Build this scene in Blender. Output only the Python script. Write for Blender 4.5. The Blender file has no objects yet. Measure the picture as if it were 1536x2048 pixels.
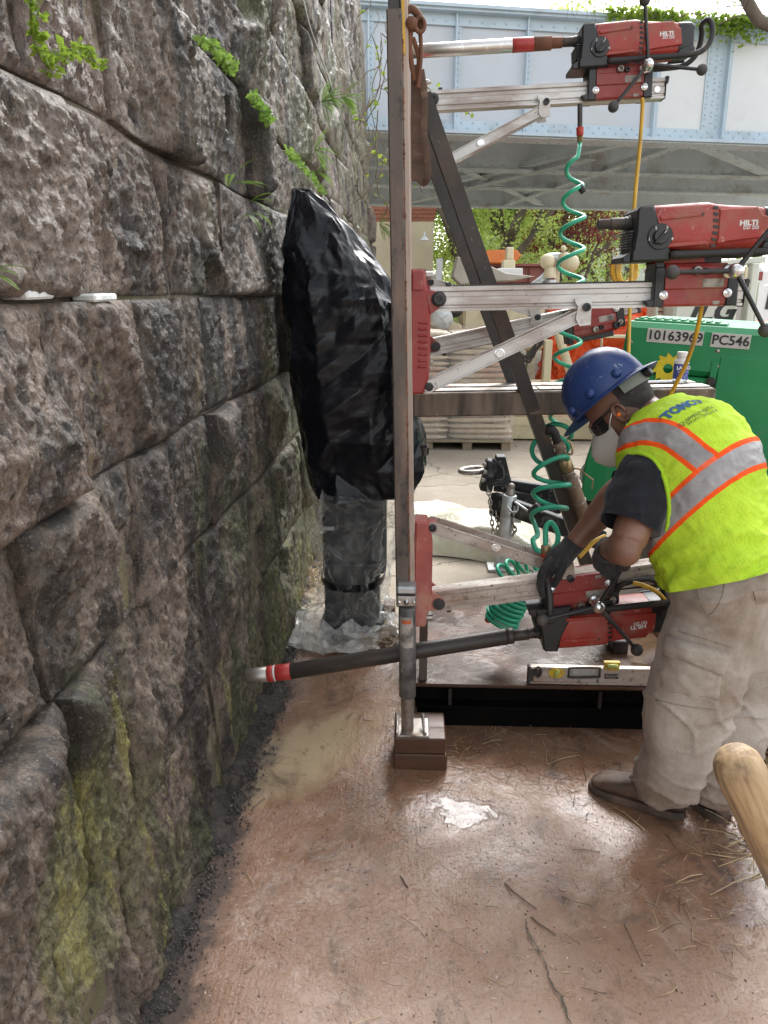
import bpy, bmesh, math, random
import numpy as np
from math import sin, cos, pi, radians as R
from mathutils import Vector, Matrix
from mathutils.bvhtree import BVHTree
scene = bpy.context.scene
# ------------------------------------------------------------------ camera, sky, sun, exposure
FPX, PITCH, YAW, EYE = 1538.0, R(15.6), R(2.3), 1.6
cam_d = bpy.data.cameras.new('camera'); cam = bpy.data.objects.new('camera', cam_d)
scene.collection.objects.link(cam); scene.camera = cam
cam.location = (0, 0, EYE); cam.rotation_euler = (pi/2 - PITCH, 0, YAW)
cam_d.sensor_fit = 'HORIZONTAL'; cam_d.sensor_width = 36; cam_d.lens = 36*FPX/1536
cam_d.clip_start = 0.05; cam_d.clip_end = 500
SUN_EL, SUN_AZ = R(46), R(13)          # azimuth measured clockwise from +Y (north)
world = bpy.data.worlds.new('World'); scene.world = world; world.use_nodes = True
wn = world.node_tree.nodes; wl = world.node_tree.links; wn.clear()
sky = wn.new('ShaderNodeTexSky'); sky.sky_type = 'NISHITA'; sky.sun_disc = False
sky.sun_elevation = SUN_EL; sky.sun_rotation = SUN_AZ; sky.dust_density = 2.0; sky.air_density = 1.0
hs = wn.new('ShaderNodeHueSaturation'); hs.inputs['Saturation'].default_value = 0.20
hs.inputs['Value'].default_value = 1.5
bg = wn.new('ShaderNodeBackground'); bg.inputs['Strength'].default_value = 0.15
wo = wn.new('ShaderNodeOutputWorld')
wl.new(sky.outputs[0], hs.inputs['Color']); wl.new(hs.outputs[0], bg.inputs['Color']); wl.new(bg.outputs[0], wo.inputs['Surface'])
sun_d = bpy.data.lights.new('sun', 'SUN'); sun_d.energy = 1.6; sun_d.angle = R(32); sun_d.color = (1.0, .985, .97)
sun = bpy.data.objects.new('sun', sun_d); scene.collection.objects.link(sun)
sun.rotation_euler = Vector((-sin(SUN_AZ)*cos(SUN_EL), -cos(SUN_AZ)*cos(SUN_EL), -sin(SUN_EL))).to_track_quat('-Z', 'Y').to_euler()
scene.view_settings.view_transform = 'Standard'; scene.view_settings.look = 'None'
scene.view_settings.gamma = 1; scene.view_settings.use_curve_mapping = False
scene.view_settings.exposure = 1.15
scene.cycles.max_bounces = 8; scene.cycles.transparent_max_bounces = 12; scene.cycles.use_denoising = True
# ------------------------------------------------------------------ helpers
COL = bpy.data.collections.new('place'); scene.collection.children.link(COL)
rng = random.Random(7)
W = {}
def P(px, py, Y=None, Z=None, X=None):
    "photo pixel (1536x2048) to the point of the place at a given world depth / height"
    x = (px-768.0)/FPX; y = (1024.0-py)/FPX
    f = cos(PITCH)+y*sin(PITCH); u = y*cos(PITCH)-sin(PITCH)
    d = Vector((x*cos(YAW)-f*sin(YAW), x*sin(YAW)+f*cos(YAW), u))
    if Y is not None: t = Y/d.y
    elif Z is not None: t = (Z-EYE)/d.z
    else: t = X/d.x
    return Vector((0, 0, EYE))+d*t
def pix(v):
    dx, dy, dz = v[0], v[1], v[2]-EYE
    r = dx*cos(YAW)+dy*sin(YAW); f = -dx*sin(YAW)+dy*cos(YAW)
    return (768+FPX*r/(f*cos(PITCH)-dz*sin(PITCH)), 1024-FPX*(dz*cos(PITCH)+f*sin(PITCH))/(f*cos(PITCH)-dz*sin(PITCH)))
def hsh(ix, iy, iz, s):
    n = (ix.astype(np.int64)*374761393+iy.astype(np.int64)*668265263+iz.astype(np.int64)*2147483647+s*1274126177) & 0xffffffff
    n = ((n ^ (n >> 13))*1274126177) & 0xffffffff
    n = ((n ^ (n >> 15))*2246822519) & 0xffffffff
    return ((n ^ (n >> 16)) & 0xffff)/32767.5-1.0
def vnoise(p, s=0):
    p = np.asarray(p, dtype=np.float64); i = np.floor(p); f = p-i; i = i.astype(np.int64)
    f = f*f*f*(f*(f*6-15)+10)
    def c(a, b, d): return hsh(i[:, 0]+a, i[:, 1]+b, i[:, 2]+d, s)
    x, y, z = f[:, 0], f[:, 1], f[:, 2]
    a = (c(0,0,0)*(1-x)+c(1,0,0)*x)*(1-y)+(c(0,1,0)*(1-x)+c(1,1,0)*x)*y
    b = (c(0,0,1)*(1-x)+c(1,0,1)*x)*(1-y)+(c(0,1,1)*(1-x)+c(1,1,1)*x)*y
    return a*(1-z)+b*z
def fbm(p, o=4, s=0, g=.5, ridge=False):
    p = np.asarray(p, dtype=np.float64); t = 0; a = 1.0
    for k in range(o):
        n = vnoise(p*(2.03**k)+k*17.3, s+k)
        t = t+a*((1-2*np.abs(n)) if ridge else n); a *= g
    return t
class MB:
    def __init__(s): s.v = []; s.f = []; s.M = None
    def add(s, vs, fs):
        o = len(s.v)
        if s.M is not None: vs = [s.M @ Vector(v) for v in vs]
        s.v += [tuple(v) for v in vs]; s.f += [tuple(i+o for i in f) for f in fs]; return s
    def box(s, c, size, rot=None, ch=0.0):
        "box with chamfered edges"
        hx, hy, hz = size[0]/2, size[1]/2, size[2]/2; c = Vector(c); vs = []
        m = rot if rot is not None else Matrix.Identity(3)
        if ch <= 0:
            for sx in (-1, 1):
                for sy in (-1, 1):
                    for sz in (-1, 1): vs.append(c+m @ Vector((sx*hx, sy*hy, sz*hz)))
            return s.add(vs, [(0,1,3,2),(4,6,7,5),(0,4,5,1),(2,3,7,6),(0,2,6,4),(1,5,7,3)])
        ch = min(ch, hx*.9, hy*.9, hz*.9); idx = {}
        for sx in (-1, 1):
            for sy in (-1, 1):
                for sz in (-1, 1):
                    for ax in range(3):
                        d = [sx*(hx-(ax != 0)*ch), sy*(hy-(ax != 1)*ch), sz*(hz-(ax != 2)*ch)]
                        idx[(sx, sy, sz, ax)] = len(vs); vs.append(c+m @ Vector(d))
        fs = []
        for ax in range(3):
            a, b = [(1, 2), (2, 0), (0, 1)][ax]
            for sg in (-1, 1):
                q = []
                for (p_, q_) in ((-1,-1),(1,-1),(1,1),(-1,1)):
                    k = [0,0,0]; k[ax] = sg; k[a] = p_; k[b] = q_; q.append(idx[(k[0],k[1],k[2],ax)])
                fs.append(q if sg > 0 else q[::-1])
            for p_ in (-1, 1):
                for q_ in (-1, 1):
                    k0 = [0,0,0]; k1 = [0,0,0]; k0[a] = k1[a] = p_; k0[b] = k1[b] = q_; k0[ax] = -1; k1[ax] = 1
                    q = [idx[(*k0, a)], idx[(*k1, a)], idx[(*k1, b)], idx[(*k0, b)]]
                    fs.append(q if p_*q_ < 0 else q[::-1])
        for sx in (-1, 1):
            for sy in (-1, 1):
                for sz in (-1, 1):
                    q = [idx[(sx,sy,sz,0)], idx[(sx,sy,sz,1)], idx[(sx,sy,sz,2)]]
                    fs.append(q if sx*sy*sz > 0 else q[::-1])
        return s.add(vs, fs)
    def bar(s, p0, p1, w, d, up=(0, 1, 0), ch=0.0):
        "rectangular bar from p0 to p1: w in the plane, d along up"
        p0, p1 = Vector(p0), Vector(p1); x = (p1-p0); L = x.length; x.normalize()
        y = Vector(up); y = (y-x*y.dot(x)).normalized(); z = x.cross(y)
        m = Matrix((x, y, z)).transposed()
        return s.box((p0+p1)/2, (L, d, w), m, ch)
    def tube(s, pts, r, n=10, closed=False, cap=True, flat=None):
        pts = [Vector(p) for p in pts]; N = len(pts)
        rs = r if isinstance(r, (list, tuple)) else [r]*N
        vs, fs = [], []; prev = None
        for i, p in enumerate(pts):
            if closed: t = pts[(i+1) % N]-pts[i-1]
            else: t = pts[min(i+1, N-1)]-pts[max(i-1, 0)]
            if t.length < 1e-9: t = Vector((0, 0, 1))
            t.normalize()
            if prev is None:
                a = Vector((0, 0, 1)) if abs(t.z) < .9 else Vector((1, 0, 0))
                u = (a-t*a.dot(t)).normalized()
            else:
                u = prev-t*prev.dot(t)
                u = u.normalized() if u.length > 1e-6 else t.orthogonal().normalized()
            prev = u; w = t.cross(u)
            for k in range(n):
                an = 2*pi*k/n; vs.append(p+(u*cos(an)+w*sin(an))*rs[i])
        for i in range(N if closed else N-1):
            for k in range(n):
                a, b = i*n+k, i*n+(k+1) % n; c_ = ((i+1) % N)*n
                fs.append((a, b, c_+(k+1) % n, c_+k))
        if cap and not closed: fs += [tuple(range(n))[::-1], tuple((N-1)*n+k for k in range(n))]
        return s.add(vs, fs)
    def cyl(s, p0, p1, r0, r1=None, n=16, ch=0.0):
        p0, p1 = Vector(p0), Vector(p1); r1 = r0 if r1 is None else r1
        if ch > 0:
            d = (p1-p0).normalized()*ch
            return s.tube([p0, p0+d, p1-d, p1], [r0-ch, r0, r1, r1-ch], n)
        return s.tube([p0, p1], [r0, r1], n)
    def lathe(s, prof, o=(0, 0, 0), ax=(0, 0, 1), n=20):
        "profile of (r, h) along ax"
        o = Vector(o); ax = Vector(ax).normalized(); u = ax.orthogonal().normalized(); w = ax.cross(u)
        vs, fs = [], []
        for (r, h) in prof:
            for k in range(n):
                a = 2*pi*k/n; vs.append(o+ax*h+(u*cos(a)+w*sin(a))*max(r, 1e-5))
        for i in range(len(prof)-1):
            for k in range(n):
                a, b = i*n+k, i*n+(k+1) % n; fs.append((a, b, b+n, a+n))
        if prof[0][0] > 1e-4: fs.append(tuple(range(n))[::-1])
        if prof[-1][0] > 1e-4: fs.append(tuple((len(prof)-1)*n+k for k in range(n)))
        return s.add(vs, fs)
    def ball(s, c, r, n=14, sc=(1, 1, 1), m=None):
        c = Vector(c); vs, fs = [], []; h = n//2
        for i in range(h+1):
            th = pi*i/h
            for k in range(n):
                a = 2*pi*k/n; v = Vector((sin(th)*cos(a)*sc[0], sin(th)*sin(a)*sc[1], cos(th)*sc[2]))*r
                vs.append(c+(m @ v if m else v))
        for i in range(h):
            for k in range(n):
                a, b = i*n+k, i*n+(k+1) % n; fs.append((a, a+n, b+n, b))
        return s.add(vs, fs)
    def prism(s, poly, o, ax, ay, dep, ch=0.0):
        "2D outline poly (a,b) in the plane o + a*ax + b*ay, pushed along dep (vector), chamfered rims"
        o, ax, ay, dep = Vector(o), Vector(ax), Vector(ay), Vector(dep); N = len(poly)
        area = sum(poly[i-1][0]*poly[i][1]-poly[i][0]*poly[i-1][1] for i in range(N))
        if area < 0: poly = poly[::-1]
        def inset(d):
            out = []
            for i in range(N):
                p0, p1, p2 = Vector(poly[i-1]), Vector(poly[i]), Vector(poly[(i+1) % N])
                e1 = (p1-p0); e2 = (p2-p1)
                if e1.length < 1e-9 or e2.length < 1e-9: out.append(p1); continue
                e1.normalize(); e2.normalize()
                n1 = Vector((-e1.y, e1.x)); n2 = Vector((-e2.y, e2.x)); b = n1+n2
                if b.length < .3: out.append(p1+n1*d); continue
                b.normalize(); out.append(p1+b*min(d/max(b.dot(n1), .35), d*2.2))
            return out
        def ring(pl, k): return [o+ax*p[0]+ay*p[1]+dep*k for p in pl]
        if ch > 0:
            k = ch/dep.length; ins = inset(ch); rings = [ring(ins, 0), ring(poly, k), ring(poly, 1-k), ring(ins, 1)]
        else: rings = [ring(poly, 0), ring(poly, 1)]
        vs = [v for r_ in rings for v in r_]; fs = []
        for j in range(len(rings)-1):
            for i in range(N):
                a, b = j*N+i, j*N+(i+1) % N; fs.append((a, b, b+N, a+N))
        fs += [tuple(range(N))[::-1], tuple((len(rings)-1)*N+i for i in range(N))]
        return s.add(vs, fs)
    def loft(s, rings, cap=True, closed=True):
        "list of equal-length rings of points"
        n = len(rings[0]); vs = [v for r_ in rings for v in r_]; fs = []
        for j in range(len(rings)-1):
            for k in range(n if closed else n-1):
                a, b = j*n+k, j*n+(k+1) % n; fs.append((a, b, b+n, a+n))
        if cap: fs += [tuple(range(n))[::-1], tuple((len(rings)-1)*n+k for k in range(n))]
        return s.add(vs, fs)
    def grid(s, fn, nu, nv):
        vs = [fn(i/nu, j/nv) for j in range(nv+1) for i in range(nu+1)]
        fs = [(j*(nu+1)+i, j*(nu+1)+i+1, (j+1)*(nu+1)+i+1, (j+1)*(nu+1)+i) for j in range(nv) for i in range(nu)]
        return s.add(vs, fs)
def tag(o, label=None, cat=None, group=None, kind=None):
    for k, v in (('label', label), ('category', cat), ('group', group), ('kind', kind)):
        if v: o[k] = v
    return o
def thing(name, label, cat, loc=(0, 0, 0), rot=None, group=None, kind=None):
    o = bpy.data.objects.new(name, None); COL.objects.link(o); o.empty_display_size = .1
    M = Matrix.Translation(loc)
    if rot is not None: M = M @ (Matrix.Rotation(rot, 4, 'Z') if isinstance(rot, (int, float)) else rot.to_4x4())
    o.matrix_world = M; W[o] = M
    return tag(o, label, cat, group, kind)
def from_arrays(name, v, f, mat, parent=None, local=False, smooth=None, kind=None, **kw):
    me = bpy.data.meshes.new(name); me.from_pydata([tuple(x) for x in v], [], [tuple(x) for x in f]); me.update()
    return link_mesh(name, me, mat, parent, local, smooth, kind, **kw)
def link_mesh(name, me, mat, parent=None, local=False, smooth=None, kind=None, label=None, cat=None, group=None):
    o = bpy.data.objects.new(name, me); COL.objects.link(o)
    if mat is not None and not me.materials: me.materials.append(mat)
    if parent is not None:
        W[o] = W[parent]
        if not local: me.transform(W[parent].inverted())
        o.parent = parent
    else: W[o] = Matrix.Identity(4)
    if smooth is not False:
        me.polygons.foreach_set('use_smooth', [True]*len(me.polygons))
        if smooth != 'all': me.set_sharp_from_angle(angle=R(smooth or 35))
    return tag(o, label, cat, group, kind)
def obj(name, mb, mat, parent=None, local=False, smooth=None, kind=None, **kw):
    me = bpy.data.meshes.new(name); me.from_pydata(mb.v, [], mb.f)
    if len(mb.f) < 60000:
        bm = bmesh.new(); bm.from_mesh(me); bmesh.ops.recalc_face_normals(bm, faces=bm.faces); bm.to_mesh(me); bm.free()
    me.update(); return link_mesh(name, me, mat, parent, local, smooth, kind, **kw)
def copy_tree(o, parent=None, M=None):
    c = o.copy(); COL.objects.link(c); W[c] = W.get(o, Matrix.Identity(4))
    if parent is not None: c.parent = parent
    if M is not None: c.matrix_world = M; W[c] = M
    for ch in list(o.children): copy_tree(ch, c)
    return c
def text_mesh(body, size, bold=0.0, shear=0.0, align='CENTER', extrude=0.0004, spacing=1.0):
    cu = bpy.data.curves.new('lettering', 'FONT'); cu.body = body; cu.size = size; cu.offset = bold; cu.shear = shear
    cu.align_x = align; cu.align_y = 'CENTER'; cu.extrude = extrude; cu.space_character = spacing; cu.resolution_u = 3
    o = bpy.data.objects.new('lettering', cu); scene.collection.objects.link(o)
    dg = bpy.context.evaluated_depsgraph_get(); me = bpy.data.meshes.new_from_object(o.evaluated_get(dg))
    bpy.data.objects.remove(o); bpy.data.curves.remove(cu); return me
def text_on(name, body, size, o, ax, ay, mat, parent, local=False, sx=1.0, **kw):
    "flat lettering at point o with reading direction ax and up direction ay"
    me = text_mesh(body, size, **kw); ax = Vector(ax).normalized(); ay = Vector(ay).normalized(); az = ax.cross(ay)
    m = Matrix((ax*sx, ay, az)).transposed().to_4x4(); m.translation = Vector(o)
    me.transform(m); me.materials.clear()
    return link_mesh(name, me, mat, parent, local, False)
def evaluated(o, mods):
    "mesh of o after a list of (type, settings) modifiers"
    for t, st in mods:
        m = o.modifiers.new(t, t)
        for k, v in st.items(): setattr(m, k, v)
    dg = bpy.context.evaluated_depsgraph_get(); dg.update()
    me = bpy.data.meshes.new_from_object(o.evaluated_get(dg)); o.modifiers.clear(); return me
def remeshed(mb, voxel, smooth_it=4, fac=.5):
    me = bpy.data.meshes.new('tmp'); me.from_pydata(mb.v, [], mb.f)
    bm = bmesh.new(); bm.from_mesh(me); bmesh.ops.recalc_face_normals(bm, faces=bm.faces); bm.to_mesh(me); bm.free()
    o = bpy.data.objects.new('tmp', me); scene.collection.objects.link(o)
    out = evaluated(o, [('REMESH', dict(mode='VOXEL', voxel_size=voxel)), ('SMOOTH', dict(iterations=smooth_it, factor=fac))])
    bpy.data.objects.remove(o); bpy.data.meshes.remove(me); return out
def crumple(rings, amps, seed=1, keep=None, cap=False, scale=lambda z: 1.0, tang=.5):
    "sheet crumpled level by level: every new midpoint is pushed along the normal, so facets and creases stay sharp"
    r_ = random.Random(seed); mb = MB(); mb.loft(rings, cap=False)
    if cap: mb.f.append(tuple(range(len(rings[0]))))
    me = bpy.data.meshes.new('tmp'); me.from_pydata(mb.v, [], mb.f); bm = bmesh.new(); bm.from_mesh(me); bpy.data.meshes.remove(me)
    bmesh.ops.recalc_face_normals(bm, faces=bm.faces); bm.normal_update()
    for v in bm.verts: v.co += (v.normal*r_.gauss(0, amps[0])+Vector((r_.gauss(0, 1), r_.gauss(0, 1), r_.gauss(0, 1)))*amps[0]*tang)*scale(v.co.z)
    for a in amps[1:]:
        bmesh.ops.triangulate(bm, faces=bm.faces, quad_method='SHORT_EDGE'); bm.verts.index_update(); n0 = len(bm.verts)
        bmesh.ops.subdivide_edges(bm, edges=bm.edges[:], cuts=1, use_grid_fill=True); bm.normal_update(); bm.verts.ensure_lookup_table()
        for v in bm.verts[n0:]: v.co += v.normal*(max(-2.2*a, min(2.2*a, r_.gauss(0, a)))*scale(v.co.z))
    if keep: 
        for v in bm.verts: keep(v)
    v = [tuple(x.co) for x in bm.verts]; bm.verts.index_update(); f = [tuple(q.index for q in p.verts) for p in bm.faces]; bm.free(); return v, f
def get_v(me):
    a = np.empty(len(me.vertices)*3); me.vertices.foreach_get('co', a); return a.reshape(-1, 3)
def set_v(me, a): me.vertices.foreach_set('co', np.ascontiguousarray(a).ravel()); me.update()
def get_n(me):
    a = np.empty(len(me.vertices)*3); me.vertex_normals.foreach_get('vector', a); return a.reshape(-1, 3)
def attr(me, name, vals):
    a = me.attributes.new(name, 'FLOAT', 'POINT'); a.data.foreach_set('value', np.ascontiguousarray(vals, dtype=np.float32))
def bez(p0, p1, p2, p3, n=16):
    p0, p1, p2, p3 = map(Vector, (p0, p1, p2, p3)); out = []
    for i in range(n+1):
        t = i/n; out.append(p0*(1-t)**3+p1*3*t*(1-t)**2+p2*3*t*t*(1-t)+p3*t**3)
    return out
def spline(pts, n=8, closed=False):
    pts = [Vector(p) for p in pts]; N = len(pts); out = []
    for i in range(N if closed else N-1):
        g = lambda k: pts[k % N] if closed else pts[max(0, min(N-1, k))]
        a, b, c, d = g(i-1), g(i), g(i+1), g(i+2)
        for j in range(n):
            t = j/n; out.append(.5*((2*b)+(c-a)*t+(2*a-5*b+4*c-d)*t*t+(3*b-a-3*c+d)*t**3))
    if not closed: out.append(pts[-1])
    return out
# ------------------------------------------------------------------ materials
class NT:
    def __init__(s, name):
        s.m = bpy.data.materials.new(name); s.m.use_nodes = True; s.t = s.m.node_tree; s.n = s.t.nodes; s.l = s.t.links
        s.b = s.n['Principled BSDF']; s.out = s.n['Material Output']; s.tc = s.n.new('ShaderNodeTexCoord')
    def node(s, t, **kw):
        n = s.n.new(t)
        for k, v in kw.items():
            if k in n.bl_rna.properties: setattr(n, k, v)
            else: n.inputs[k.replace('_', ' ')].default_value = v
        return n
    def link(s, a, b): s.l.new(a, b)
    def coords(s, src='Object', scale=(1, 1, 1), loc=(0, 0, 0)):
        o = s.n.new('ShaderNodeNewGeometry').outputs['Position'] if src == 'World' else s.tc.outputs[src]
        mp = s.node('ShaderNodeMapping'); mp.inputs['Scale'].default_value = scale; mp.inputs['Location'].default_value = loc
        s.link(o, mp.inputs[0]); return mp.outputs[0]
    def noise(s, vec, scale, detail=5, rough=.55, dist=0.0):
        n = s.node('ShaderNodeTexNoise', Scale=scale, Detail=detail, Roughness=rough, Distortion=dist); s.link(vec, n.inputs['Vector']); return n.outputs['Fac']
    def ramp(s, fac, stops, interp='LINEAR'):
        r = s.n.new('ShaderNodeValToRGB'); r.color_ramp.interpolation = interp; e = r.color_ramp.elements
        while len(e) < len(stops): e.new(.5)
        for k, (p, c) in enumerate(stops):
            e[k].position = p; e[k].color = (c, c, c, 1) if isinstance(c, (int, float)) else (*c[:3], 1)
        s.link(fac, r.inputs[0]); return r.outputs[0]
    def mix(s, fac, a, b, mode='MIX'):
        n = s.n.new('ShaderNodeMix'); n.data_type = 'RGBA'; n.blend_type = mode
        for k, v in ((0, fac), (6, a), (7, b)):
            if isinstance(v, (int, float)): n.inputs[k].default_value = v if k == 0 else (v, v, v, 1)
            elif isinstance(v, (tuple, list)): n.inputs[k].default_value = (*v[:3], 1)
            else: s.link(v, n.inputs[k])
        return n.outputs[2]
    def math(s, op, a, b=0.0, c=None, clamp=False):
        n = s.n.new('ShaderNodeMath'); n.operation = op; n.use_clamp = clamp
        for k, v in ((0, a), (1, b), (2, c)):
            if v is None: continue
            if isinstance(v, (int, float)): n.inputs[k].default_value = v
            else: s.link(v, n.inputs[k])
        return n.outputs[0]
    def bump(s, h, strength=.3, dist=.01, prev=None):
        b = s.node('ShaderNodeBump', Strength=strength, Distance=dist); s.link(h, b.inputs['Height'])
        if prev is not None: s.link(prev, b.inputs['Normal'])
        return b.outputs[0]
    def put(s, key, v):
        i = s.b.inputs[key]
        if isinstance(v, (int, float)): i.default_value = v
        elif isinstance(v, (tuple, list)): i.default_value = (*v[:3], 1) if len(i.default_value) == 4 else v[:3]
        else: s.link(v, i)
        return s
def mat(name, col, rough=.5, metal=0.0, var=.15, scale=6.0, bump=.15, bscale=80.0, bdist=.002, dirt=None, stretch=(1, 1, 1), rvar=.12, src='Object', coat=0.0, scratch=None, alpha=None, sss=None):
    s = NT(name); vec = s.coords(src, stretch); n1 = s.noise(vec, scale, 6)
    lo = tuple(c*(1-var) for c in col); hi = tuple(min(1, c*(1+var)) for c in col)
    c = s.ramp(n1, [(.3, lo), (.7, hi)])
    r = s.math('MULTIPLY_ADD', n1, rvar*2, rough-rvar)
    if scratch:                                   # (colour, amount, scale): small scuffs
        w = s.noise(s.coords(src, (1, 1.7, .6), (3, 1, 2)), scratch[2], 8, .75)
        f = s.ramp(w, [(.64-scratch[1]*.1, 0), (.70-scratch[1]*.1, 1)]); c = s.mix(f, c, scratch[0])
    if dirt:                                      # (colour, amount 0..1, scale)
        w = s.noise(s.coords(src, stretch, (7, 3, 1)), dirt[2], 9, .62)
        f = s.ramp(w, [(.62-dirt[1]*.28, 0), (.78-dirt[1]*.2, 1)]); f = s.math('MULTIPLY', f, .85)
        c = s.mix(f, c, dirt[0]); r = s.mix(f, r, .85)
    s.put('Base Color', c).put('Roughness', r).put('Metallic', metal)
    if bump: s.put('Normal', s.bump(s.noise(vec, bscale, 6, .6), bump, bdist))
    if coat: s.put('Coat Weight', coat).put('Coat Roughness', .15)
    if alpha is not None: s.put('Alpha', alpha)
    return s.m
MUD = (.17, .098, .06)
M = {}
M['alu'] = mat('aluminium', (.56, .54, .515), .48, .6, .12, 5, .1, 120, stretch=(.3, 1, 1), dirt=((.34, .25, .20), .5, 7), scratch=((.12, .10, .09), .35, 50))
M['alu_dirty'] = mat('muddy_aluminium', (.58, .54, .49), .5, .55, .14, 5, .1, 150, stretch=(.3, 1, 1), dirt=((.36, .25, .19), .75, 8), scratch=((.06, .05, .045), .8, 60))
M['red'] = mat('red_enamel', (.27, .030, .026), .45, 0, .16, 9, .06, 160, dirt=((.27, .14, .10), .38, 8), scratch=((.38, .19, .15), .45, 45))
M['red_pale'] = mat('dusty_red_enamel', (.36, .085, .07), .55, 0, .16, 9, .08, 180, dirt=((.44, .22, .16), .55, 11), scratch=((.46, .25, .2), .6, 40))
M['red_motor'] = mat('motor_red', (.33, .032, .022), .42, 0, .14, 6, .06, 160, dirt=((.30, .15, .11), .46, 7), scratch=((.46, .25, .20), .5, 48))
M['black_plastic'] = mat('black_plastic', (.016, .016, .017), .42, 0, .3, 9, .08, 220, dirt=((.09, .075, .065), .22, 8))
M['black_rubber'] = mat('black_rubber', (.02, .019, .018), .6, 0, .3, 9, .1, 150, dirt=((.12, .09, .07), .35, 10))
M['knob'] = mat('grey_knob', (.055, .052, .05), .62, 0, .2, 9, .1, 120, dirt=((.16, .12, .1), .3, 14))
M['chrome'] = mat('bright_steel', (.66, .66, .66), .25, 1, .1, 8, .03, 200, dirt=((.3, .24, .2), .2, 20))
M['steel'] = mat('worn_steel', (.40, .37, .34), .42, .85, .25, 7, .12, 120, dirt=((.2, .13, .09), .45, 12), scratch=((.07, .06, .055), .5, 40))
M['dark_steel'] = mat('dark_steel', (.055, .05, .047), .5, .35, .3, 6, .2, 90, dirt=((.14, .10, .078), .40, 7), scratch=((.22, .19, .17), .25, 60))
M['post'] = mat('mill_scale_steel', (.12, .095, .08), .55, .25, .35, 5, .25, 60, stretch=(2, 2, .5), dirt=((.29, .20, .15), .45, 6), scratch=((.05, .045, .045), .8, 14))
M['post_pale'] = mat('dusty_steel_edge', (.42, .33, .27), .6, .15, .2, 5, .2, 90, stretch=(2, 2, .4), dirt=((.24, .14, .10), .4, 9))
M['rust'] = mat('rust', (.17, .075, .04), .8, .1, .4, 12, .5, 50, dirt=((.07, .04, .03), .4, 8))
M['beam'] = mat('rusty_beam_steel', (.15, .115, .085), .55, .3, .35, 5, .2, 70, stretch=(3, 3, .35), dirt=((.05, .04, .033), .6, 5), scratch=((.33, .26, .2), .45, 22))
M['black_paint'] = mat('wet_black_paint', (.012, .011, .011), .35, 0, .4, 6, .2, 60, dirt=((.07, .045, .03), .3, 6))
M['wood'] = mat('wet_block_wood', (.080, .034, .017), .42, 0, .3, 4, .35, 40, stretch=(.6, 6, 6), dirt=((.07, .035, .02), .4, 5))
M['white_print'] = mat('white_print', (.7, .68, .66), .5, 0, .05, 8, 0)
M['dark_print'] = mat('dark_print', (.02, .02, .022), .5, 0, .05, 8, 0)
M['yellow'] = mat('yellow_cable', (.62, .36, .03), .45, 0, .15, 12, .05, 100, dirt=((.3, .2, .1), .25, 12))
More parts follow.
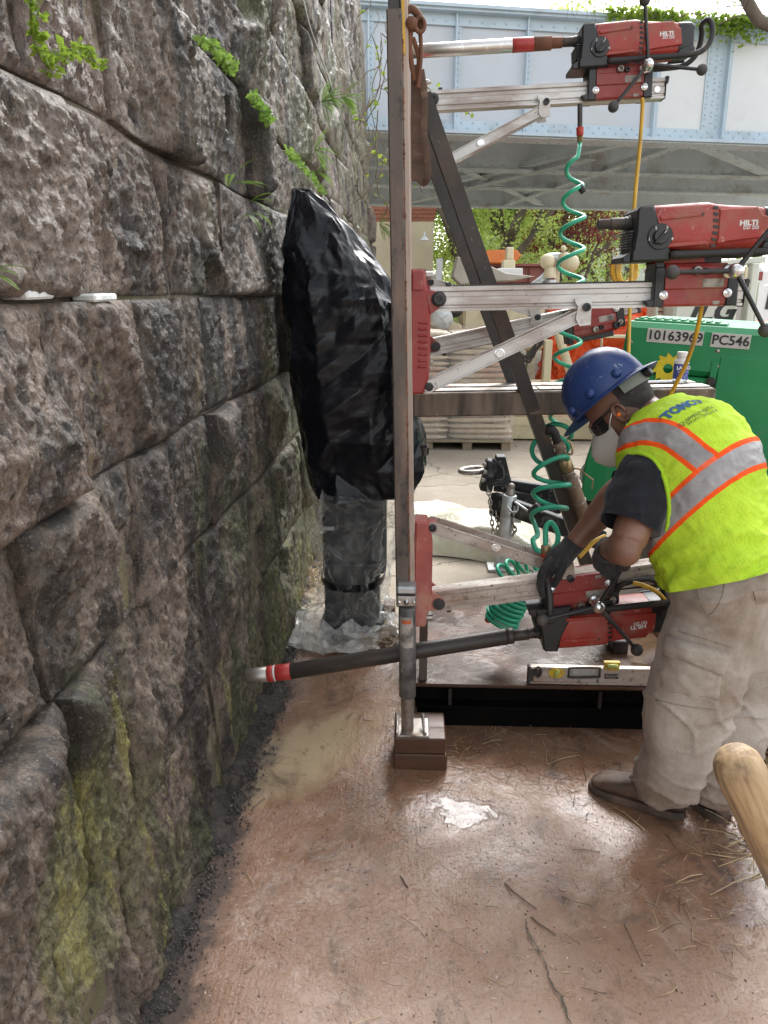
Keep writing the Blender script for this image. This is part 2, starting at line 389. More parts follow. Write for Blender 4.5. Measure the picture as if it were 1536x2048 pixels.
# ------------------------------------------------------------------ ground
def ground_material():
    s = NT('wet_muddy_concrete'); v = s.coords('World')
    sep = s.n.new('ShaderNodeSeparateXYZ'); s.link(v, sep.inputs[0]); X, Y = sep.outputs[0], sep.outputs[1]
    big = s.noise(s.coords('World', (1, 1, 1), (3.1, .7, 0)), 1.6, 5, .55, .6)
    med = s.noise(s.coords('World', (1, 1, 1), (0, 5, 0)), 7, 7, .6, .4)
    fine = s.noise(v, 90, 6, .65)
    grit = s.noise(s.coords('World', (1, 1, 1), (9, 2, 0)), 320, 3, .6)
    # dry bare concrete behind the rig; a stain line that wanders
    wetline = s.math('MULTIPLY_ADD', s.math('SUBTRACT', med, .5), .9, s.math('MULTIPLY_ADD', s.math('SUBTRACT', big, .5), .8, Y))
    dry = s.ramp(s.math('MULTIPLY', wetline, .1), [(.335, 0), (.365, 1)])
    mud = s.ramp(big, [(.28, (.145, .080, .048)), (.5, (.205, .118, .074)), (.72, (.275, .182, .128))])
    gr2 = s.noise(s.coords('World', (1, 1, 1), (2, 7, 0)), 24, 8, .72, .3); mud = s.mix(s.ramp(gr2, [(.38, .35), (.52, 0)]), mud, (.125, .072, .048)); mud = s.mix(s.ramp(grit, [(.64, 0), (.72, .35)]), mud, (.46, .36, .29))
    mud = s.mix(s.ramp(med, [(.42, 0), (.62, .55)]), mud, (.27, .19, .145))
    mud = s.mix(s.ramp(fine, [(.35, .3), (.6, 0)]), mud, (.10, .062, .042))
    # washed paler concrete near the camera
    near = s.ramp(s.math('MULTIPLY', s.math('MULTIPLY_ADD', s.math('SUBTRACT', big, .5), .9, Y), .5), [(.47, 1), (.875, 0)])
    near = s.math('MULTIPLY', near, s.ramp(s.math('ADD', X, 1.0), [(.55, 0), (1, 1)]))
    mud = s.mix(s.math('MULTIPLY', near, .7), mud, (.42, .335, .275))
    # tan slurry tongue running from the drill hole
    dx = s.math('SUBTRACT', X, s.math('MULTIPLY_ADD', s.math('SUBTRACT', Y, 2.43), .62, -.42))
    tl = s.math('ADD', s.math('MULTIPLY', s.math('MULTIPLY', dx, dx), 15.0), s.math('MULTIPLY', s.math('POWER', s.math('ABSOLUTE', s.math('SUBTRACT', Y, 2.42)), 2.0), 7.0))
    tl = s.math('ADD', tl, s.math('MULTIPLY', s.math('SUBTRACT', s.noise(s.coords('World', (3.5, 1.2, 1)), 2.6, 5, .6, .8), .5), 2.2))
    tan_ = s.ramp(tl, [(.25, 1), (1.0, 0)])
    mud = s.mix(1.0, mud, (1.22, 1.10, 1.0), 'MULTIPLY')
    mud = s.mix(s.math('MULTIPLY', tan_, .9), mud, (.42, .32, .20))
    sm = s.noise(s.coords('World', (2, 1.1, 1), (4, 4, 0)), 2.6, 8, .70, 1.2)
    mud = s.mix(s.ramp(sm, [(.53, 0), (.68, .75)]), mud, (.080, .054, .042))
    ls = s.noise(s.coords('World', (1.6, 1, 1), (11, 4, 0)), 3.4, 9, .74, .8)
    mud = s.mix(s.ramp(ls, [(.56, 0), (.68, .65)]), mud, (.40, .30, .235))
    # grey-black dirt along the foot of the wall
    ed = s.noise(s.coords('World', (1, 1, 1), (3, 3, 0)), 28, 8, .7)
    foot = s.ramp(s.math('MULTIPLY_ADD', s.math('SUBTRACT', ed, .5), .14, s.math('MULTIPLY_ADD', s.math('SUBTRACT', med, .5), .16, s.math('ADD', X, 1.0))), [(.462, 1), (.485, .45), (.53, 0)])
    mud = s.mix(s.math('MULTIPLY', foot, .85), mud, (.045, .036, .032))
    # dry concrete
    con = s.ramp(s.noise(v, 2.4, 8, .6), [(.3, (.36, .31, .245)), (.7, (.50, .44, .36))])
    con = s.mix(s.ramp(s.noise(v, 140, 4, .7), [(.4, .35), (.6, 0)]), con, (.24, .20, .16))
    cr = s.node('ShaderNodeTexVoronoi', feature='DISTANCE_TO_EDGE', Scale=.72)
    wv = s.node('ShaderNodeVectorMath', operation='MULTIPLY_ADD'); nz = s.node('ShaderNodeTexNoise', Scale=5, Detail=5); s.link(v, nz.inputs['Vector'])
    s.link(nz.outputs['Color'], wv.inputs[0]); wv.inputs[1].default_value = (.35, .35, 0); s.link(v, wv.inputs[2]); s.link(wv.outputs[0], cr.inputs['Vector'])
    crack = s.ramp(cr.outputs['Distance'], [(.0025, 1), (.0075, 0)])
    con = s.mix(s.math('MULTIPLY', crack, .8), con, (.09, .075, .06))
    c = s.mix(dry, mud, con)
    # water film: puddles lie where the sheet is low
    pud = s.noise(s.coords('World', (1, 1, 1), (1.3, 2.2, 0)), 3.1, 6, .62, .35)
    hx = s.math('SUBTRACT', X, .17); hy = s.math('SUBTRACT', Y, 2.15)
    spot = s.math('ADD', s.math('MULTIPLY', s.math('MULTIPLY', hx, hx), 26), s.math('MULTIPLY', s.math('MULTIPLY', hy, hy), 62))
    spot = s.ramp(spot, [(0, .30), (1, 0)])
    tx = s.math('SUBTRACT', X, .22); ty = s.math('SUBTRACT', Y, 1.82); trail = s.math('ADD', s.math('MULTIPLY', s.math('MULTIPLY', tx, tx), 40), s.math('MULTIPLY', s.math('MULTIPLY', ty, ty), 18)); spot = s.math('ADD', spot, s.ramp(trail, [(0, .05), (1, 0)]))
    ex = s.ramp(s.math('MULTIPLY_ADD', s.math('SUBTRACT', Y, 1.5), -.12, X), [(.76, 0), (1.0, .22)])
    pw = s.math('ADD', s.math('MULTIPLY_ADD', s.math('SUBTRACT', s.noise(s.coords('World', (1, 1, 1), (6, 1, 0)), 17, 5, .60), .5), .46, pud), s.math('ADD', spot, ex))
    puddle = s.ramp(pw, [(.58, 0), (.65, .32), (.70, 1)]); puddle = s.math('MULTIPLY', puddle, s.math('SUBTRACT', 1.0, dry))
    film = s.ramp(pud, [(.34, .25), (.56, .085)])
    film = s.mix(s.ramp(fine, [(.3, 0), (.7, .2)]), film, .5)
    spz = s.noise(s.coords('World', (1, 1.5, 1), (5, 9, 0)), 62, 4, .6, .5); zone = s.noise(s.coords('World', (1, 1, 1), (2, 8, 0)), 2.3, 5, .6, .5)
    drops = s.math('MULTIPLY', s.ramp(s.math('MULTIPLY_ADD', zone, .34, spz), [(.79, 0), (.81, 1)]), s.math('SUBTRACT', 1.0, dry))
    deep = puddle; puddle = s.math('MAXIMUM', puddle, drops)
    film = s.mix(tan_, film, .22)
    r = s.mix(puddle, film, .04); r = s.mix(dry, r, .9); r = s.mix(foot, r, .75)
    c = s.mix(s.math('MULTIPLY', deep, .40), c, (.075, .06, .065)); s.put('Base Color', c).put('Roughness', r); s.put('Specular IOR Level', s.mix(dry, .62, .25)); s.put('IOR', 1.4)
    # relief: broomed streaks, aggregate, cracks
    br = s.noise(s.coords('World', (60, 5, 1)), 1.6, 5, .6)
    h = s.math('ADD', s.math('MULTIPLY', br, .55), s.math('ADD', s.math('MULTIPLY', fine, .55), s.math('MULTIPLY', grit, .3)))
    h = s.math('ADD', h, s.math('MULTIPLY', med, .6))
    h = s.math('MULTIPLY', h, s.math('SUBTRACT', 1.0, s.math('MAXIMUM', s.math('MULTIPLY', puddle, .97), s.math('MULTIPLY', tan_, .75))))
    rough_zone = s.math('MULTIPLY', s.ramp(pud, [(.36, 1), (.58, .22)]), s.mix(near, .75, 1.0)); h = s.math('MULTIPLY', h, s.mix(dry, rough_zone, 1.0))
    h = s.math('ADD', h, s.math('MULTIPLY', gr2, .5))
    h = s.math('SUBTRACT', h, s.math('MULTIPLY', crack, dry))
    s.put('Normal', s.bump(h, .7, .006)); return s.m
M['ground_wet'] = ground_material()
def soil_material():
    s = NT('dry_ground'); v = s.coords('World')
    c = s.ramp(s.noise(v, .5, 8, .6), [(.35, (.22, .19, .15)), (.55, (.34, .30, .24)), (.7, (.13, .16, .06))])
    s.put('Base Color', c).put('Roughness', .95).put('Normal', s.bump(s.noise(v, 30, 6), .4, .02)); return s.m
M['soil'] = soil_material()
g = MB(); g.grid(lambda u, v: (-300+600*u, -300+600*v, -.03), 20, 20)
obj('ground', g, M['soil'], kind='structure')
PV = (-.95, 14.0, -2.0, 16.0)
def pave_z(x, y):
    x = np.asarray(x); y = np.asarray(y); p = np.stack([x*1.3, y*1.3, 0*x], 1)
    return .006*fbm(p, 3, 5)+.0012*fbm(p*9, 2, 9)
def pave():
    xs = np.concatenate([np.arange(PV[0], 1.6, .03), np.arange(1.6, PV[1]+.01, .4)])
    ys = np.concatenate([np.arange(PV[2], .6, .2), np.arange(.6, 3.6, .03), np.arange(3.6, PV[3]+.01, .25)])
    gx, gy = np.meshgrid(xs, ys); z = pave_z(gx.ravel(), gy.ravel()); nx = len(xs)
    v = np.stack([gx.ravel(), gy.ravel(), z], 1)
    f = [(j*nx+i, j*nx+i+1, (j+1)*nx+i+1, (j+1)*nx+i) for j in range(len(ys)-1) for i in range(nx-1)]
    return from_arrays('pavement', v, f, M['ground_wet'], smooth='all', kind='structure')
pave()
# control joint cut across the dry concrete, and the long crack in front
jb = MB()
for (a, b) in (((-.2, 5.62), (3.2, 5.60)), ((1.55, 3.8), (1.5, 8.4))):
    jb.bar((a[0], a[1], .006), (b[0], b[1], .006), .008, .002, (0, 0, 1))
M['joint'] = mat('joint_dirt', (.10, .085, .065), .95, 0, .3, 20, .3, 60)
obj('pavement_joint', jb, M['joint'], kind='structure')
cp = [P(px, py, Z=.004) for px, py in ((1050, 1840), (1062, 1875), (1078, 1905), (1092, 1930), (1100, 1965), (1120, 1995), (1140, 2048), (1160, 2100))]
cb = MB(); pts = spline(cp, 6); pts = [p+Vector((rng.uniform(-.003, .003), rng.uniform(-.003, .003), 0)) for p in pts]
for i in range(len(pts)-1):
    w = .0022*(.4+rng.random()); d = (pts[i+1]-pts[i]).normalized(); nrm = Vector((-d.y, d.x, 0))*w; z = Vector((0, 0, .004))
    cb.add([pts[i]-nrm+z, pts[i]+nrm+z, pts[i+1]+nrm+z, pts[i+1]-nrm+z], [(0, 1, 2, 3)])
obj('pavement_crack', cb, M['joint'], kind='structure', smooth=False)
# ------------------------------------------------------------------ stone retaining wall
def stone_material():
    s = NT('weathered_wall_stone'); v = s.coords('World'); sep = s.n.new('ShaderNodeSeparateXYZ'); s.link(v, sep.inputs[0])
    Yv, Z = sep.outputs[1], sep.outputs[2]
    oi = s.n.new('ShaderNodeObjectInfo'); rnd = oi.outputs['Random']
    a = s.noise(s.coords('World', (1, 1, .65)), 4.2, 9, .66, .6); b = s.noise(s.coords('World', (1, 1, .38), (4, 1, 2)), 5.0, 9, .70, .8)
    fine = s.noise(s.coords('World', (1, 1, .75)), 58, 9, .74, .3); sp = s.noise(s.coords('World', (1, 1, .8), (1, 8, 3)), 190, 3, .7)
    base = s.ramp(rnd, [(0, (.155, .122, .087)), (.3, (.190, .140, .101)), (.6, (.240, .166, .125)), (1, (.172, .144, .108))])
    c = s.mix(s.ramp(a, [(.40, 0), (.62, .9)]), base, (.38, .295, .23))
    c = s.mix(s.ramp(a, [(.30, .8), (.46, 0)]), c, (.105, .088, .068))
    midw = s.ramp(s.math('MULTIPLY', s.math('ABSOLUTE', s.math('SUBTRACT', Z, 1.15)), .8), [(.1, .05), (.75, -.02)]); fard = s.ramp(s.math('MULTIPLY', Yv, .2), [(.26, 0), (.52, .07)])
    c = s.mix(s.ramp(s.math('ADD', b, s.math('ADD', midw, fard)), [(.52, 0), (.635, .92)]), c, (.032, .028, .026))          # soot and seep stains in runs
    c = s.mix(s.ramp(fine, [(.38, .85), (.52, 0)]), c, (.045, .036, .030))
    c = s.mix(s.ramp(sp, [(.60, 0), (.68, .6)]), c, (.55, .48, .43))
    bl = s.noise(s.coords('World', (1, 1, .28), (2, 2, 7)), 3.0, 9, .72, .5)
    c = s.mix(s.math('MULTIPLY', s.ramp(bl, [(.585, 0), (.70, .75)]), s.ramp(fine, [(.42, .1), (.58, 1)])), c, (.52, .47, .44))
    mo = s.noise(s.coords('World', (1, 1, .45), (0, 3, 5)), 2.4, 9, .68, .5)
    lowm = s.ramp(s.math('MULTIPLY', Z, .5), [(0, .15), (.40, .06), (.62, .0)]); farm = s.ramp(s.math('MULTIPLY', Yv, .1), [(.22, 0), (.36, .15)])
    py_ = s.math('MULTIPLY', s.math('SUBTRACT', Yv, 1.20), 5.2); pz_ = s.math('MULTIPLY', s.math('SUBTRACT', Z, .52), 3.4)
    patch = s.ramp(s.math('ADD', s.math('MULTIPLY', py_, py_), s.math('MULTIPLY', pz_, pz_)), [(.15, .17), (1.0, 0)])
    mw = s.math('ADD', s.math('ADD', mo, lowm), s.math('MULTIPLY_ADD', patch, 1.0, farm))
    c = s.mix(s.math('MULTIPLY', s.ramp(mw, [(.60, 0), (.74, .8)]), s.ramp(sp, [(.35, .6), (.6, 1)])), c, s.mix(s.ramp(fine, [(.4, 0), (.6, 1)]), (.06, .065, .022), (.27, .275, .125)))
    yl = s.noise(s.coords('World', (1, 1.6, .30), (5, 0, 1)), 3.6, 9, .75, .7)
    c = s.mix(s.math('MULTIPLY', s.ramp(s.math('ADD', yl, s.math('MULTIPLY_ADD', lowm, .6, s.math('MULTIPLY', patch, .85))), [(.62, 0), (.70, .9)]), s.ramp(sp, [(.38, .2), (.56, 1)])), c, (.40, .37, .115))
    wet = s.noise(s.coords('World', (1, 1, .3), (8, 2, 2)), 2.3, 5, .6)
    r = s.ramp(wet, [(.40, .30), (.62, .75)]); r = s.mix(s.ramp(fine, [(.45, 0), (.7, .6)]), r, .32)
    s.put('Base Color', c).put('Roughness', r).put('Specular IOR Level', .5)
    h1 = s.noise(s.coords('World', (1, 1, .6)), 36, 9, .70, .25); h2 = s.noise(v, 150, 5, .7)
    n1 = s.bump(h1, 1.0, .042); s.put('Normal', s.bump(h2, .85, .010, n1)); return s.m
M['stone'] = stone_material()
M['mortar'] = mat('old_mortar', (.13, .105, .078), .9, 0, .4, 8, .9, 60, .012, src='World', dirt=((.13, .125, .035), .40, 4), scratch=((.27, .22, .16), .4, 7))
COURSES = [-.04, .45, .89, 1.24, 1.60, 1.985, 2.36, 2.80, 3.2, 3.65, 4.15, 4.7, 5.3]
WX = -.60
def wall_x(z): return WX-.030*np.asarray(z)
def cz(k, y):
    y = np.asarray(y, dtype=float); p = np.stack([y*1.1+k*31.7, y*0, y*0], 1)
    return COURSES[k]+(.022 if k not in (4,) else .006)*fbm(p, 3, k)
def wy(px, py): return P(px, py, X=WX-.02).y
JOINTS = {0: [wy(118, 1800), wy(245, 1640), wy(335, 1600), wy(440, 1420)],
          1: [wy(152, 1400), wy(252, 1330), wy(420, 1180), wy(510, 1080)],
          2: [wy(288, 1010), wy(440, 950), wy(545, 880), wy(600, 900)],
          3: [wy(145, 760), wy(318, 720), wy(436, 690), wy(574, 650)],
          4: [wy(205, 420), wy(372, 470), wy(475, 520), wy(566, 500)],
          5: [wy(110, 80), wy(275, 190), wy(415, 240), wy(520, 330)],
          6: [wy(260, 0), wy(420, 90), wy(545, 200), wy(610, 300)]}
wall = thing('stone_wall', 'tall rough faced stone retaining wall with mossy joints at the left of the wet pavement', 'stone wall', (WX, 3, 0))
def stone(k, y0, y1, sl0, sl1, seed, detail=1.0):
    r_ = np.random.RandomState(seed); ym = (y0+y1)/2; L = y1-y0; Hh = COURSES[k+1]-COURSES[k]
    dist = max(.9, math.hypot(.6, ym)); res = max(.0046, .0034*dist)/detail
    if ym > 5.5: res = .03
    nu = int(min(170, max(8, L/res))); nv = int(min(130, max(8, Hh/res)))
    u, v = np.meshgrid(np.linspace(0, 1, nu+1), np.linspace(0, 1, nv+1)); u = u.ravel(); v = v.ravel()
    gap = .005
    ya = y0+gap+sl0*(v-.5); yb = y1-gap+sl1*(v-.5)
    nz = fbm(np.stack([v*3+seed, v*0, v*0+1], 1), 3, 1)*.014
    y = ya+(yb-ya)*u+nz*(1-np.abs(2*u-1))*0+nz*.6
    z0 = cz(k, y)+gap; z1 = cz(k+1, y)-gap
    z = z0+(z1-z0)*v
    d = np.minimum(np.minimum(u, 1-u)*L, np.minimum(v, 1-v)*Hh)
    d = d*(1+.35*fbm(np.stack([y*9, z*9, y*0+seed], 1), 3, 3))
    e = 1-np.exp(-np.maximum(d, 0)/.015)
    fac = np.full(len(u), 9.0)                       # split rock faces: the lowest of a few tilted planes
    for _ in range(r_.randint(4, 7)):
        c0 = r_.uniform(.015, .085); cu, cv = r_.uniform(0, 1), r_.uniform(0, 1); th = r_.uniform(0, 2*pi); t = r_.uniform(.05, .48)
        fac = np.minimum(fac, c0+t*((u-cu)*L*cos(th)+(v-cv)*Hh*sin(th)))
    fac = np.clip(fac, -.010, .075)
    q = np.stack([y, z*.55, y*0+seed*.37], 1)
    q = q+np.stack([fbm(q*6, 2, 31), fbm(q*6+9, 2, 37), y*0], 1)*.02
    h = e*.012+fac*1.05*(.45+.55*e)+e*(.012*fbm(q*5, 3, 11)+.008*fbm(q*14, 3, 21, ridge=True)+.007*fbm(np.stack([y*50, z*38, y*0], 1), 3, 41)+.004*fbm(np.stack([y*150, z*80, y*0], 1), 2, 43))
    if k == 1 and False: pass
    chip = np.maximum(0, vnoise(q*np.array([5, 9, 1])+3, 77)-.55)*.16
    h = h-chip*e
    x = wall_x(z)-.024+h+r_.uniform(-.006, .016)
    verts = np.stack([x, y, z], 1)
    n = nu+1
    f = [(j*n+i, j*n+i+1, (j+1)*n+i+1, (j+1)*n+i) for j in range(nv) for i in range(nu)]
    rim = [i for i in range(nu)]+[j*n+nu for j in range(nv)]+[nv*n+i for i in range(nu, 0, -1)]+[j*n for j in range(nv, 0, -1)]
    back = verts[rim].copy(); back[:, 0] = wall_x(back[:, 2])-.30; o = len(verts); m = len(rim)
    verts = np.concatenate([verts, back])
    f += [(rim[i], o+i, o+(i+1) % m, rim[(i+1) % m]) for i in range(m)]+[tuple(o+i for i in range(m))]
    from_arrays('stone', verts, f, M['stone'], wall, smooth='all')
NC = len(COURSES)-1; seed = 100
for k in range(NC):
    js = sorted(JOINTS.get(k, [])); rr = random.Random(k*5+3)
    if not js:
        js = [1.1+rr.uniform(-.2, .2)]
    pre = []; y = js[0]
    while y > .35: y -= rr.uniform(.42, .7); pre.append(y)
    js = sorted(pre)+js; y = js[-1]; end = 13.2-max(0, k-5)*.38+rr.uniform(-.25, .25)
    while y < end-.45:
        y += rr.uniform(.45, 1.0) if y < 7 else rr.uniform(.7, 1.3); js.append(min(y, end))
    sl = [rr.uniform(-.06, .06) for _ in js]
    for i in range(len(js)-1):
        seed += 1
        if js[i+1] < .3: continue
        stone(k, js[i], js[i+1], sl[i], sl[i+1], seed)
mo = MB(); mo.grid(lambda u, v: (float(wall_x(-.1+5.4*v))-.042+.006*sin(u*70+v*30), .2+u*12.4, -.1+5.4*v), 120, 40)
obj('mortar', mo, M['mortar'], wall, smooth='all')
bk = MB(); bk.box((WX-.75, 6.5, 2.5), (.8, 12.4, 5.2)); obj('wall_core', bk, M['mortar'], wall)
M['white_chip'] = mat('white_mortar_patch', (.62, .64, .62), .8, 0, .15, 20, .5, 80, .004)
for (x0, x1, yy, hh) in ((52, 106, 589, 14), (188, 232, 595, 11)):
    a, b = P(x0, yy, X=WX-.045), P(x1, yy, X=WX-.045); s_ = MB()
    s_.box(((a.x+b.x)/2-.022, (a.y+b.y)/2, a.z), (.05, abs(b.y-a.y), .0155), Matrix.Rotation(.02, 3, 'X'), .004)
    obj('mortar_patch', s_, M['white_chip'], wall)
# bank of soil above and behind the wall
tb = MB(); tb.grid(lambda u, v: (-1.15-7*v, -1+13*u, 5.15+.6*v+.1*sin(9*u)), 20, 6); obj('embankment', tb, M['soil'], kind='structure')
# dirt and grit in the angle between wall and pavement
M['grit'] = mat('wet_grit', (.032, .026, .022), .55, 0, .6, 14, 1.0, 70, .02, src='World', dirt=((.11, .075, .055), .4, 9))
gd = MB()
def dirt_ridge(u, v):
    y = .75+u*4.6; w = .035+.035*vnoise(np.array([[y*4, 1, 2]]), 3)[0]+.03*vnoise(np.array([[y*17, 1, 2]]), 5)[0]
    x = -.655+v*(.09+max(.0, w)); h = (1-v)**1.3*.035*(1+.8*vnoise(np.array([[y*9, v*3, 4]]), 8)[0])+.010*vnoise(np.array([[y*60, v*9, 4]]), 9)[0]*(1-v)
    return (x, y, h-.006*v)
gd.grid(dirt_ridge, 420, 9)
obj('dirt_strip', gd, M['grit'], kind='structure', smooth='all')
pb = MB()
for i in range(1400):
    y = rng.uniform(.8, 3.4); x = -.585+abs(rng.gauss(0, .035)); r_ = rng.uniform(.0012, .0048)*(1.3 if rng.random() < .1 else 1)
    pb.ball((x, y, r_*.5+max(0, (-.55-x)*.4)), r_, 6, (1, rng.uniform(.7, 1.5), .7), Matrix.Rotation(rng.uniform(0, 6), 3, Vector((rng.random(), rng.random(), rng.random()+.1))))
obj('gravel', pb, mat('gravel', (.06, .046, .04), .55, 0, .5, 30, .3, 90), kind='stuff')
# ------------------------------------------------------------------ railway bridge
M['bridge'] = mat('pale_blue_bridge_paint', (.46, .56, .63), .55, 0, .07, 1.2, .06, 12, .01, src='World', dirt=((.33, .36, .37), .35, 1.5))
M['bridge_web'] = mat('grey_bridge_panel', (.50, .54, .59), .6, 0, .05, .9, .05, 10, .01, src='World', dirt=((.50, .52, .52), .4, .8))
M['bridge_white'] = mat('repainted_bridge_panel', (.66, .68, .68), .6, 0, .05, .9, .05, 10, .01, src='World', dirt=((.52, .46, .44), .25, 1.2))
M['bridge_under'] = mat('grey_bridge_underside', (.66, .72, .75), .7, 0, .1, 2, .1, 14, .01, src='World', dirt=((.44, .38, .33), .3, 1.6))
M['bridge_dark'] = mat('sooty_bridge_steel', (.55, .58, .60), .8, 0, .2, 3, .1, 14, .01, src='World')
zb = P(740, 266, Y=14).z; zt = P(735, 6, Y=14).z
B0 = P(740, 266, Y=14); B1 = P(1536, 294, Z=zb)
bu = Vector((B1.x-B0.x, B1.y-B0.y, 0)).normalized(); bw = Vector((-bu.y, bu.x, 0)); bz = Vector((0, 0, 1))
BR = Matrix((bu, bw, bz)).transposed()
def bp(u, w, z): return Vector((B0.x, B0.y, 0))+bu*u+bw*w+bz*z
def u_at(px, py=160, w=0.0):
    d = P(px, py, Y=1)-Vector((0, 0, EYE)); o = bp(0, w, 0)   # ray against the web plane
    t = (o.x*bw.x+o.y*bw.y)/(d.x*bw.x+d.y*bw.y); q = d*t
    return (q-Vector((B0.x, B0.y, 0))).dot(bu)
bridge = thing('railway_bridge', 'pale blue riveted steel girder railway bridge crossing behind the rig and the wall', 'bridge', (B0.x, B0.y, zb), math.atan2(bu.y, bu.x))
UL, UR = -9.0, 16.0
stU = [u_at(x) for x in (735, 908, 1048)]; 
stU = stU+[u_at(1308), u_at(1446, 180)]
a_ = MB(); a_.box(bp((UL+UR)/2, 0, zt-.03), (UR-UL, .52, .05), BR); a_.box(bp((UL+UR)/2, 0, zt-.075), (UR-UL, .42, .04), BR)
a_.box(bp((UL+UR)/2, -.04, zt-.18), (UR-UL, .03, .17), BR); obj('top_flange', a_, M['bridge'], bridge)
a_ = MB(); a_.box(bp((UL+UR)/2, 0, zb+.02), (UR-UL, .56, .05), BR); a_.box(bp((UL+UR)/2, -.04, zb+.14), (UR-UL, .03, .19), BR)
obj('bottom_flange', a_, M['bridge'], bridge)
a_ = MB(); a_.box(bp((UL+UR)/2, .05, zb-.017), (UR-UL, .50, .018), BR); obj('cover_plate', a_, M['bridge_under'], bridge)
edges = [UL, -6.6, -4.4, -2.2]+stU+[stU[-1]+2.1, stU[-1]+4.2, UR]
for i in range(len(edges)-1):
    a_ = MB(); u0, u1 = edges[i]+.004, edges[i+1]-.004
    a_.box(bp((u0+u1)/2, 0, (zt+zb)/2), (u1-u0, .02, zt-zb-.15), BR)
    obj('web_panel', a_, M['bridge_white'] if i in (7, 8, 9) else M['bridge_web'], bridge)
riv = MB()
def rivet(u, w, z, nrm, r=.021):
    riv.lathe([(r, 0), (r*.8, r*.45), (r*.35, r*.62), (0, r*.66)], bp(u, w, z), nrm, 6)
fr = -bw
for u in edges[1:-1]:
    a_ = MB(); a_.box(bp(u, -.075, (zt+zb)/2), (.022, .11, zt-zb-.12), BR); a_.box(bp(u+.055, -.028, (zt+zb)/2), (.10, .016, zt-zb-.46), BR)
    wide = abs(u-stU[-1]) < .01
    if wide: a_.box(bp(u-.19, -.026, (zt+zb)/2), (.36, .018, zt-zb-.46), BR)
    obj('stiffener', a_, M['bridge'], bridge)
    n = 15
    for k in range(n):
        z = zb+.30+(zt-zb-.66)*k/(n-1); rivet(u+.06, -.036, z, fr, .017)
        if wide:
            for du in (-.10, -.20, -.32): rivet(u+du, -.036, z+(k % 2)*.02+(.05 if du == -.2 else 0), fr, .019)
u = UL
while u < UR:
    rivet(u, -.056, zt-.20, fr); rivet(u+.10, -.056, zb+.20, fr, .019); rivet(u, -.056, zb+.12, fr, .019)
    rivet(u, -.18, zb-.026, -bz, .02); rivet(u+.1, .18, zb-.026, -bz, .02)
    u += .205
# inner girders and deck seen from below
inner = []
for (w, zlo, hh) in ((3.6, zb+.02, .95), (6.3, zb+.02, .95), (10.2, zb, .95)):
    a_ = MB(); a_.box(bp((UL+UR)/2, w, zlo), (UR-UL, .34, .04), BR); a_.box(bp((UL+UR)/2, w, zlo+.02+hh/2), (UR-UL, .025, hh), BR)
    a_.box(bp((UL+UR)/2, w-.02, zlo+.10), (UR-UL, .03, .16), BR)
    obj('inner_girder', a_, M['bridge_under'], bridge)
    u = UL
    while u < UR:
        rivet(u, w-.036, zlo+.11, fr, .022); rivet(u+.1, w-.13, zlo-.021, -bz, .022); u += .26
for u in np.arange(UL+1, UR, 3.1):
    a_ = MB(); a_.box(bp(u, 5.1, zb+.75), (.2, 10.1, .3), BR); obj('cross_beam', a_, M['bridge_dark'], bridge)
a_ = MB(); a_.box(bp((UL+UR)/2, 5.3, zb+1.06), (UR-UL, 10.4, .14), BR); obj('deck_plate', a_, M['bridge_dark'], bridge)
a_ = MB(); a_.box(bp((UL+UR)/2, 10.2, (zt+zb)/2+.6), (UR-UL, .03, zt-zb-1.2), BR); obj('far_girder', a_, M['bridge_web'], bridge)
def diag(p, q, m, w=.16, lace=False):
    a_ = MB(); a_.bar(p, q, .02, w, bw if not lace else bw, 0); a_.bar(p+bz*.06, q+bz*.06, .13, .02, bw)
    obj('lateral_brace', a_, m, bridge)
    if lace:
        n = 26
        for k in range(n):
            c = p+(q-p)*((k+.5)/n); riv.lathe([(.024, 0), (.018, .012), (0, .018)], c+bw*(-.04+.08*(k % 2))-bz*.012, -bz, 6)
diag(bp(u_at(1385, 300), .2, zb+.04), bp(u_at(1010, 415, 10.2), 10.1, zb+.04), M['bridge_under'], .22, True)
diag(bp(u_at(1310, 300), .1, zb+.10), bp(u_at(900, 385, 6.3), 6.2, zb+.09), M['bridge_under'], .2)
diag(bp(u_at(1180, 330, 1.8), 1.8, zb+.0), bp(u_at(800, 405, 10.2), 9.9, zb-.02), M['bridge_dark'], .26)
diag(bp(u_at(770, 300), .3, zb+.06), bp(u_at(1080, 412, 10.2), 10.1, zb+.06), M['bridge_under'], .2)
diag(bp(u_at(1400, 300), .3, zb+.06), bp(u_at(1700, 412, 10.2), 10.1, zb+.06), M['bridge_under'], .2)
obj('rivets', riv, M['bridge'], bridge, kind='stuff', smooth='all')
# ------------------------------------------------------------------ foliage
def leaf_mat(name, a, b):
    s = NT(name); oi = s.noise(s.coords('World', (1, 1, 1)), 1.7, 4, .6); c = s.ramp(oi, [(.3, a), (.7, b)])
    s.put('Base Color', c).put('Roughness', .55).put('Specular IOR Level', .25)
    tr = s.node('ShaderNodeBsdfTranslucent'); s.link(c, tr.inputs[0]); mx = s.node('ShaderNodeMixShader'); mx.inputs[0].default_value = .55
    s.link(s.b.outputs[0], mx.inputs[1]); s.link(tr.outputs[0], mx.inputs[2]); s.link(mx.outputs[0], s.out.inputs[0]); return s.m
M['leaf'] = leaf_mat('spring_leaf', (.36, .48, .10), (.58, .68, .22))
M['leaf2'] = leaf_mat('deep_leaf', (.28, .40, .10), (.48, .60, .20))
M['leaf_red'] = leaf_mat('maple_red_leaf', (.13, .025, .03), (.28, .06, .06))
M['leaf_ivy'] = leaf_mat('ivy_leaf', (.16, .26, .03), (.34, .44, .07))
M['fern'] = leaf_mat('fern_green', (.10, .20, .03), (.26, .38, .08))
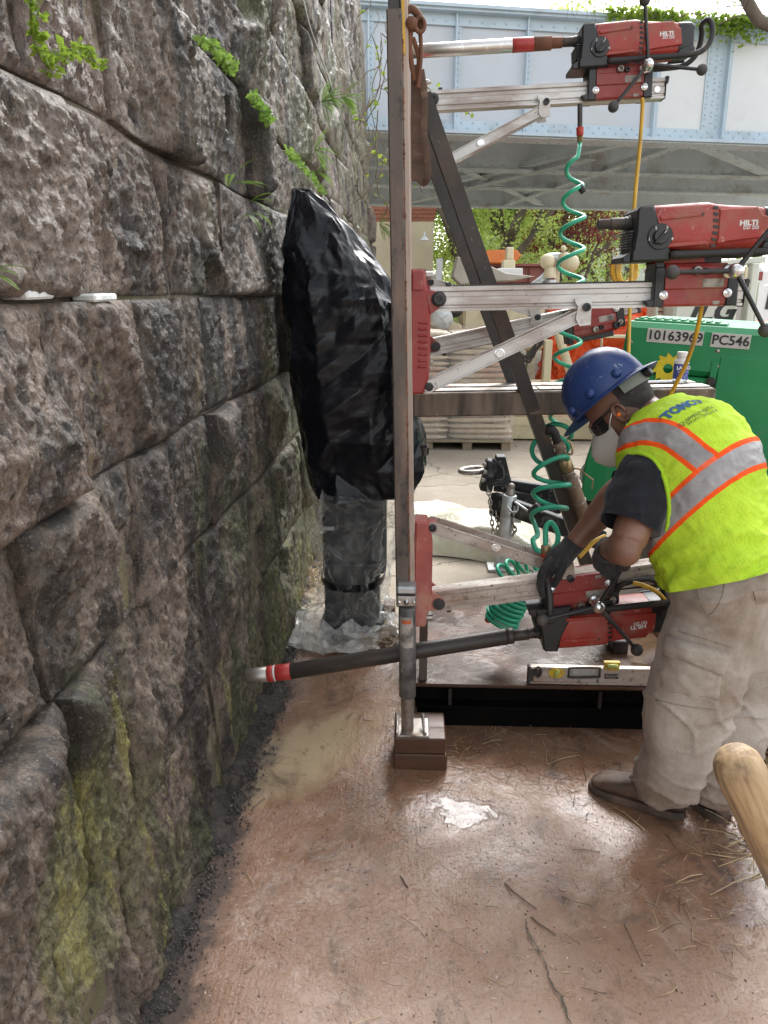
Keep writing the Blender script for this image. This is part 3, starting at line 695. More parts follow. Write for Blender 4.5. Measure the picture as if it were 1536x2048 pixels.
M['bark'] = mat('bark', (.13, .105, .08), .9, 0, .35, 5, .5, 30, .02, stretch=(1, 1, .3))
M['twig'] = mat('dead_twig', (.20, .16, .12), .9, 0, .3, 9, 0)
def add_leaf(mb, c, size, r_):
    a = Vector((r_.gauss(0, 1), r_.gauss(0, 1), r_.gauss(0, .7))).normalized(); b = a.orthogonal().normalized()
    b = (Matrix.Rotation(r_.uniform(0, 6.28), 3, a) @ b); n = a.cross(b)
    mb.add([c, c+a*size*.5+b*size*.32+n*size*.08, c+a*size, c+a*size*.5-b*size*.32+n*size*.08], [(0, 1, 2, 3)])
def tree(name, label, base, height, spread, leafm, n_clump, n_leaf, lsize, seed, trunk_r=.22, lean=0.0, low=.22, group='trees beyond the bridge'):
    r_ = random.Random(seed); t = thing(name, label, 'tree', base, group=group); base = Vector(base)
    tr = MB(); tips = []
    def limb(p, d, L, rad, lv):
        pts = [p]; q = p.copy(); dd = d.normalized()
        for k in range(6):
            dd = (dd+Vector((r_.gauss(0, .13), r_.gauss(0, .13), r_.gauss(.05, .08)))).normalized(); q = q+dd*L/6; pts.append(q.copy())
            if lv < 3 and k >= 2 and r_.random() < .75:
                e = (dd+Vector((r_.gauss(0, .7), r_.gauss(0, .7), r_.gauss(.15, .4)))).normalized(); limb(q, e, L*r_.uniform(.45, .7), rad*.5, lv+1)
        tr.tube(pts, [rad*(1-.1*k) for k in range(7)], 6 if lv < 2 else 4)
        if lv >= 1: tips.append(pts[-1]); tips.append(pts[3])
    limb(base-Vector((0, 0, .2)), Vector((lean, 0, 1)), height*.62, trunk_r, 0)
    limb(base+Vector((0, 0, height*.12)), Vector((lean+.55, .1, 1)), height*.5, trunk_r*.6, 1)
    limb(base+Vector((0, 0, height*.15)), Vector((lean-.6, .1, 1)), height*.5, trunk_r*.6, 1)
    obj('trunk', tr, M['bark'], t, smooth='all')
    lf = MB()
    for k in range(n_clump):
        if tips and r_.random() < .6: c = r_.choice(tips)+Vector((r_.gauss(0, .5), r_.gauss(0, .5), r_.gauss(0, .5)))*spread*.18
        else:
            th = r_.uniform(0, 6.28); q = math.sqrt(r_.random())*spread
            c = base+Vector((q*cos(th), q*sin(th), height*(low+(.98-low)*r_.random()**.9)))
            if (c-base).xy.length > spread*(1.05-.6*((c.z-base.z)/height-.45)**2*2): continue
        cs = r_.uniform(.3, .8)*spread*.15
        for j in range(n_leaf):
            add_leaf(lf, c+Vector((r_.gauss(0, cs), r_.gauss(0, cs), r_.gauss(0, cs*.55))), lsize*r_.uniform(.6, 1.3), r_)
    obj('crown', lf, leafm, t, smooth=False)
    return t
def gp(px, Y): v = P(px, 600, Y=Y); return (v.x, Y, 0)
tree('leafy_tree', 'tall spring green tree with leaning grey limbs behind the diagonal brace', gp(945, 31), 10.0, 4.6, M['leaf'], 330, 70, .15, 3, .34, .12, .16)
tree('leafy_tree', 'bright green tree standing beside the cream building with the brick cornice', gp(850, 36), 11, 4.8, M['leaf'], 520, 70, .16, 4, .24, -.1, .14)
tree('leafy_tree', 'broad green tree behind the cream machinery and the red bin', gp(1055, 38), 11, 5.2, M['leaf'], 440, 70, .16, 5, .25, .05, .14)
tree('maple_tree', 'dark red leaved maple tree behind the green coil hose', gp(1138, 33), 7.6, 2.3, M['leaf_red'], 200, 60, .11, 6, .16, 0, .3)
tree('leafy_tree', 'deep green tree right of the red maple', gp(1215, 40), 9.6, 3.6, M['leaf2'], 300, 60, .15, 7, .2, 0, .1)
tree('leafy_tree', 'dark green tree at the far right edge past the lift', gp(1500, 44), 12, 4.4, M['leaf2'], 260, 60, .16, 8, .22, 0, .15)
tree('leafy_tree', 'low bushy green tree glimpsed left of the green coil hose', gp(1010, 45), 9.5, 5.5, M['leaf2'], 460, 60, .18, 9, .22, 0, .05)
hg = MB(); r_ = random.Random(5)
for k in range(2600):
    x = r_.uniform(-6, 26); add_leaf(hg, Vector((x, 47+r_.gauss(0, .8), abs(r_.gauss(0, 1))*.8+.2)), r_.uniform(.2, .4), r_)
obj('hedge', hg, M['leaf2'], None, smooth=False, label='long low dark hedge far behind the trees', cat='hedge')
# overhanging branch, upper right
ot = thing('overhanging_tree', 'grey tree limb with thin bare twigs against the white sky at upper right', 'tree', P(1640, 20, Y=13))
tr = MB(); c = [P(1700, 120, Y=13.2), P(1600, 70, Y=13), P(1530, 48, Y=12.9), P(1505, 22, Y=12.8), P(1488, -20, Y=12.7), P(1470, -120, Y=12.7)]
tr.tube(spline(c, 5), .085, 8)
tr.tube([P(1700, 120, Y=13.2), P(1720, 600, Y=13.4)], [.2, .3], 10); obj('trunk', tr, M['bark'], ot, smooth='all')
tw = MB(); r_ = random.Random(11)
for k in range(60):
    x = r_.choice((1255, 1290, 1330, 1370, 1400, 1165, 1200, 1480, 1510)); p = P(x+r_.gauss(0, 14), -30, Y=13+r_.uniform(-1, 1)); d = Vector((r_.gauss(-.25, .5), 0, -1)); pts = [p]
    for j in range(7):
        d = (d+Vector((r_.gauss(0, .35), r_.gauss(0, .2), r_.gauss(0, .2)))).normalized(); p = p+d*.075*r_.uniform(.5, 1.2); pts.append(p)
    tw.tube(pts, [.006-.0006*j for j in range(8)], 4)
for (a, b) in (((1490, 10), (1400, 30)), ((1500, 30), (1440, 48)), ((1400, 30), (1360, 34))): tw.tube([P(*a, Y=12.8), P((a[0]+b[0])/2, (a[1]+b[1])/2-6, Y=12.8), P(*b, Y=12.8)], .008, 5)
obj('twigs', tw, M['bark'], ot, smooth='all', kind='stuff')
lf = MB()
for k in range(200): add_leaf(lf, P(r_.uniform(1100, 1536), r_.uniform(-15, 14), Y=13+r_.uniform(-.5, .5)), .05, r_)
obj('buds', lf, M['leaf_ivy'], ot, smooth=False, kind='stuff')
# ivy along the top flange
iv = thing('ivy', 'bright green ivy trailing over the top edge of the bridge girder', 'ivy', bp(u_at(1350, 40), -.3, zt))
lf = MB(); r_ = random.Random(12)
for (x, sx, sy, n) in ((1215, 14, .09, 180), (1262, 22, .10, 240), (1300, 25, .08, 180), (1335, 20, .10, 170), (1430, 26, .16, 420), (1475, 24, .13, 300), (1520, 22, .13, 240), (1390, 20, .05, 70)):
    for k in range(int(n*.7)):
        u = u_at(r_.gauss(x, sx), 40); drop = abs(r_.gauss(0, 1))*sy*1.0
        add_leaf(lf, bp(u, -.29-r_.random()*.12, zt+.03-drop), r_.uniform(.06, .12), r_)
obj('leaves', lf, M['leaf_ivy'], iv, smooth=False, kind='stuff')
# vines hanging at the far end of the wall
vn = thing('wall_vine', 'thin bare vines with a few yellow green leaves at the far end of the wall', 'vine', (-.5, 10.5, 2))
vb = MB(); lf = MB(); r_ = random.Random(13)
for k in range(18):
    p = P(r_.uniform(722, 782), r_.uniform(-20, 300), Y=r_.uniform(8.5, 12.5)); d = Vector((r_.gauss(0, .5), r_.gauss(0, .2), -1)); pts = [p]
    for j in range(12):
        d = (d+Vector((r_.gauss(0, .35), r_.gauss(0, .2), r_.gauss(-.05, .25)))).normalized(); p = p+d*.11; pts.append(p)
        if r_.random() < .25:
            for q in range(3): add_leaf(lf, p+Vector((r_.gauss(0, .04), r_.gauss(0, .04), r_.gauss(0, .04))), .07, r_)
    vb.tube(pts, .006, 4)
obj('stems', vb, M['twig'], vn, smooth='all', kind='stuff'); obj('leaves', lf, M['leaf_ivy'], vn, smooth=False, kind='stuff')
# ------------------------------------------------------------------ buildings far behind
M['stucco'] = mat('cream_stucco', (.58, .50, .36), .85, 0, .08, 2, .1, 20)
M['brick'] = mat('brick_red', (.30, .12, .08), .85, 0, .2, 14, .3, 30)
M['glass_dark'] = mat('dark_window', (.03, .035, .04), .12, 0, .1, 3, 0)
M['white_wall'] = mat('white_siding', (.70, .71, .70), .8, 0, .05, 3, .05, 20)
M['roof_grey'] = mat('grey_roof', (.12, .12, .125), .85, 0, .2, 6, .2, 20)
def bpx(mb, x0, y0, x1, y1, Y, dep, ch=.01, m=None):
    a, b = P(x0, y1, Y=Y), P(x1, y0, Y=Y); lo = min(a.z, b.z)
    mb.box(((a.x+b.x)/2, Y+dep/2, (a.z+b.z)/2), (abs(b.x-a.x), dep, abs(b.z-a.z)), None, ch); return mb
b_ = P(848, 540, Y=27)
bd = thing('cream_building', 'cream stuccoed building with a red brick cornice at the far end of the wall', 'building', (b_.x, 28, 0))
a_ = MB(); x1 = P(866, 540, Y=27).x; a_.box((x1-3.2, 29.5, 2.0), (6.4, 5, 4.0)); obj('wall', a_, M['stucco'], bd)
zc = P(850, 497, Y=27).z
for k in range(4):
    a_ = MB(); a_.box((x1-3.2, 29.5, 4.0+.06+.12*k), (6.4+.06*k, 5+.06*k, .115)); obj('cornice', a_, M['brick'], bd)
a_ = MB(); a_.box((x1-.35, 27-.02, 2.1), (.2, .05, .8)); obj('window', a_, M['glass_dark'], bd)
a_ = MB(); a_.tube([(x1-.3, 26.95, 3.6), (x1-.3, 26.7, 3.65), (x1-.3, 26.5, 3.5)], .03, 6); a_.lathe([(.16, 0), (.05, .12)], (x1-.3, 26.5, 3.38), (0, 0, 1), 10); obj('wall_lamp', a_, M['bridge_dark'], bd)
for (px, Y, w_, h_, lab) in ((975, 52, 5, 5.5, 'white house with a grey roof half hidden behind the leaning tree'), (1180, 55, 7, 5, 'white house with a grey roof glimpsed behind the red maple')):
    c = gp(px, Y); h = thing('white_house', lab, 'house', c, group='white houses beyond the trees'); a_ = MB(); a_.box((c[0], Y, h_/2), (w_, 6, h_)); obj('wall', a_, M['white_wall'], h)
    a_ = MB(); a_.prism([(-w_/2-.3, h_+.003), (w_/2+.3, h_+.003), (0, h_+2.2)], (c[0], Y-3.3, 0), (1, 0, 0), (0, 0, 1), (0, 6.6, 0)); obj('roof', a_, M['roof_grey'], h)
    for k in (-1, 1):
        a_ = MB(); a_.box((c[0]+k*w_*.25, Y-3.02, h_*.6), (.9, .08, 1.3)); f = obj('window', a_, M['white_wall'], h)
        a_ = MB(); a_.box((c[0]+k*w_*.25, Y-3.07, h_*.6), (.75, .04, 1.1)); obj('pane', a_, M['glass_dark'], f)
# ------------------------------------------------------------------ machines and materials stored behind the rig
M['cream'] = mat('cream_machine_paint', (.66, .58, .39), .5, 0, .06, 3, .05, 30, dirt=((.42, .34, .22), .28, 4))
M['cream_dim'] = mat('dusty_cream_paint', (.56, .50, .36), .65, 0, .1, 5, .1, 40, dirt=((.34, .29, .22), .4, 6))
M['galv'] = mat('galvanised_pipe', (.50, .52, .52), .45, .6, .15, 14, .08, 60, dirt=((.3, .27, .23), .3, 9))
M['bag_paper'] = None
def bag_mat():
    s = NT('printed_paper_sack'); v = s.coords('Object'); oi = s.n.new('ShaderNodeObjectInfo')
    n = s.noise(s.coords('Object', (1.2, 1, 7)), 4, 3); c = s.ramp(n, [(.4, (.52, .40, .29)), (.6, (.64, .53, .41))])
    c = s.mix(s.ramp(s.noise(s.coords('World', (.7, 1, 3.2), (2, 0, 1)), 2.6, 3, .5, .3), [(.54, 0), (.62, .6)]), c, (.46, .17, .10))
    s.put('Base Color', c).put('Roughness', .6).put('Normal', s.bump(s.noise(v, 26, 5), .5, .012)); return s.m
M['bag_paper'] = bag_mat()
pl = thing('pallet', 'weathered wooden pallet under the shrink wrapped grout sacks', 'pallet', (P(930, 890, Y=8.3).x, 8.8, 0))
xl, xr = P(770, 880, Y=8.25).x, P(1022, 880, Y=8.25).x
M['pallet'] = mat('pallet_wood', (.30, .24, .17), .8, 0, .25, 5, .3, 40)
for k in range(4):
    a_ = MB(); a_.box((xl+.05+(xr-xl-.1)*k/3, 8.8, .045), (.10, 1.1, .085), None, .004); obj('block', a_, M['pallet'], pl)
for k in range(6):
    a_ = MB(); a_.box(((xl+xr)/2, 8.3+k*.2, .098), (xr-xl, .14, .02), None, .003); obj('board', a_, M['pallet'], pl)
sk = thing('sack_stack', 'shrink wrapped stack of pale grout sacks with red print on a pallet behind the rig', 'sacks', ((xl+xr)/2, 8.8, .11))
bag_me = None; NL = 19; bw2 = (xr-xl)/2
for k in range(NL):
    for i in range(2):
        for j in range(2):
            c = Vector((xl+bw2*(i+.5)+rng.uniform(-.02, .02), 8.52+j*.54+rng.uniform(-.015, .02), .115+.060*k+.030))
            if bag_me is None:
                mb = MB()
                mb.grid(lambda u, v: (0, 0, 0), 1, 1); mb = MB(); n = 12
                def sk_pt(u, v):
                    th = v*2*pi; x = (u-.5)*bw2*.99; e = 1-abs(2*u-1)**5; yy = cos(th); zz = sin(th)
                    return (x, .27*math.copysign(abs(yy)**.35, yy)*(1-.1*(1-e)), .030*math.copysign(abs(zz)**.6, zz)*(.35+.65*e))
                mb.loft([[sk_pt(i_/8, k_/14) for k_ in range(14)] for i_ in range(9)])
                o = obj('sack', mb, M['bag_paper'], sk, local=True, smooth=60); bag_me = o
            else:
                o = bag_me.copy(); COL.objects.link(o); o.parent = sk; W[o] = W[sk]
            o.location = W[sk].inverted() @ c; o.rotation_euler = (rng.uniform(-.02, .02), rng.uniform(-.02, .02), rng.uniform(-.02, .02))
def film_mat(name, col, alpha, rough=.15, bs=30):
    s = NT(name); v = s.coords('Object'); n = s.noise(s.coords('Object', (1, 1, .3)), 9, 7, .65, 1.0)
    s.put('Base Color', col).put('Roughness', rough).put('Alpha', s.ramp(n, [(.3, alpha*.55), (.7, min(1, alpha*1.5))]))
    s.put('Normal', s.bump(s.noise(v, bs, 7, .6, .8), .5, .012)); return s.m
M['film'] = film_mat('stretch_film', (.80, .74, .66), .26)
fm = MB(); fm.loft([[(xl-.02+(xr-xl+.04)*a, 8.24+1.12*b, z+.01*sin(9*a+z*7)) for (a, b) in [(q/10, 0) for q in range(11)]+[(1, q/8) for q in range(1, 9)]+[(1-q/10, 1) for q in range(1, 11)]+[(0, 1-q/8) for q in range(1, 8)]] for z in np.linspace(.1, 1.27, 14)], cap=False)
obj('stretch_wrap', fm, M['film'], sk, smooth='all')
# cream grout plant
gpn = thing('grout_plant', 'cream painted grout mixing plant with tank, pump motor and pipework behind the rig', 'grout plant', (P(1000, 680, Y=9.6).x, 9.8, 0))
a_ = MB(); bpx(a_, 925, 592, 1092, 700, 9.5, 1.3, .03); obj('tank', a_, M['cream'], gpn)
a_ = MB(); bpx(a_, 920, 586, 1100, 593, 9.45, 1.4, .008); obj('tank_lid', a_, M['cream_dim'], gpn)
a_ = MB(); bpx(a_, 862, 648, 924, 760, 9.3, .9, .02); obj('pump_box', a_, M['cream'], gpn)
a_ = MB(); bpx(a_, 930, 660, 948, 700, 9.42, .08, .01); obj('panel_post', a_, M['cream_dim'], gpn)
c = P(884, 638, Y=9.1); a_ = MB(); a_.lathe([(.085, 0), (.125, .015), (.13, .05), (.11, .06), (.11, .3), (.08, .34)], c, (0, 1, 0), 24); mo_ = obj('pump_motor', a_, M['galv'], gpn)
a_ = MB(); a_.bar(c+Vector((-.07, -.012, -.05)), c+Vector((.07, -.012, .05)), .012, .01); a_.bar(c+Vector((-.05, -.012, .06)), c+Vector((.05, -.012, -.06)), .012, .01); a_.ball(c+Vector((.0, 0, -.16)), .04, 8); obj('motor_bracket', a_, M['galv'], mo_)
a_ = MB(); a_.ball(P(906, 622, Y=9.25), .1, 10, (1.2, 1, .8)); obj('pump_housing', a_, M['black_rubber'], gpn)
a_ = MB(); bpx(a_, 1085, 680, 1106, 778, 8.9, .12, .008); obj('leg', a_, M['cream'], gpn)
a_ = MB(); bpx(a_, 1052, 700, 1072, 765, 9.6, .12, .008); obj('leg', a_, M['cream_dim'], gpn)
a_ = MB(); bpx(a_, 1035, 765, 1150, 782, 8.85, .3, .008); obj('cross_rail', a_, M['cream'], gpn)
a_ = MB(); bpx(a_, 1018, 836, 1190, 878, 8.85, .5, .008); bpx(a_, 1018, 846, 1190, 851, 8.84, .02, 0); obj('skid', a_, M['cream'], gpn)
a_ = MB(); a_.tube([P(1108, 640, Y=8.9), P(1150, 775, Y=8.9)], .05, 10); obj('strut_pipe', a_, M['cream'], gpn)
a_ = MB(); bpx(a_, 996, 536, 1046, 556, 9.7, .4, .01); obj('control_box', a_, M['white_wall'], gpn)
a_ = MB(); bpx(a_, 1012, 494, 1028, 538, 9.9, .16, .01); bpx(a_, 1006, 520, 1031, 538, 9.85, .22, .01); obj('mast_block', a_, M['cream'], gpn)
pp = MB(); pp.tube(spline([P(1040, 590, Y=9.6), P(1085, 560, Y=9.6), P(1100, 540, Y=9.6), P(1094, 520, Y=9.6), P(1108, 515, Y=9.6), P(1150, 517, Y=9.6)], 6), .055, 10); obj('pipe', pp, M['galv'], gpn, smooth=50)
pp = MB(); pp.ball(P(1095, 523, Y=9.55), .09, 12); pp.tube([P(1100, 535, Y=9.55), P(1100, 556, Y=9.55)], [.06, .08], 12); pp.ball(P(1140, 526, Y=9.55), .11, 12); pp.tube([P(1126, 505, Y=9.55), P(1128, 520, Y=9.55)], .05, 10); pp.ball(P(1127, 497, Y=9.55), .035, 10)
obj('valve', pp, M['cream'], gpn, smooth=50)
pp = MB(); bpx(pp, 1110, 512, 1122, 592, 9.62, .1, .01); obj('pipe_post', pp, M['cream'], gpn)
pp = MB(); [pp.cyl(P(1100, 560+9*k, Y=9.55), P(1100, 566+9*k, Y=9.55), .075, n=14) for k in range(5)]; obj('pipe_coupling', pp, M['galv'], gpn)
hz = MB(); r_ = random.Random(21)
for k in range(7): hz.tube(spline([P(1030+r_.uniform(-8, 8), 705+r_.uniform(-5, 5), Y=9.2), P(1050+r_.uniform(-12, 12), 722+r_.uniform(-16, 14), Y=9.15), P(1080+r_.uniform(-8, 8), 690+r_.uniform(-10, 12), Y=9.2), P(1098, 672, Y=9.2)], 6), .014, 6)
obj('control_hoses', hz, M['dark_steel'], gpn, smooth='all')
fb = thing('folded_tarp', 'stiff grey folded tarpaulin lying on the left end of the cream plant', 'tarpaulin', P(925, 560, Y=9.4))
fb_m = MB(); fb_m.prism([(0, 0), (.05, .22), (.32, .16), (.62, .04), (.95, .0), (.7, -.05), (.35, -.06), (.1, -.09)], P(905, 553, Y=9.3), (1, 0, 0), (0, 0, 1), (0, .5, 0), .012)
obj('sheet', fb_m, mat('grey_canvas', (.40, .37, .32), .8, 0, .15, 5, .3, 20), fb)
M['bin_red'] = mat('faded_red_oxide', (.26, .095, .075), .7, 0, .15, 4, .1, 30)
bn = thing('refuse_skip', 'faded red steel skip with upright ribs behind the cream plant', 'skip', (P(1045, 560, Y=14).x, 14, 0))
a_ = MB(); bpx(a_, 975, 532, 1118, 566, 14.0, 2.2, .02); bpx(a_, 975, 560, 1118, 640, 14.05, 2.1, .02); obj('body', a_, M['bin_red'], bn)
for x in (990, 1022, 1055, 1085, 1112):
    a_ = MB(); bpx(a_, x, 530, x+5, 640, 13.94, .055, .004); obj('rib', a_, M['bin_red'], bn)
a_ = MB(); bpx(a_, 972, 527, 1121, 533, 13.9, 2.4, .01); obj('rim', a_, M['bin_red'], bn)
bc = thing('barrier_light', 'orange plastic hopper piece resting on the red skip', 'plastic hopper', P(1000, 527, Y=13.8))
a_ = MB(); q = P(1000, 527, Y=13.75); a_.prism([(-.22, .003), (.25, .003), (.36, .12), (.28, .22), (-.2, .22), (-.3, .12)], q, (1, 0, 0), (0, 0, 1), (0, .4, 0), .02); obj('shell', a_, mat('orange_plastic', (.75, .22, .05), .5, 0, .1, 9, .1, 30), bc)
ct = thing('utility_cabinet', 'slim pale grey utility cabinet standing before the cream building', 'cabinet', (P(878, 560, Y=15).x, 15, 0))
a_ = MB(); bpx(a_, 871, 516, 886, 640, 15, .2, .01); obj('body', a_, M['galv'], ct); a_ = MB(); bpx(a_, 873, 522, 884, 600, 14.97, .03, .004); obj('door', a_, M['bridge_white'], ct)
# orange mesh tarp heap
M['orange_tarp'] = mat('orange_tarp', (.80, .115, .028), .5, 0, .12, 5, .3, 24, .02, src='World')
ox0, ox1 = P(1100, 700, Y=9.9).x, P(1330, 700, Y=9.9).x
def tarp_ring(z, k):
    return [(ox0+(ox1-ox0)*(.5+(.56-.16*k)*math.copysign(abs(cos(t))**.7, cos(t))), 10.1+.7*(1-.45*k)*math.copysign(abs(sin(t))**.7, sin(t)), z) for t in [2*pi*q/18 for q in range(18)]]
v_, f_ = crumple([tarp_ring(z, k) for z, k in ((1.58, .9), (1.45, .6), (1.15, .3), (.75, .1), (.5, 0), (.25, 0), (.03, -.1))], (.05, .045, .025, .012), 5, lambda v: setattr(v.co, 'z', max(v.co.z, .008)), True)
from_arrays('orange_tarp', v_, f_, M['orange_tarp'], None, smooth=28, label='crumpled bright orange tarpaulin heap left of the green compressor', cat='tarpaulin')
pfm = thing('pipe_frame', 'small cream barrier frame standing in front of the orange tarpaulin', 'barrier frame', (P(1205, 700, Y=6.9).x, 6.9, 0))
a_ = MB(); bpx(a_, 1196, 668, 1207, 780, 6.9, .05, .004); obj('post', a_, M['cream'], pfm)
a_ = MB(); bpx(a_, 1208, 670, 1256, 676, 6.9, .04, .003); obj('rail', a_, M['cream'], pfm)
a_ = MB(); bpx(a_, 1247, 676, 1254, 780, 6.9, .05, .004); obj('post', a_, M['cream'], pfm)
# white lift with JLG lettering
M['lift'] = mat('off_white_machine_paint', (.60, .62, .55), .5, 0, .05, 3, .05, 30, dirt=((.5, .48, .4), .2, 4))
lf_ = thing('aerial_lift', 'off white aerial lift with large dark JLG lettering behind the green compressor', 'aerial lift', (P(1400, 640, Y=8.4).x, 8.8, 0))
a_ = MB(); bpx(a_, 1330, 548, 1484, 800, 8.4, 1.0, .03); obj('turret_cover', a_, M['lift'], lf_)
a_ = MB(); bpx(a_, 1295, 606, 1318, 800, 8.5, .12, .01); obj('guard_post', a_, M['lift'], lf_)
a_ = MB(); bpx(a_, 1487, 526, 1506, 800, 8.2, .16, .01); obj('mast_post', a_, M['lift'], lf_)
a_ = MB(); bpx(a_, 1507, 562, 1521, 650, 8.25, .12, .01); obj('side_box', a_, M['lift'], lf_)
a_ = MB(); a_.bar(P(1290, 541, Y=8.3), P(1528, 519, Y=8.3), .055, .1, (0, 1, 0), .008); a_.bar(P(1320, 545, Y=8.36), P(1490, 529, Y=8.36), .03, .05, (0, 1, 0), .006); obj('boom_rail', a_, M['lift'], lf_)
a_ = MB(); bpx(a_, 1488, 534, 1497, 562, 8.16, .03, .004); obj('bracket', a_, M['cream'], lf_)
a_ = MB(); bpx(a_, 1452, 536, 1456, 548, 8.36, .03, .003); obj('hook', a_, M['cream'], lf_)
a_ = MB(); bpx(a_, 1318, 640, 1332, 800, 8.4, .1, .01); obj('guard_post', a_, M['lift'], lf_)
for k in range(4):
    a_ = MB(); bpx(a_, 1306, 604+k*9, 1330, 607+k*9, 8.75, .05, .003); obj('ladder_rung', a_, M['rust'], lf_)
for (x, y) in ((8.0, .0),):
    for xx in (1310, 1480):
        a_ = MB(); q = P(xx, 800, Y=8.3); a_.lathe([(.12, -.13), (.33, -.12), (.36, -.07), (.36, .07), (.33, .12), (.12, .13)], (q.x, 8.35, .36), (0, 1, 0), 24); obj('wheel', a_, M['black_rubber'], lf_)
text_on('lettering', 'JLG', .30, P(1422, 624, Y=8.395), (1, 0, .03), (0, 0, 1), M['dark_print'], lf_, bold=.012, shear=.35, sx=1.05)
# white van at the right edge
vx = P(1508, 600, Y=12).x
van = thing('white_van', 'white van with dark window and red stripe at the right edge behind the lift', 'van', (vx+2, 12.9, 0))
M['van_white'] = mat('van_white', (.78, .79, .78), .3, 0, .03, 3, 0, coat=.4)
a_ = MB(); a_.prism([(-.1, .45), (4.6, .45), (4.6, 1.05), (3.6, 1.2), (2.9, 1.98), (.05, 2.02), (-.08, 1.8)], (vx, 12, 0), (1, 0, 0), (0, 0, 1), (0, 1.9, 0), .06); obj('body', a_, M['van_white'], van)
a_ = MB(); a_.prism([(.17, 1.43), (.75, 1.43), (.75, 1.75), (.2, 1.75)], (vx, 11.985, 0), (1, 0, 0), (0, 0, 1), (0, .01, 0), .003); obj('window', a_, M['glass_dark'], van)
a_ = MB(); a_.box((vx+2, 11.992, 1.02), (4.0, .012, .05)); obj('stripe', a_, M['orange_tarp'], van)
a_ = MB(); a_.box((vx+.05, 11.99, 1.9), (.05, .02, .12)); obj('tail_light', a_, M['red'], van)
text_on('lettering', 'INDUSTRIAL', .155, (vx-.25, 11.99, 1.2), (1, 0, 0), (0, 0, 1), M['red'], van, align='LEFT', bold=.004)
text_on('lettering', 'SERVICES', .155, (vx-.65, 11.99, .82), (1, 0, 0), (0, 0, 1), M['red'], van, align='LEFT', bold=.004)
for xx in (.8, 3.7):
    a_ = MB(); a_.lathe([(.1, -.11), (.32, -.1), (.34, -.06), (.34, .06), (.32, .1), (.1, .11)], (vx+xx, 12.05, .34), (0, 1, 0), 24); obj('wheel', a_, M['black_rubber'], van)
# ------------------------------------------------------------------ drilling rig: skid deck, posts, beam, braces, jack leg
def wet_deck():
    s = NT('wet_muddy_steel_deck'); v = s.coords('World')
    a = s.noise(v, 2.6, 7, .6, .8); b = s.noise(s.coords('World', (1, 1, 1), (3, 1, 0)), 9, 8, .65)
    c = s.ramp(a, [(.3, (.030, .018, .012)), (.52, (.085, .045, .028)), (.75, (.19, .105, .062))])
    c = s.mix(s.ramp(b, [(.55, 0), (.7, .6)]), c, (.022, .016, .013))
    s.put('Base Color', c); pu = s.noise(s.coords('World', (1, 1, 1), (1, 6, 0)), 2.8, 6, .6)
    s.put('Roughness', s.mix(s.ramp(pu, [(.48, 0), (.56, 1)]), s.ramp(b, [(.3, .30), (.7, .6)]), .20)); s.put('Specular IOR Level', .32)
    h = s.noise(v, 55, 7, .7); s.put('Normal', s.bump(s.math('MULTIPLY', h, s.ramp(pu, [(.46, 1), (.56, .08)])), .5, .006)); s.put('IOR', 1.4); return s.m
M['deck'] = wet_deck()
M['deck_shade'] = mat('shade_black_steel', (.004, .0035, .003), .8, 0, .4, 6, .2, 60, dirt=((.012, .009, .007), .15, 6))  # black steel with the under-deck shade put into its colour
M['deck_shade'].node_tree.nodes['Principled BSDF'].inputs['Specular IOR Level'].default_value = .06
FY, RY = 2.45, 3.36
rig = thing('drilling_rig', 'muddy welded steel drilling rig frame with a tall post, diagonal braces and a skid deck', 'drilling rig', (0, 2.6, 0))
D0, D1, DY0, DY1, DZ = P(830, 1363, Y=2.6).x, 2.3, 2.6, 3.52, .208
a_ = MB(); a_.box(((D0+D1)/2, (DY0+DY1)/2, DZ-.007), (D1-D0, DY1-DY0, .014), None, .004); obj('deck_plate', a_, M['deck'], rig)
for (y0, nm) in ((DY0+.012, 1), (DY1-.10, 0), ((DY0+DY1)/2, 0)):
    a_ = MB(); a_.box(((D0+D1)/2, y0+.045, DZ-.019), (D1-D0-.002, .10, .009), None, .002); a_.box(((D0+D1)/2, y0+.05, DZ-.058), (D1-D0-.01, .008, .072)); a_.box(((D0+D1)/2, y0+.045, DZ-.099), (D1-D0-.002, .10, .009), None, .002)
    obj('skid_beam', a_, M['deck_shade'], rig)
for x in (P(900, 1385, Y=2.62).x, P(1200, 1385, Y=2.62).x, 1.6):
    a_ = MB(); a_.box((x, DY0+.045, DZ-.0585), (.012, .07, .069)); obj('web_stiffener', a_, M['black_paint'], rig)
for x in (D0+.052, D1-.05):
    a_ = MB(); a_.box((x, (DY0+DY1)/2, DZ-.0585), (.1, DY1-DY0-.23, .075)); obj('cross_member', a_, M['black_paint'], rig)
a_ = MB(); a_.box(((D0+D1)/2, DY1-.02, .052), (D1-D0, .02, .096)); obj('shade_panel', a_, M['deck_shade'], rig)  # closing panels added under the deck to keep daylight out
a_ = MB(); a_.box((D0+.03, (DY0+DY1)/2+.1, .052), (.03, DY1-DY0-.26, .096)); obj('shade_panel', a_, M['deck_shade'], rig)
a_ = MB(); a_.box(((D0+D1)/2, 2.672, .052), (D1-D0-.02, .03, .098)); obj('shade_panel', a_, M['deck_shade'], rig)  # dark board added across the front gap, standing in for shade
a_ = MB(); a_.box(((D0+D1)/2, 2.98, .052), (D1-D0-.1, .02, .096)); obj('shade_panel', a_, M['deck_shade'], rig)
for (x, y) in ((.5, 3.40), (1.3, 3.40), (2.1, 2.75), (2.1, 3.4), (.28, 3.1)):
    a_ = MB(); a_.box((x, y, (DZ-.104)/2+.004), (.14, .12, DZ-.105)); obj('bearing_block', a_, M['black_paint'], rig)
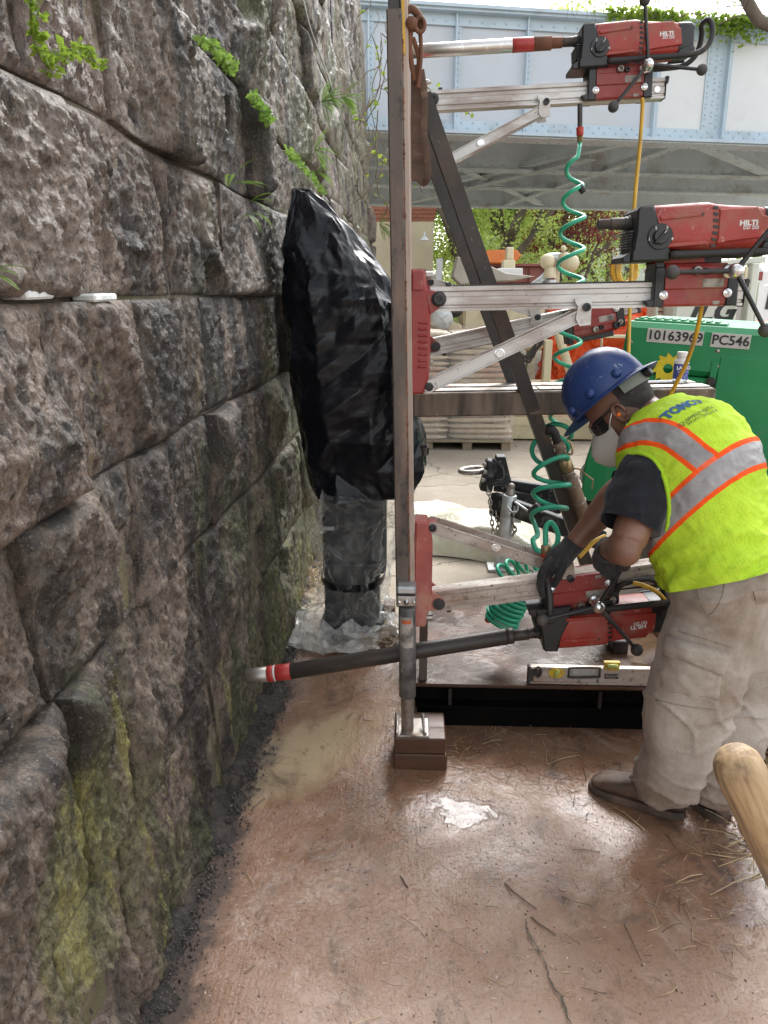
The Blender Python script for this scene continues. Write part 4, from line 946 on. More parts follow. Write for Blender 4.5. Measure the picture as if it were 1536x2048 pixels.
# posts
def post(y, name='post'):
    dx = lambda px, py: P(px, py, Y=FY).x
    top, bot = P(789, 27, Y=FY), P(806, 1205, Y=FY)
    if y > 3: bot.z = DZ
    off = Vector((0, y-FY, 0)); ax = (top-bot).normalized()
    a_ = MB(); a_.bar(bot+off, top+off, .044, .085, (0, 1, 0), .004); p_ = obj(name, a_, M['post'], rig)
    a_ = MB(); b2 = top+off; a_.bar(b2-ax*.3, b2+ax*.95, .034, .05, (0, 1, 0), .003); obj('inner_tube', a_, M['dark_steel'], p_)
    r0, r1 = P(825, 1205, Y=FY)+off, P(809, 27, Y=FY)+off
    if y > 3: r0.z = DZ
    a_ = MB(); a_.bar(r0, r1+ax*.9, .018, .066, (0, 1, 0), .003); obj('post_channel', a_, M['post_pale'], rig)
    a_ = MB(); s0, s1 = P(817, 1205, Y=FY-.036)+off, P(802.5, 60, Y=FY-.036)+off
    n = 46; pts = []; rs = []
    for k in range(n*6):
        t = k/(n*6-1); pts.append(s0+(s1-s0)*t+Vector((rng.uniform(-.0012, .0012), 0, 0))); rs.append((.0055 if (k//7) % 3 else .0028)*rng.uniform(.7, 1.3))
    a_.tube(pts, rs, 6); obj('weld_bead', a_, M['rust'], p_)
    return p_
post(FY); post(RY)
a_ = MB(); a_.bar(P(808.5, 110, Y=FY-.034), P(804.5, -40, Y=FY-.034), .008, .003, (0, 1, 0)); obj('yellow_stripe', a_, M['yellow'], rig)
# horizontal beam with top cover strips
q0, q1 = P(826, 811, Y=2.75), P(1431, 801, Y=2.75)
a_ = MB(); a_.bar(q0+Vector((0, .125, 0)), q1+Vector((0, .125, 0)), .084, .25, (0, 1, 0), .005); obj('cross_beam', a_, M['beam'], rig)
for (t0, t1, y) in ((.0, .42, .03), (.425, .99, .03), (.02, .6, .16), (.61, .985, .16)):
    a_ = MB(); p = q0+(q1-q0)*t0+Vector((0, y+.045, .0455)); r_ = q0+(q1-q0)*t1+Vector((0, y+.045, .0455)); a_.bar(p, r_, .004, .085, (0, 1, 0), .0012); obj('cover_strip', a_, M['steel'], rig)
for y in (2.62, 3.17):
    a_ = MB(); a_.box((q0.x-.03, y, q0.z), (.05, .26 if y < 3 else .28, .08), None, .003); obj('beam_bracket', a_, M['post'], rig)
a_ = MB(); z0 = P(806, 1195, Y=FY).z; a_.box((D0-.03, 2.94, z0+.02), (.05, .80, .05), None, .003); a_.box((D0+.03, 2.6+.05, (z0+DZ)/2+.01), (.03, .05, z0-DZ+.02), None, .002); a_.box((D0+.01, 2.65, z0+.02), (.06, .05, .05))
obj('lower_tie', a_, M['post'], rig)
# diagonal braces (angle section)
def angle(p, q, w, leg, name, m):
    a_ = MB(); p, q = Vector(p), Vector(q); x = (q-p).normalized(); y = Vector((0, 1, 0)); y = (y-x*y.dot(x)).normalized(); z = x.cross(y)
    t = .006; poly = [(0, -w/2), (0, w/2), (t, w/2), (t, -w/2+t), (leg, -w/2+t), (leg, -w/2)]
    if z.x > 0: pass
    else: poly = [(a, -b) for a, b in poly]
    a_.prism(poly, p, y, z, q-p, .0015); return obj(name, a_, m, rig)
angle(P(847, 188, Y=2.55), P(1228, 1284, Y=2.95), .047, .06, 'diagonal_brace', M['dark_steel'])
angle(P(838, 255, Y=2.96), P(1027, 768, Y=2.99), .040, .04, 'diagonal_brace', M['dark_steel'])
a_ = MB(); q = P(1236, 1282, Y=2.93); a_.box((q.x, q.y, DZ+.028), (.06, .10, .055), None, .004); obj('brace_shoe', a_, M['black_paint'], rig)
# jack leg at the foot of the post
jx = P(813, 1200, Y=2.385).x; JT = P(813, 1195, Y=2.385); jb_ = P(815, 1462, Y=2.40); ja = (jb_-JT).normalized()
JW = thing('jack_leg', 'peeling grey tubular jack leg with a pale bracket standing on two timber blocks', 'jack', (jb_.x, jb_.y, jb_.z))
a_ = MB(); c = P(813, 1176, Y=2.385); a_.box(c+Vector((0, .01, 0)), (.064, .075, .026), None, .006); obj('top_clamp', a_, M['galv'], JW)
a_ = MB(); c = P(813, 1197, Y=2.385); a_.box(c, (.066, .06, .036), None, .005); pl_ = obj('pin_plate', a_, M['steel'], JW)
for dx in (-.024, 0, .024):
    a_ = MB(); a_.lathe([(.006 if dx else .009, 0), (.006 if dx else .009, .006), (.0, .016 if not dx else .009)], c+Vector((dx, -.03, 0)), (0, -1, 0), 10); obj('bolt', a_, M['chrome'], pl_)
M['jack_paint'] = mat('peeling_jack_paint', (.20, .19, .18), .5, .2, .25, 6, .25, 60, dirt=((.012, .012, .013), .55, 7), scratch=((.42, .38, .33), .6, 18))
a_ = MB(); o1 = P(814, 1212, Y=2.385); o2 = P(815, 1392, Y=2.39); a_.cyl(o1, o2, .0285, n=24, ch=.002); ot_ = obj('outer_tube', a_, M['jack_paint'], JW, smooth=50)
a_ = MB(); a_.cyl(o2-Vector((0, 0, .0))-ja*.03, jb_, .022, n=20); obj('inner_tube', a_, M['steel'], JW, smooth=50)
a_ = MB(); t_ = (o2-o1); pp = o1+t_*.09; pq = o1+t_*.42; n = 12
a_.loft([[pp+(pq-pp)*k+Vector((.0292*math.sin(an), -.0292*math.cos(an), 0)) for an in np.linspace(-1.0, .75, n)] for k in (0, .5, 1)], cap=False, closed=False)
M['sticker'] = mat('worn_paper_label', (.40, .36, .32), .7, 0, .1, 9, .1, 60, dirt=((.1, .09, .08), .75, 30))
obj('warning_label', a_, M['sticker'], ot_, smooth='all')
M['orange_print'] = mat('orange_print', (.55, .13, .04), .6, 0, .2, 20, 0)
a_ = MB(); pp = o1+t_*.12; pq = o1+t_*.16
a_.loft([[pp+(pq-pp)*k+Vector((.0296*math.sin(an), -.0296*math.cos(an), 0)) for an in np.linspace(-.6, .5, n)] for k in (0, 1)], cap=False, closed=False); obj('warning_print', a_, M['orange_print'], ot_, smooth='all')
bt = jb_.z+.002
a_ = MB(); c = P(826, 1462, Y=2.42); a_.box((jb_.x+.018, 2.425, bt-.004), (.115, .12, .009), None, .003); a_.box((jb_.x-.0355, 2.425, bt+.005), (.008, .12, .012), None, .002); obj('foot_plate', a_, M['steel'], JW)
a_ = MB(); a_.tube(spline([(jb_.x+.062, 2.375, bt+.004), (jb_.x+.058, 2.40, bt+.012), (jb_.x+.054, 2.44, bt+.032), (jb_.x+.058, 2.45, bt+.036)], 5), .006, 8); obj('foot_lug', a_, M['steel'], JW)
bx0, bx1 = P(786, 1500, Y=2.36).x, P(893, 1500, Y=2.36).x
topz = bt-.0085
for k in range(2):
    a_ = MB(); h = topz/2; a_.box(((bx0+bx1)/2+.003*(1-k), 2.45+.004*k, h*(k+.5)), (bx1-bx0-.006*k, .18, h-.001), Matrix.Rotation(.012*(k-.5), 3, 'Z'), .004)
    obj('timber_block', a_, M['wood'], None, label=('lower wet brown timber block on the pavement under the jack leg', 'upper wet brown timber block carrying the jack foot plate')[k], cat='timber block', group='timber blocks under the jack leg')
# rusty shackle and webbing sling hanging at the top of the post
sh = thing('shackle', 'rusty lifting shackle hanging beside the top of the front post', 'shackle', P(835, 60, Y=2.44))
a_ = MB(); a_.tube(spline([P(812, 22, Y=2.43), P(824, 18, Y=2.43), P(836, 30, Y=2.44), P(843, 46, Y=2.44), P(842, 56, Y=2.44)], 6), [.011]*24+[.011], 10); obj('bow', a_, M['rust'], sh, smooth=60)
a_ = MB(); a_.tube(spline([P(812, 38, Y=2.44), P(820, 50, Y=2.44), P(824, 56, Y=2.44), P(832, 40, Y=2.44)], 5), .013, 10); a_.ball(P(823, 47, Y=2.42), .018, 12); obj('hook', a_, M['rust'], sh, smooth=60)
a_ = MB(); a_.tube([P(840, 50, Y=2.42)+Vector((.013*cos(t), .006*sin(t), .02*sin(t))) for t in np.linspace(0, 2*pi, 20)[:-1]], .006, 8, closed=True); obj('ring', a_, M['rust'], sh, smooth=60)
a_ = MB(); a_.tube(spline([P(840, 58, Y=2.43), P(842, 110, Y=2.43), P(836, 175, Y=2.44)], 6), .006, 8); a_.tube(spline([P(822, 62, Y=2.43), P(820, 100, Y=2.43), P(830, 160, Y=2.45), P(838, 118, Y=2.44), P(826, 76, Y=2.44)], 6), .007, 8); obj('link', a_, M['rust'], sh, smooth=60)
M['sling'] = mat('muddy_brown_webbing', (.105, .062, .042), .85, 0, .35, 8, .5, 90, .003, stretch=(1, 1, 3), dirt=((.26, .17, .12), .35, 9))
def ribbon(pts, w, d, name, m, parent):
    "flat band: w across the view, d thick"
    pts = [Vector(p) for p in pts]; rings = []
    for i, p in enumerate(pts):
        t = (pts[min(i+1, len(pts)-1)]-pts[max(i-1, 0)]).normalized(); y = Vector((0, 1, 0)); s_ = t.cross(y).normalized()
        n_ = s_.cross(t).normalized(); ww = w[i] if isinstance(w, list) else w
        rings.append([p+s_*ww/2*math.cos(a)*1.0+n_*d/2*math.sin(a) for a in (-2.6, -1.57, -.55, .55, 1.57, 2.6)])
    a_ = MB(); a_.loft(rings); return obj(name, a_, m, parent, smooth=60)
sl_ = thing('lifting_sling', 'muddy brown webbing sling looped from the shackle down beside the front post', 'sling', P(838, 250, Y=2.46))
sp_ = spline([P(829, 130, Y=2.47), P(832, 190, Y=2.47), P(834, 260, Y=2.46), P(836, 330, Y=2.45), P(838, 360, Y=2.44)], 6)
ribbon(sp_, [.026+.018*min(1, k/12) for k in range(len(sp_))], .008, 'strap', M['sling'], sl_)
sp_ = spline([P(838, 358, Y=2.435), P(848, 366, Y=2.43), P(856, 350, Y=2.42), P(853, 300, Y=2.42), P(848, 260, Y=2.43), P(850, 200, Y=2.44), P(842, 140, Y=2.45)], 6)
ribbon(sp_, .022, .010, 'strap', M['sling'], sl_)
# ------------------------------------------------------------------ drill stands
U4 = .000411
def F3(zx, zy): return ((zx-297)*U4, -(zy-760)*U4)
def stand(px, py, Y, th, flip, cx, L, hub, spokes, label, red, alu, spokeset=True):
    piv = P(px, py, Y=Y); t = thing('drill_stand', label, 'drill stand', piv, group='core drill stands clamped to the rig posts')
    fl = Matrix.Rotation(pi, 4, 'X') if flip else Matrix.Identity(4)
    M0 = Matrix.Translation(piv) @ fl; M1 = Matrix.Translation(piv) @ Matrix.Rotation(-th, 4, 'Y') @ fl
    def mb(m=M0): b = MB(); b.M = m; return b
    a_ = mb(); body = [F3(*p) for p in ((80, 575), (92, 548), (182, 546), (198, 575), (200, 650), (216, 705), (238, 860), (238, 1270), (222, 1375), (206, 1420), (192, 1458), (94, 1464))]
    a_.prism(body, (0, -.048, 0), (1, 0, 0), (0, 0, 1), (0, .096, 0), .007)
    for k in range(8):
        x0, z0 = F3(146, 930+46*k); x1, z1 = F3(222, 930+46*k); a_.box(((x0+x1)/2, -.0485, z0), (x1-x0, .010, .0085), None, .0035)
    x0, z0 = F3(92, 590); a_.box((F3(140, 0)[0], -.049, F3(0, 640)[1]), (.034, .008, .05), None, .003)
    obj('foot_casting', a_, M[red], t)
    for sy in (-1, 1):
        a_ = mb(); ear = [F3(196, 690)]+[(cos(a)*.021, sin(a)*.0215) for a in np.linspace(1.6, -.95, 9)]+[F3(236, 872), F3(216, 800)]
        a_.prism(ear, (0, sy*.041-.006, 0), (1, 0, 0), (0, 0, 1), (0, .012, 0), .002); obj('ear', a_, M[red], t)
    a_ = mb(); x0, z0 = F3(225, 590); a_.cyl((x0-.012, 0, z0), (x0+.012, 0, z0), .012, n=12, ch=.002); a_.cyl((x0+.012, 0, z0), (x0+.02, 0, z0), .007, n=10); obj('levelling_screw', a_, M['steel'], t)
    a_ = mb(); a_.lathe([(.0225, 0), (.0225, .006), (.017, .008), (.017, .015), (.0155, .0165), (.008, .0165), (.008, .010), (0, .010)], (0, -.047, 0), (0, -1, 0), 24); obj('pivot_bolt', a_, M['black_plastic'], t)
    a_ = mb(); a_.lathe([(.02, 0), (.02, .008), (0, .009)], (0, .047, 0), (0, 1, 0), 16); obj('pivot_nut', a_, M['black_plastic'], t)
    # rail
    hs_ = [(-.030, .036), (-.030, .0235), (-.0235, .0195), (-.0235, .0075), (-.0275, .004), (-.0275, -.017), (-.0225, -.021), (-.0225, -.0255), (-.030, -.029), (-.030, -.0365)]
    prof = hs_+[(-a, b) for a, b in hs_[::-1]]
    a_ = mb(M1); a_.prism(prof, (-.026, 0, 0), (0, 1, 0), (0, 0, 1), (L+.026, 0, 0), .0008); rl = obj('rail', a_, M[alu], t)
    n = int((L-.05)/.0068); comb = [(.046, .0352)]
    for k in range(n):
        x = .046+k*.0068; comb += [(x, .0368), (x+.0018, .0418), (x+.0042, .0418), (x+.0058, .0368)]
    comb += [(.046+n*.0068, .0352)]
    a_ = mb(M1); a_.prism(comb, (0, -.008, 0), (1, 0, 0), (0, 0, 1), (0, .016, 0)); obj('gear_rack', a_, M['black_plastic'], rl, smooth=False)
    for y in (-.024, .024):
        a_ = mb(M1); a_.box((.03, y*.5, .042), (.016, .016, .012), None, .002); obj('stop_block', a_, M['black_plastic'], rl)
    a_ = mb(M1); a_.prism([(L+.0005, -.036), (L+.0005, .040), (L+.010, .042), (L+.016, .036), (L+.012, .016), (L+.005, .010), (L+.005, -.024), (L-.0, -.040)], (0, -.032, 0), (1, 0, 0), (0, 0, 1), (0, .064, 0), .002); obj('end_cap', a_, M['black_plastic'], rl)
    a_ = mb(M1); a_.lathe([(.011, 0), (.011, .004), (.006, .004), (.006, .001), (0, .001)], (L-.03, -.0278, -.005), (0, -1, 0), 14); obj('rail_bolt', a_, M['chrome'], rl)
    # strut
    sx, sz = F3(235, 1405); rot = Matrix.Rotation(-th, 4, 'Y')
    e = (M0.inverted() @ M1) @ Vector((.440, 0, -.052)); p0 = Vector((sx, 0, sz)); p1 = Vector((e.x, 0, e.z)); d = (p1-p0).normalized(); up = Vector((-d.z, 0, d.x))
    for sy in (-1, 1):
        a_ = mb(); w = .0185; Lr = (p1-p0).length
        poly = [(cos(a)*w, sin(a)*w) for a in np.linspace(pi/2, 3*pi/2, 9)]+[(Lr+.004, -w), (Lr+.004, w)]
        a_.prism(poly, p0+Vector((0, sy*.0375-.0025, 0)), d, up, (0, .005, 0), .001)
        for q in (-1, 1): a_.bar(p0+d*.03+up*q*(w-.002)+Vector((0, sy*.0375+sy*.0045, 0)), p1+up*q*(w-.002)+Vector((0, sy*.0375+sy*.0045, 0)), .004, .010, (0, 1, 0), .0005)
        sb = obj('strut', a_, M[alu], t)
        a_ = mb(); c = p0+(p1-p0)*.462+Vector((0, sy*.0405, 0)); a_.lathe([(.0165, 0), (.0165, .002), (.0125, .0028), (.011, .0050), (.004, .0050), (.0035, .003), (0, .003)], c, (0, sy, 0), 20); obj('washer', a_, M['chrome'], sb)
        a_ = mb(); a_.lathe([(.0135, 0), (.0135, .005), (.0085, .006), (.0085, .001), (0, .001)], p0+Vector((0, sy*.040, 0)), (0, sy, 0), 18); obj('strut_pin', a_, M['black_plastic'], sb)
        a_ = mb(M1); a_.prism([(.406, -.006), (.459, -.006), (.459, -.085), (.425, -.088), (.412, -.066), (.418, -.03), (.410, -.02)], (0, sy*.047-.003, 0), (1, 0, 0), (0, 0, 1), (0, .006, 0), .001); bb = obj('strut_bracket', a_, M[alu], t)
        a_ = mb(M1); a_.lathe([(.0125, 0), (.0125, .010), (.007, .011), (.007, .004), (0, .004)], (.443, sy*.050, -.032), (0, sy, 0), 16); obj('bracket_bolt', a_, M['black_plastic'], bb)
    a_ = mb(); c = p0+(p1-p0)*.462; a_.cyl(c+Vector((0, -.034, 0)), c+Vector((0, .034, 0)), .008, n=10); obj('spacer', a_, M[alu], t)
    a_ = mb(); a_.box((F3(215, 0)[0]+.006, 0, sz), (.03, .05, .03), None, .004); obj('strut_lug', a_, M[red], t)
    # carriage
    Mc = M1 @ Matrix.Translation((cx, 0, .027))
    a_ = mb(Mc); h0, h1 = -.062, .060
    a_.prism([(-.054, .0495), (-.054, .030), (-.057, .027), (-.057, -.010), (-.052, -.014), (-.052, -.055), (-.046, -.062), (.046, -.062), (.052, -.055), (.052, -.014), (.057, -.010), (.057, .027), (.054, .030), (.054, .0495), (.044, .0605), (-.044, .0605)][::1], (-.093, 0, 0), (0, 1, 0), (0, 0, 1), (.182, 0, 0), .001)
    cb_ = obj('carriage', a_, M[red if red != 'red_pale' else 'red'], t)
    for (xa, xb, sl) in ((-.1235, -.0935, -.022), (.0895, .1235, .020)):
        a_ = mb(Mc); poly = [(xa, -.0625), (xb+(sl if xa > 0 else 0)*0, -.0625), (xb, .055), (xa, .055)]
        a_.prism([(xa, -.0625), (xb, -.0625), (xb, .046), (xb-.004, .052), (xa+.004, .052), (xa, .046)], (0, -.056, 0), (1, 0, 0), (0, 0, 1), (0, .112, 0), .003)
        if xa < 0: a_.prism([(xa+.002, -.0615), (xa+.002, -.040), (xa-.026, -.044), (xa-.014, -.0615)], (0, -.056, 0), (1, 0, 0), (0, 0, 1), (0, .03, 0), .002); a_.prism([(xa+.001, .04), (xa+.03, .04), (xa+.025, .085), (xa-.0, .082)], (0, -.05, 0), (1, 0, 0), (0, 0, 1), (0, .1, 0), .003)
        obj('end_plate', a_, M['black_plastic'], cb_)
    a_ = mb(Mc); a_.box((0, 0, .072), (.15, .07, .024), None, .003); obj('mounting_plate', a_, M['black_plastic'], cb_)
    for sy in (-1, 1):
        for (bx_, bz_) in ((-.095, -.029), (.092, -.026)):
            a_ = mb(Mc); a_.lathe([(.0128, 0), (.0128, .002), (.0095, .003), (.0095, .007), (.005, .0085), (.0045, .004), (0, .004)], (bx_, sy*.056, bz_), (0, sy, 0), 14); obj('adjusting_bolt', a_, M['chrome'], cb_)
        for (bx_, bz_, mm, r0) in ((-.004, .040, 'steel', .0135), (.022, .037, 'black_plastic', .010), (.100, .030, 'steel', .0115), (.085, .040, 'black_plastic', .016)):
            a_ = mb(Mc); a_.lathe([(r0, 0), (r0, .014), (r0*.85, .017), (r0*.55, .017), (r0*.5, .006), (0, .006)], (bx_, sy*.053, bz_), (0, sy, 0), 16); obj('shaft_socket', a_, M[mm], cb_)
        a_ = mb(Mc); a_.box((.047, sy*.0575, .004), (.062, .0012, .024)); obj('rating_plate', a_, M['sticker'], cb_)
        a_ = mb(Mc); a_.box((.062, sy*.0525, -.053), (.020, .0012, .010)); obj('marker', a_, M['yellow'] if False else M['sticker'], cb_)
    if spokeset:
        hl = Mc @ Vector((hub[0], 0, hub[1] if not flip else -hub[1])); hw = Vector((hl.x, Y-.058, hl.z))
        a_ = MB(); a_.lathe([(.019, 0), (.019, .02), (.012, .024), (.012, .048), (.0195, .050), (.0215, .060), (.0205, .074), (.014, .083), (0, .086)], hw, (0, -1, 0), 20); hb_ = obj('feed_hub', a_, M['chrome'], t, smooth=50)
        for (dx, dz) in spokes:
            c = hw+Vector((0, -.064, 0)); e = c+Vector((dx, -.02, dz)); dd = (e-c).normalized()
            a_ = MB(); a_.cyl(c+dd*.012, e, .0075, .0062, 12); sp2 = obj('spoke', a_, M['black_plastic'], hb_, smooth=50)
            a_ = MB(); a_.ball(e, .0205, 18); kb = obj('knob', a_, M['knob'], hb_, smooth='all')
    return t, Mc
st_mid, MC_mid = stand(877, 598, 2.47, R(1.1), False, .763, .913, (.084, .035), ((.123, .181), (-.185, -.004), (.097, -.165)), 'red and silver drill stand at eye height on the front post', 'red', 'alu')
st_low, MC_low = stand(877, 1197, 2.47, R(8.8), True, .472, .87, (.040, -.022), ((-.180, -.042), (.131, -.142), (.066, .150)), 'muddy upside down drill stand near the deck that the worker feeds', 'red_pale', 'alu_dirty')
st_up, MC_up = stand(866, 204, 3.42, R(2.3), False, .728, .907, (.084, .035), ((-.036, .207), (.197, -.025), (-.123, -.149)), 'drill stand highest on the rig in front of the blue bridge girder', 'red', 'alu')
st_back, MC_bk = stand(871, 692, 3.42, R(12), True, .675, .86, (.08, .035), (), 'upside down drill stand without a drill behind the middle rail', 'red', 'alu', False)
# ------------------------------------------------------------------ core drills
def D4(zx, zy): return ((zx-800)*U4, -(zy-480)*U4)
def drill_proto():
    t = thing('core_drill', '', 'core drill', (0, 0, 0))
    def srect(x, z0, z1, hw, e=.42, n=28):
        zc, hz = (z0+z1)/2, (z1-z0)/2; out = []
        for k in range(n):
            a = 2*pi*k/n; c, s_ = cos(a), sin(a)
            out.append((x, hw*math.copysign(abs(c)**e, c), zc+hz*math.copysign(abs(s_)**e, s_)))
        return out
    sec = [(580, 172, 455, .060), (600, 165, 458, .072), (720, 160, 464, .075), (930, 152, 478, .076), (990, 150, 480, .075), (1045, 164, 478, .072), (1120, 172, 477, .071), (1330, 186, 474, .066), (1400, 196, 470, .062)]
    a_ = MB(); a_.loft([srect((zx-800)*U4, -(b-480)*U4, -(tp-480)*U4, hw) for zx, tp, b, hw in sec]); mh = obj('motor_housing', a_, M['red_motor'], t, True, 50)
    sec = [(1385, 190, 474, .0655), (1440, 190, 475, .0655), (1500, 192, 474, .063), (1528, 205, 464, .056), (1536, 225, 445, .045)]
    a_ = MB(); a_.loft([srect((zx-800)*U4, -(b-480)*U4, -(tp-480)*U4, hw) for zx, tp, b, hw in sec]); obj('rear_cap', a_, M['black_plastic'], t, True, 50)
    for sy in (-1, 1):
        a_ = MB(); a_.prism([D4(*p) for p in ((1366, 475), (1390, 430), (1480, 405), (1532, 420), (1530, 472))], (0, sy*.058-.011, 0), (1, 0, 0), (0, 0, 1), (0, .022, 0), .003); obj('rear_guard', a_, M['black_plastic'], t, True)
        a_ = MB(); a_.prism([D4(*p) for p in ((1052, 205), (1315, 200), (1352, 250), (1388, 262), (1408, 400), (1130, 425), (1052, 445))], (0, sy*.071-.0045, 0), (1, 0, 0), (0, 0, 1), (0, .009, 0), .0035); obj('side_panel', a_, M['red_motor'], t, True)
        a_ = MB(); a_.prism([D4(*p) for p in ((648, 272), (642, 246), (935, 228), (935, 250))], (0, sy*.076-.003, 0), (1, 0, 0), (0, 0, 1), (0, .006, 0), .002); a_.prism([D4(*p) for p in ((690, 455), (680, 425), (985, 412), (985, 440))], (0, sy*.0755-.003, 0), (1, 0, 0), (0, 0, 1), (0, .006, 0), .002); obj('housing_rib', a_, M['red_motor'], mh, True)
        for k in range(7):
            x0 = 1006+(4*k if k < 4 else 12-3*(k-3)); z0 = 185+42*k
            a_ = MB(); a_.prism([D4(x0, z0), D4(x0+34, z0+5), D4(x0+34, z0+25), D4(x0, z0+19)], (0, sy*.0745-.001, 0), (1, 0, 0), (0, 0, 1), (0, .002, 0)); obj('vent_slot', a_, M['black_plastic'], mh, True)
        a_ = MB(); q = D4(935, 237); a_.lathe([(.0042, 0), (.0042, .003), (0, .003)], (q[0], sy*.078, q[1]), (0, sy, 0), 10); obj('housing_screw', a_, M['dark_steel'], mh, True)
        q = D4(1258, 305); text_on('lettering', 'HILTI', .0195, (q[0], sy*.0762, q[1]), (-sy, 0, .03*-sy*-1 if sy > 0 else .0), (0, 0, 1), M['white_print'], t, True, 1.15, bold=.0009, extrude=.0003)
        q = D4(1276, 336); text_on('lettering', 'DD 250', .0135, (q[0], sy*.0762, q[1]), (-sy, 0, 0), (0, 0, 1), M['white_print'], t, True, 1.0, bold=.0003, extrude=.0003)
    # gearbox
    a_ = MB(); a_.prism([D4(*p) for p in ((482, 200), (500, 178), (598, 166), (640, 285), (722, 432), (742, 545), (458, 548), (458, 480), (470, 455), (482, 330))], (0, -.0775, 0), (1, 0, 0), (0, 0, 1), (0, .155, 0), .006); gb = obj('gearbox', a_, M['black_plastic'], t, True)
    a_ = MB()
    for k in range(7): a_.box((D4(464, 0)[0], 0, D4(0, 340+18*k)[1]), (.016, .12-.004*k, .0045), None, .001)
    a_.box((D4(474, 0)[0], 0, D4(0, 395)[1]), (.012, .10, .055)); obj('cooling_fins', a_, M['black_plastic'], gb, True)
    a_ = MB(); a_.prism([D4(*p) for p in ((402, 512), (460, 478), (462, 548), (402, 548))], (0, -.07, 0), (1, 0, 0), (0, 0, 1), (0, .14, 0), .003); obj('splash_guard', a_, M['black_plastic'], gb, True)
    a_ = MB(); ax = D4(0, 272)[1]
    pr = [(.0225, D4(505, 0)[0]), (.0225, D4(470, 0)[0]), (.0195, D4(468, 0)[0]), (.0195, D4(440, 0)[0]), (.0175, D4(438, 0)[0]), (.0175, D4(345, 0)[0]), (.0145, D4(342, 0)[0])]
    for k in range(9): pr += [(.0155, D4(338-9*k, 0)[0]), (.0143, D4(333.5-9*k, 0)[0])]
    pr += [(.0150, D4(255, 0)[0]), (.009, D4(255, 0)[0]), (.009, D4(275, 0)[0])]
    a_.lathe([(r, -h) for r, h in pr], (0, 0, ax), (-1, 0, 0), 24); obj('spindle', a_, M['dark_steel'], t, True, 30)
    q = D4(650, 380); a_ = MB(); a_.lathe([(.036, 0), (.036, .0040), (.0345, .0055), (.022, .0055), (.0215, .014), (.019, .0165), (0, .0165)], (q[0], -.0775, q[1]), (0, -1, 0), 32); dl = obj('gear_dial', a_, M['black_plastic'], t, True, 40)
    a_ = MB(); a_.bar((q[0]-.017, -.096, q[1]-.019), (q[0]+.012, -.096, q[1]+.0155), .008, .008, (0, 1, 0), .002); obj('dial_grip', a_, M['black_plastic'], dl, True)
    a_ = MB(); a_.bar((q[0]+.006, -.1005, q[1]+.0085), (q[0]+.012, -.1005, q[1]+.0155), .0018, .0012, (0, 1, 0)); obj('dial_mark', a_, M['white_print'], dl, True)
    for (n_, zx, zy) in (('1', 572, 398), ('2', 615, 325), ('3', 692, 322), ('4', 732, 398)):
        p = D4(zx, zy); text_on('numeral', n_, .0115, (p[0], -.0836, p[1]), (1, 0, 0), (0, 0, 1), M['white_print'], dl, True, bold=.0003, extrude=.0002)
    # wrap-round handle
    zb_ = D4(0, 507)[1]; half = [(-.03, -.084, zb_), (.10, -.085, zb_+.002), (.24, -.085, zb_+.004), (.305, -.083, zb_+.010), (.345, -.076, zb_+.035), (.362, -.066, zb_+.075), (.362, -.05, zb_+.115), (.352, -.03, zb_+.135)]
    pts = half+[(a, -b, c) for a, b, c in half[::-1]]
    a_ = MB(); a_.tube(spline(pts, 6), .0105, 12); obj('handle', a_, M['black_rubber'], t, True, smooth='all')
    for sy in (-1, 1):
        a_ = MB(); p0 = D4(742, 500); p1 = D4(930, 500); a_.box(((p0[0]+p1[0])/2, sy*.080, zb_), (p1[0]-p0[0], .016, .024), None, .003); obj('handle_clamp', a_, M['black_plastic'], t, True)
        for zx in (775, 928):
            a_ = MB(); a_.lathe([(.0055, 0), (.0055, .002), (.003, .002), (.003, .0), (0, .0)], (D4(zx, 0)[0], sy*.0905, zb_+.001), (0, sy, 0), 10); obj('clamp_screw', a_, M['dark_steel'], t, True)
    a_ = MB(); a_.prism([D4(*p) for p in ((700, 478), (990, 478), (1000, 560), (640, 560))], (0, -.05, 0), (1, 0, 0), (0, 0, 1), (0, .10, 0), .003); obj('drill_foot', a_, M['red'], t, True)
    return t
def place_drill(root, px, py, Y, th, flip):
    m = Matrix.Translation(P(px, py, Y=Y)) @ Matrix.Rotation(-th, 4, 'Y') @ (Matrix.Rotation(pi, 4, 'X') if flip else Matrix.Identity(4))
    root.matrix_world = m; W[root] = m
    def rec(o):
        for c in o.children: W[c] = m; rec(c)
    rec(root); return root
d_mid = drill_proto(); d_up = copy_tree(d_mid); d_low = copy_tree(d_mid)
place_drill(d_mid, 1344, 505, 2.47, R(1.3), False); place_drill(d_up, 1222, 127.5, 3.42, R(2.5), False); place_drill(d_low, 1150, 1210, 2.47, R(8.6), True)
G_ = 'red core drills mounted on the rig'
tag(d_mid, 'red and black core drill with bare threaded spindle above the hard hat', 'core drill', G_)
tag(d_up, 'red core drill at the very top carrying a long bright silver core barrel', 'core drill', G_)
tag(d_low, 'muddy upside down red core drill whose dark core barrel runs into the wall', 'core drill', G_)
AX = D4(0, 272)[1]
def dl_mb(r): b = MB(); b.M = W[r]; return b
M['barrel'] = mat('bright_core_barrel', (.60, .58, .55), .32, .9, .12, 5, .06, 120, stretch=(.3, 1, 1), dirt=((.40, .32, .26), .3, 9), scratch=((.75, .74, .7), .4, 30))
M['barrel_dark'] = mat('oily_core_barrel', (.060, .050, .043), .5, .3, .3, 7, .1, 60, stretch=(.3, 1, 1), dirt=((.16, .11, .08), .25, 6))
M['band'] = mat('red_segment_band', (.42, .035, .03), .45, 0, .15, 12, .1, 60, dirt=((.15, .05, .04), .3, 20))
xs_ = D4(262, 0)[0]
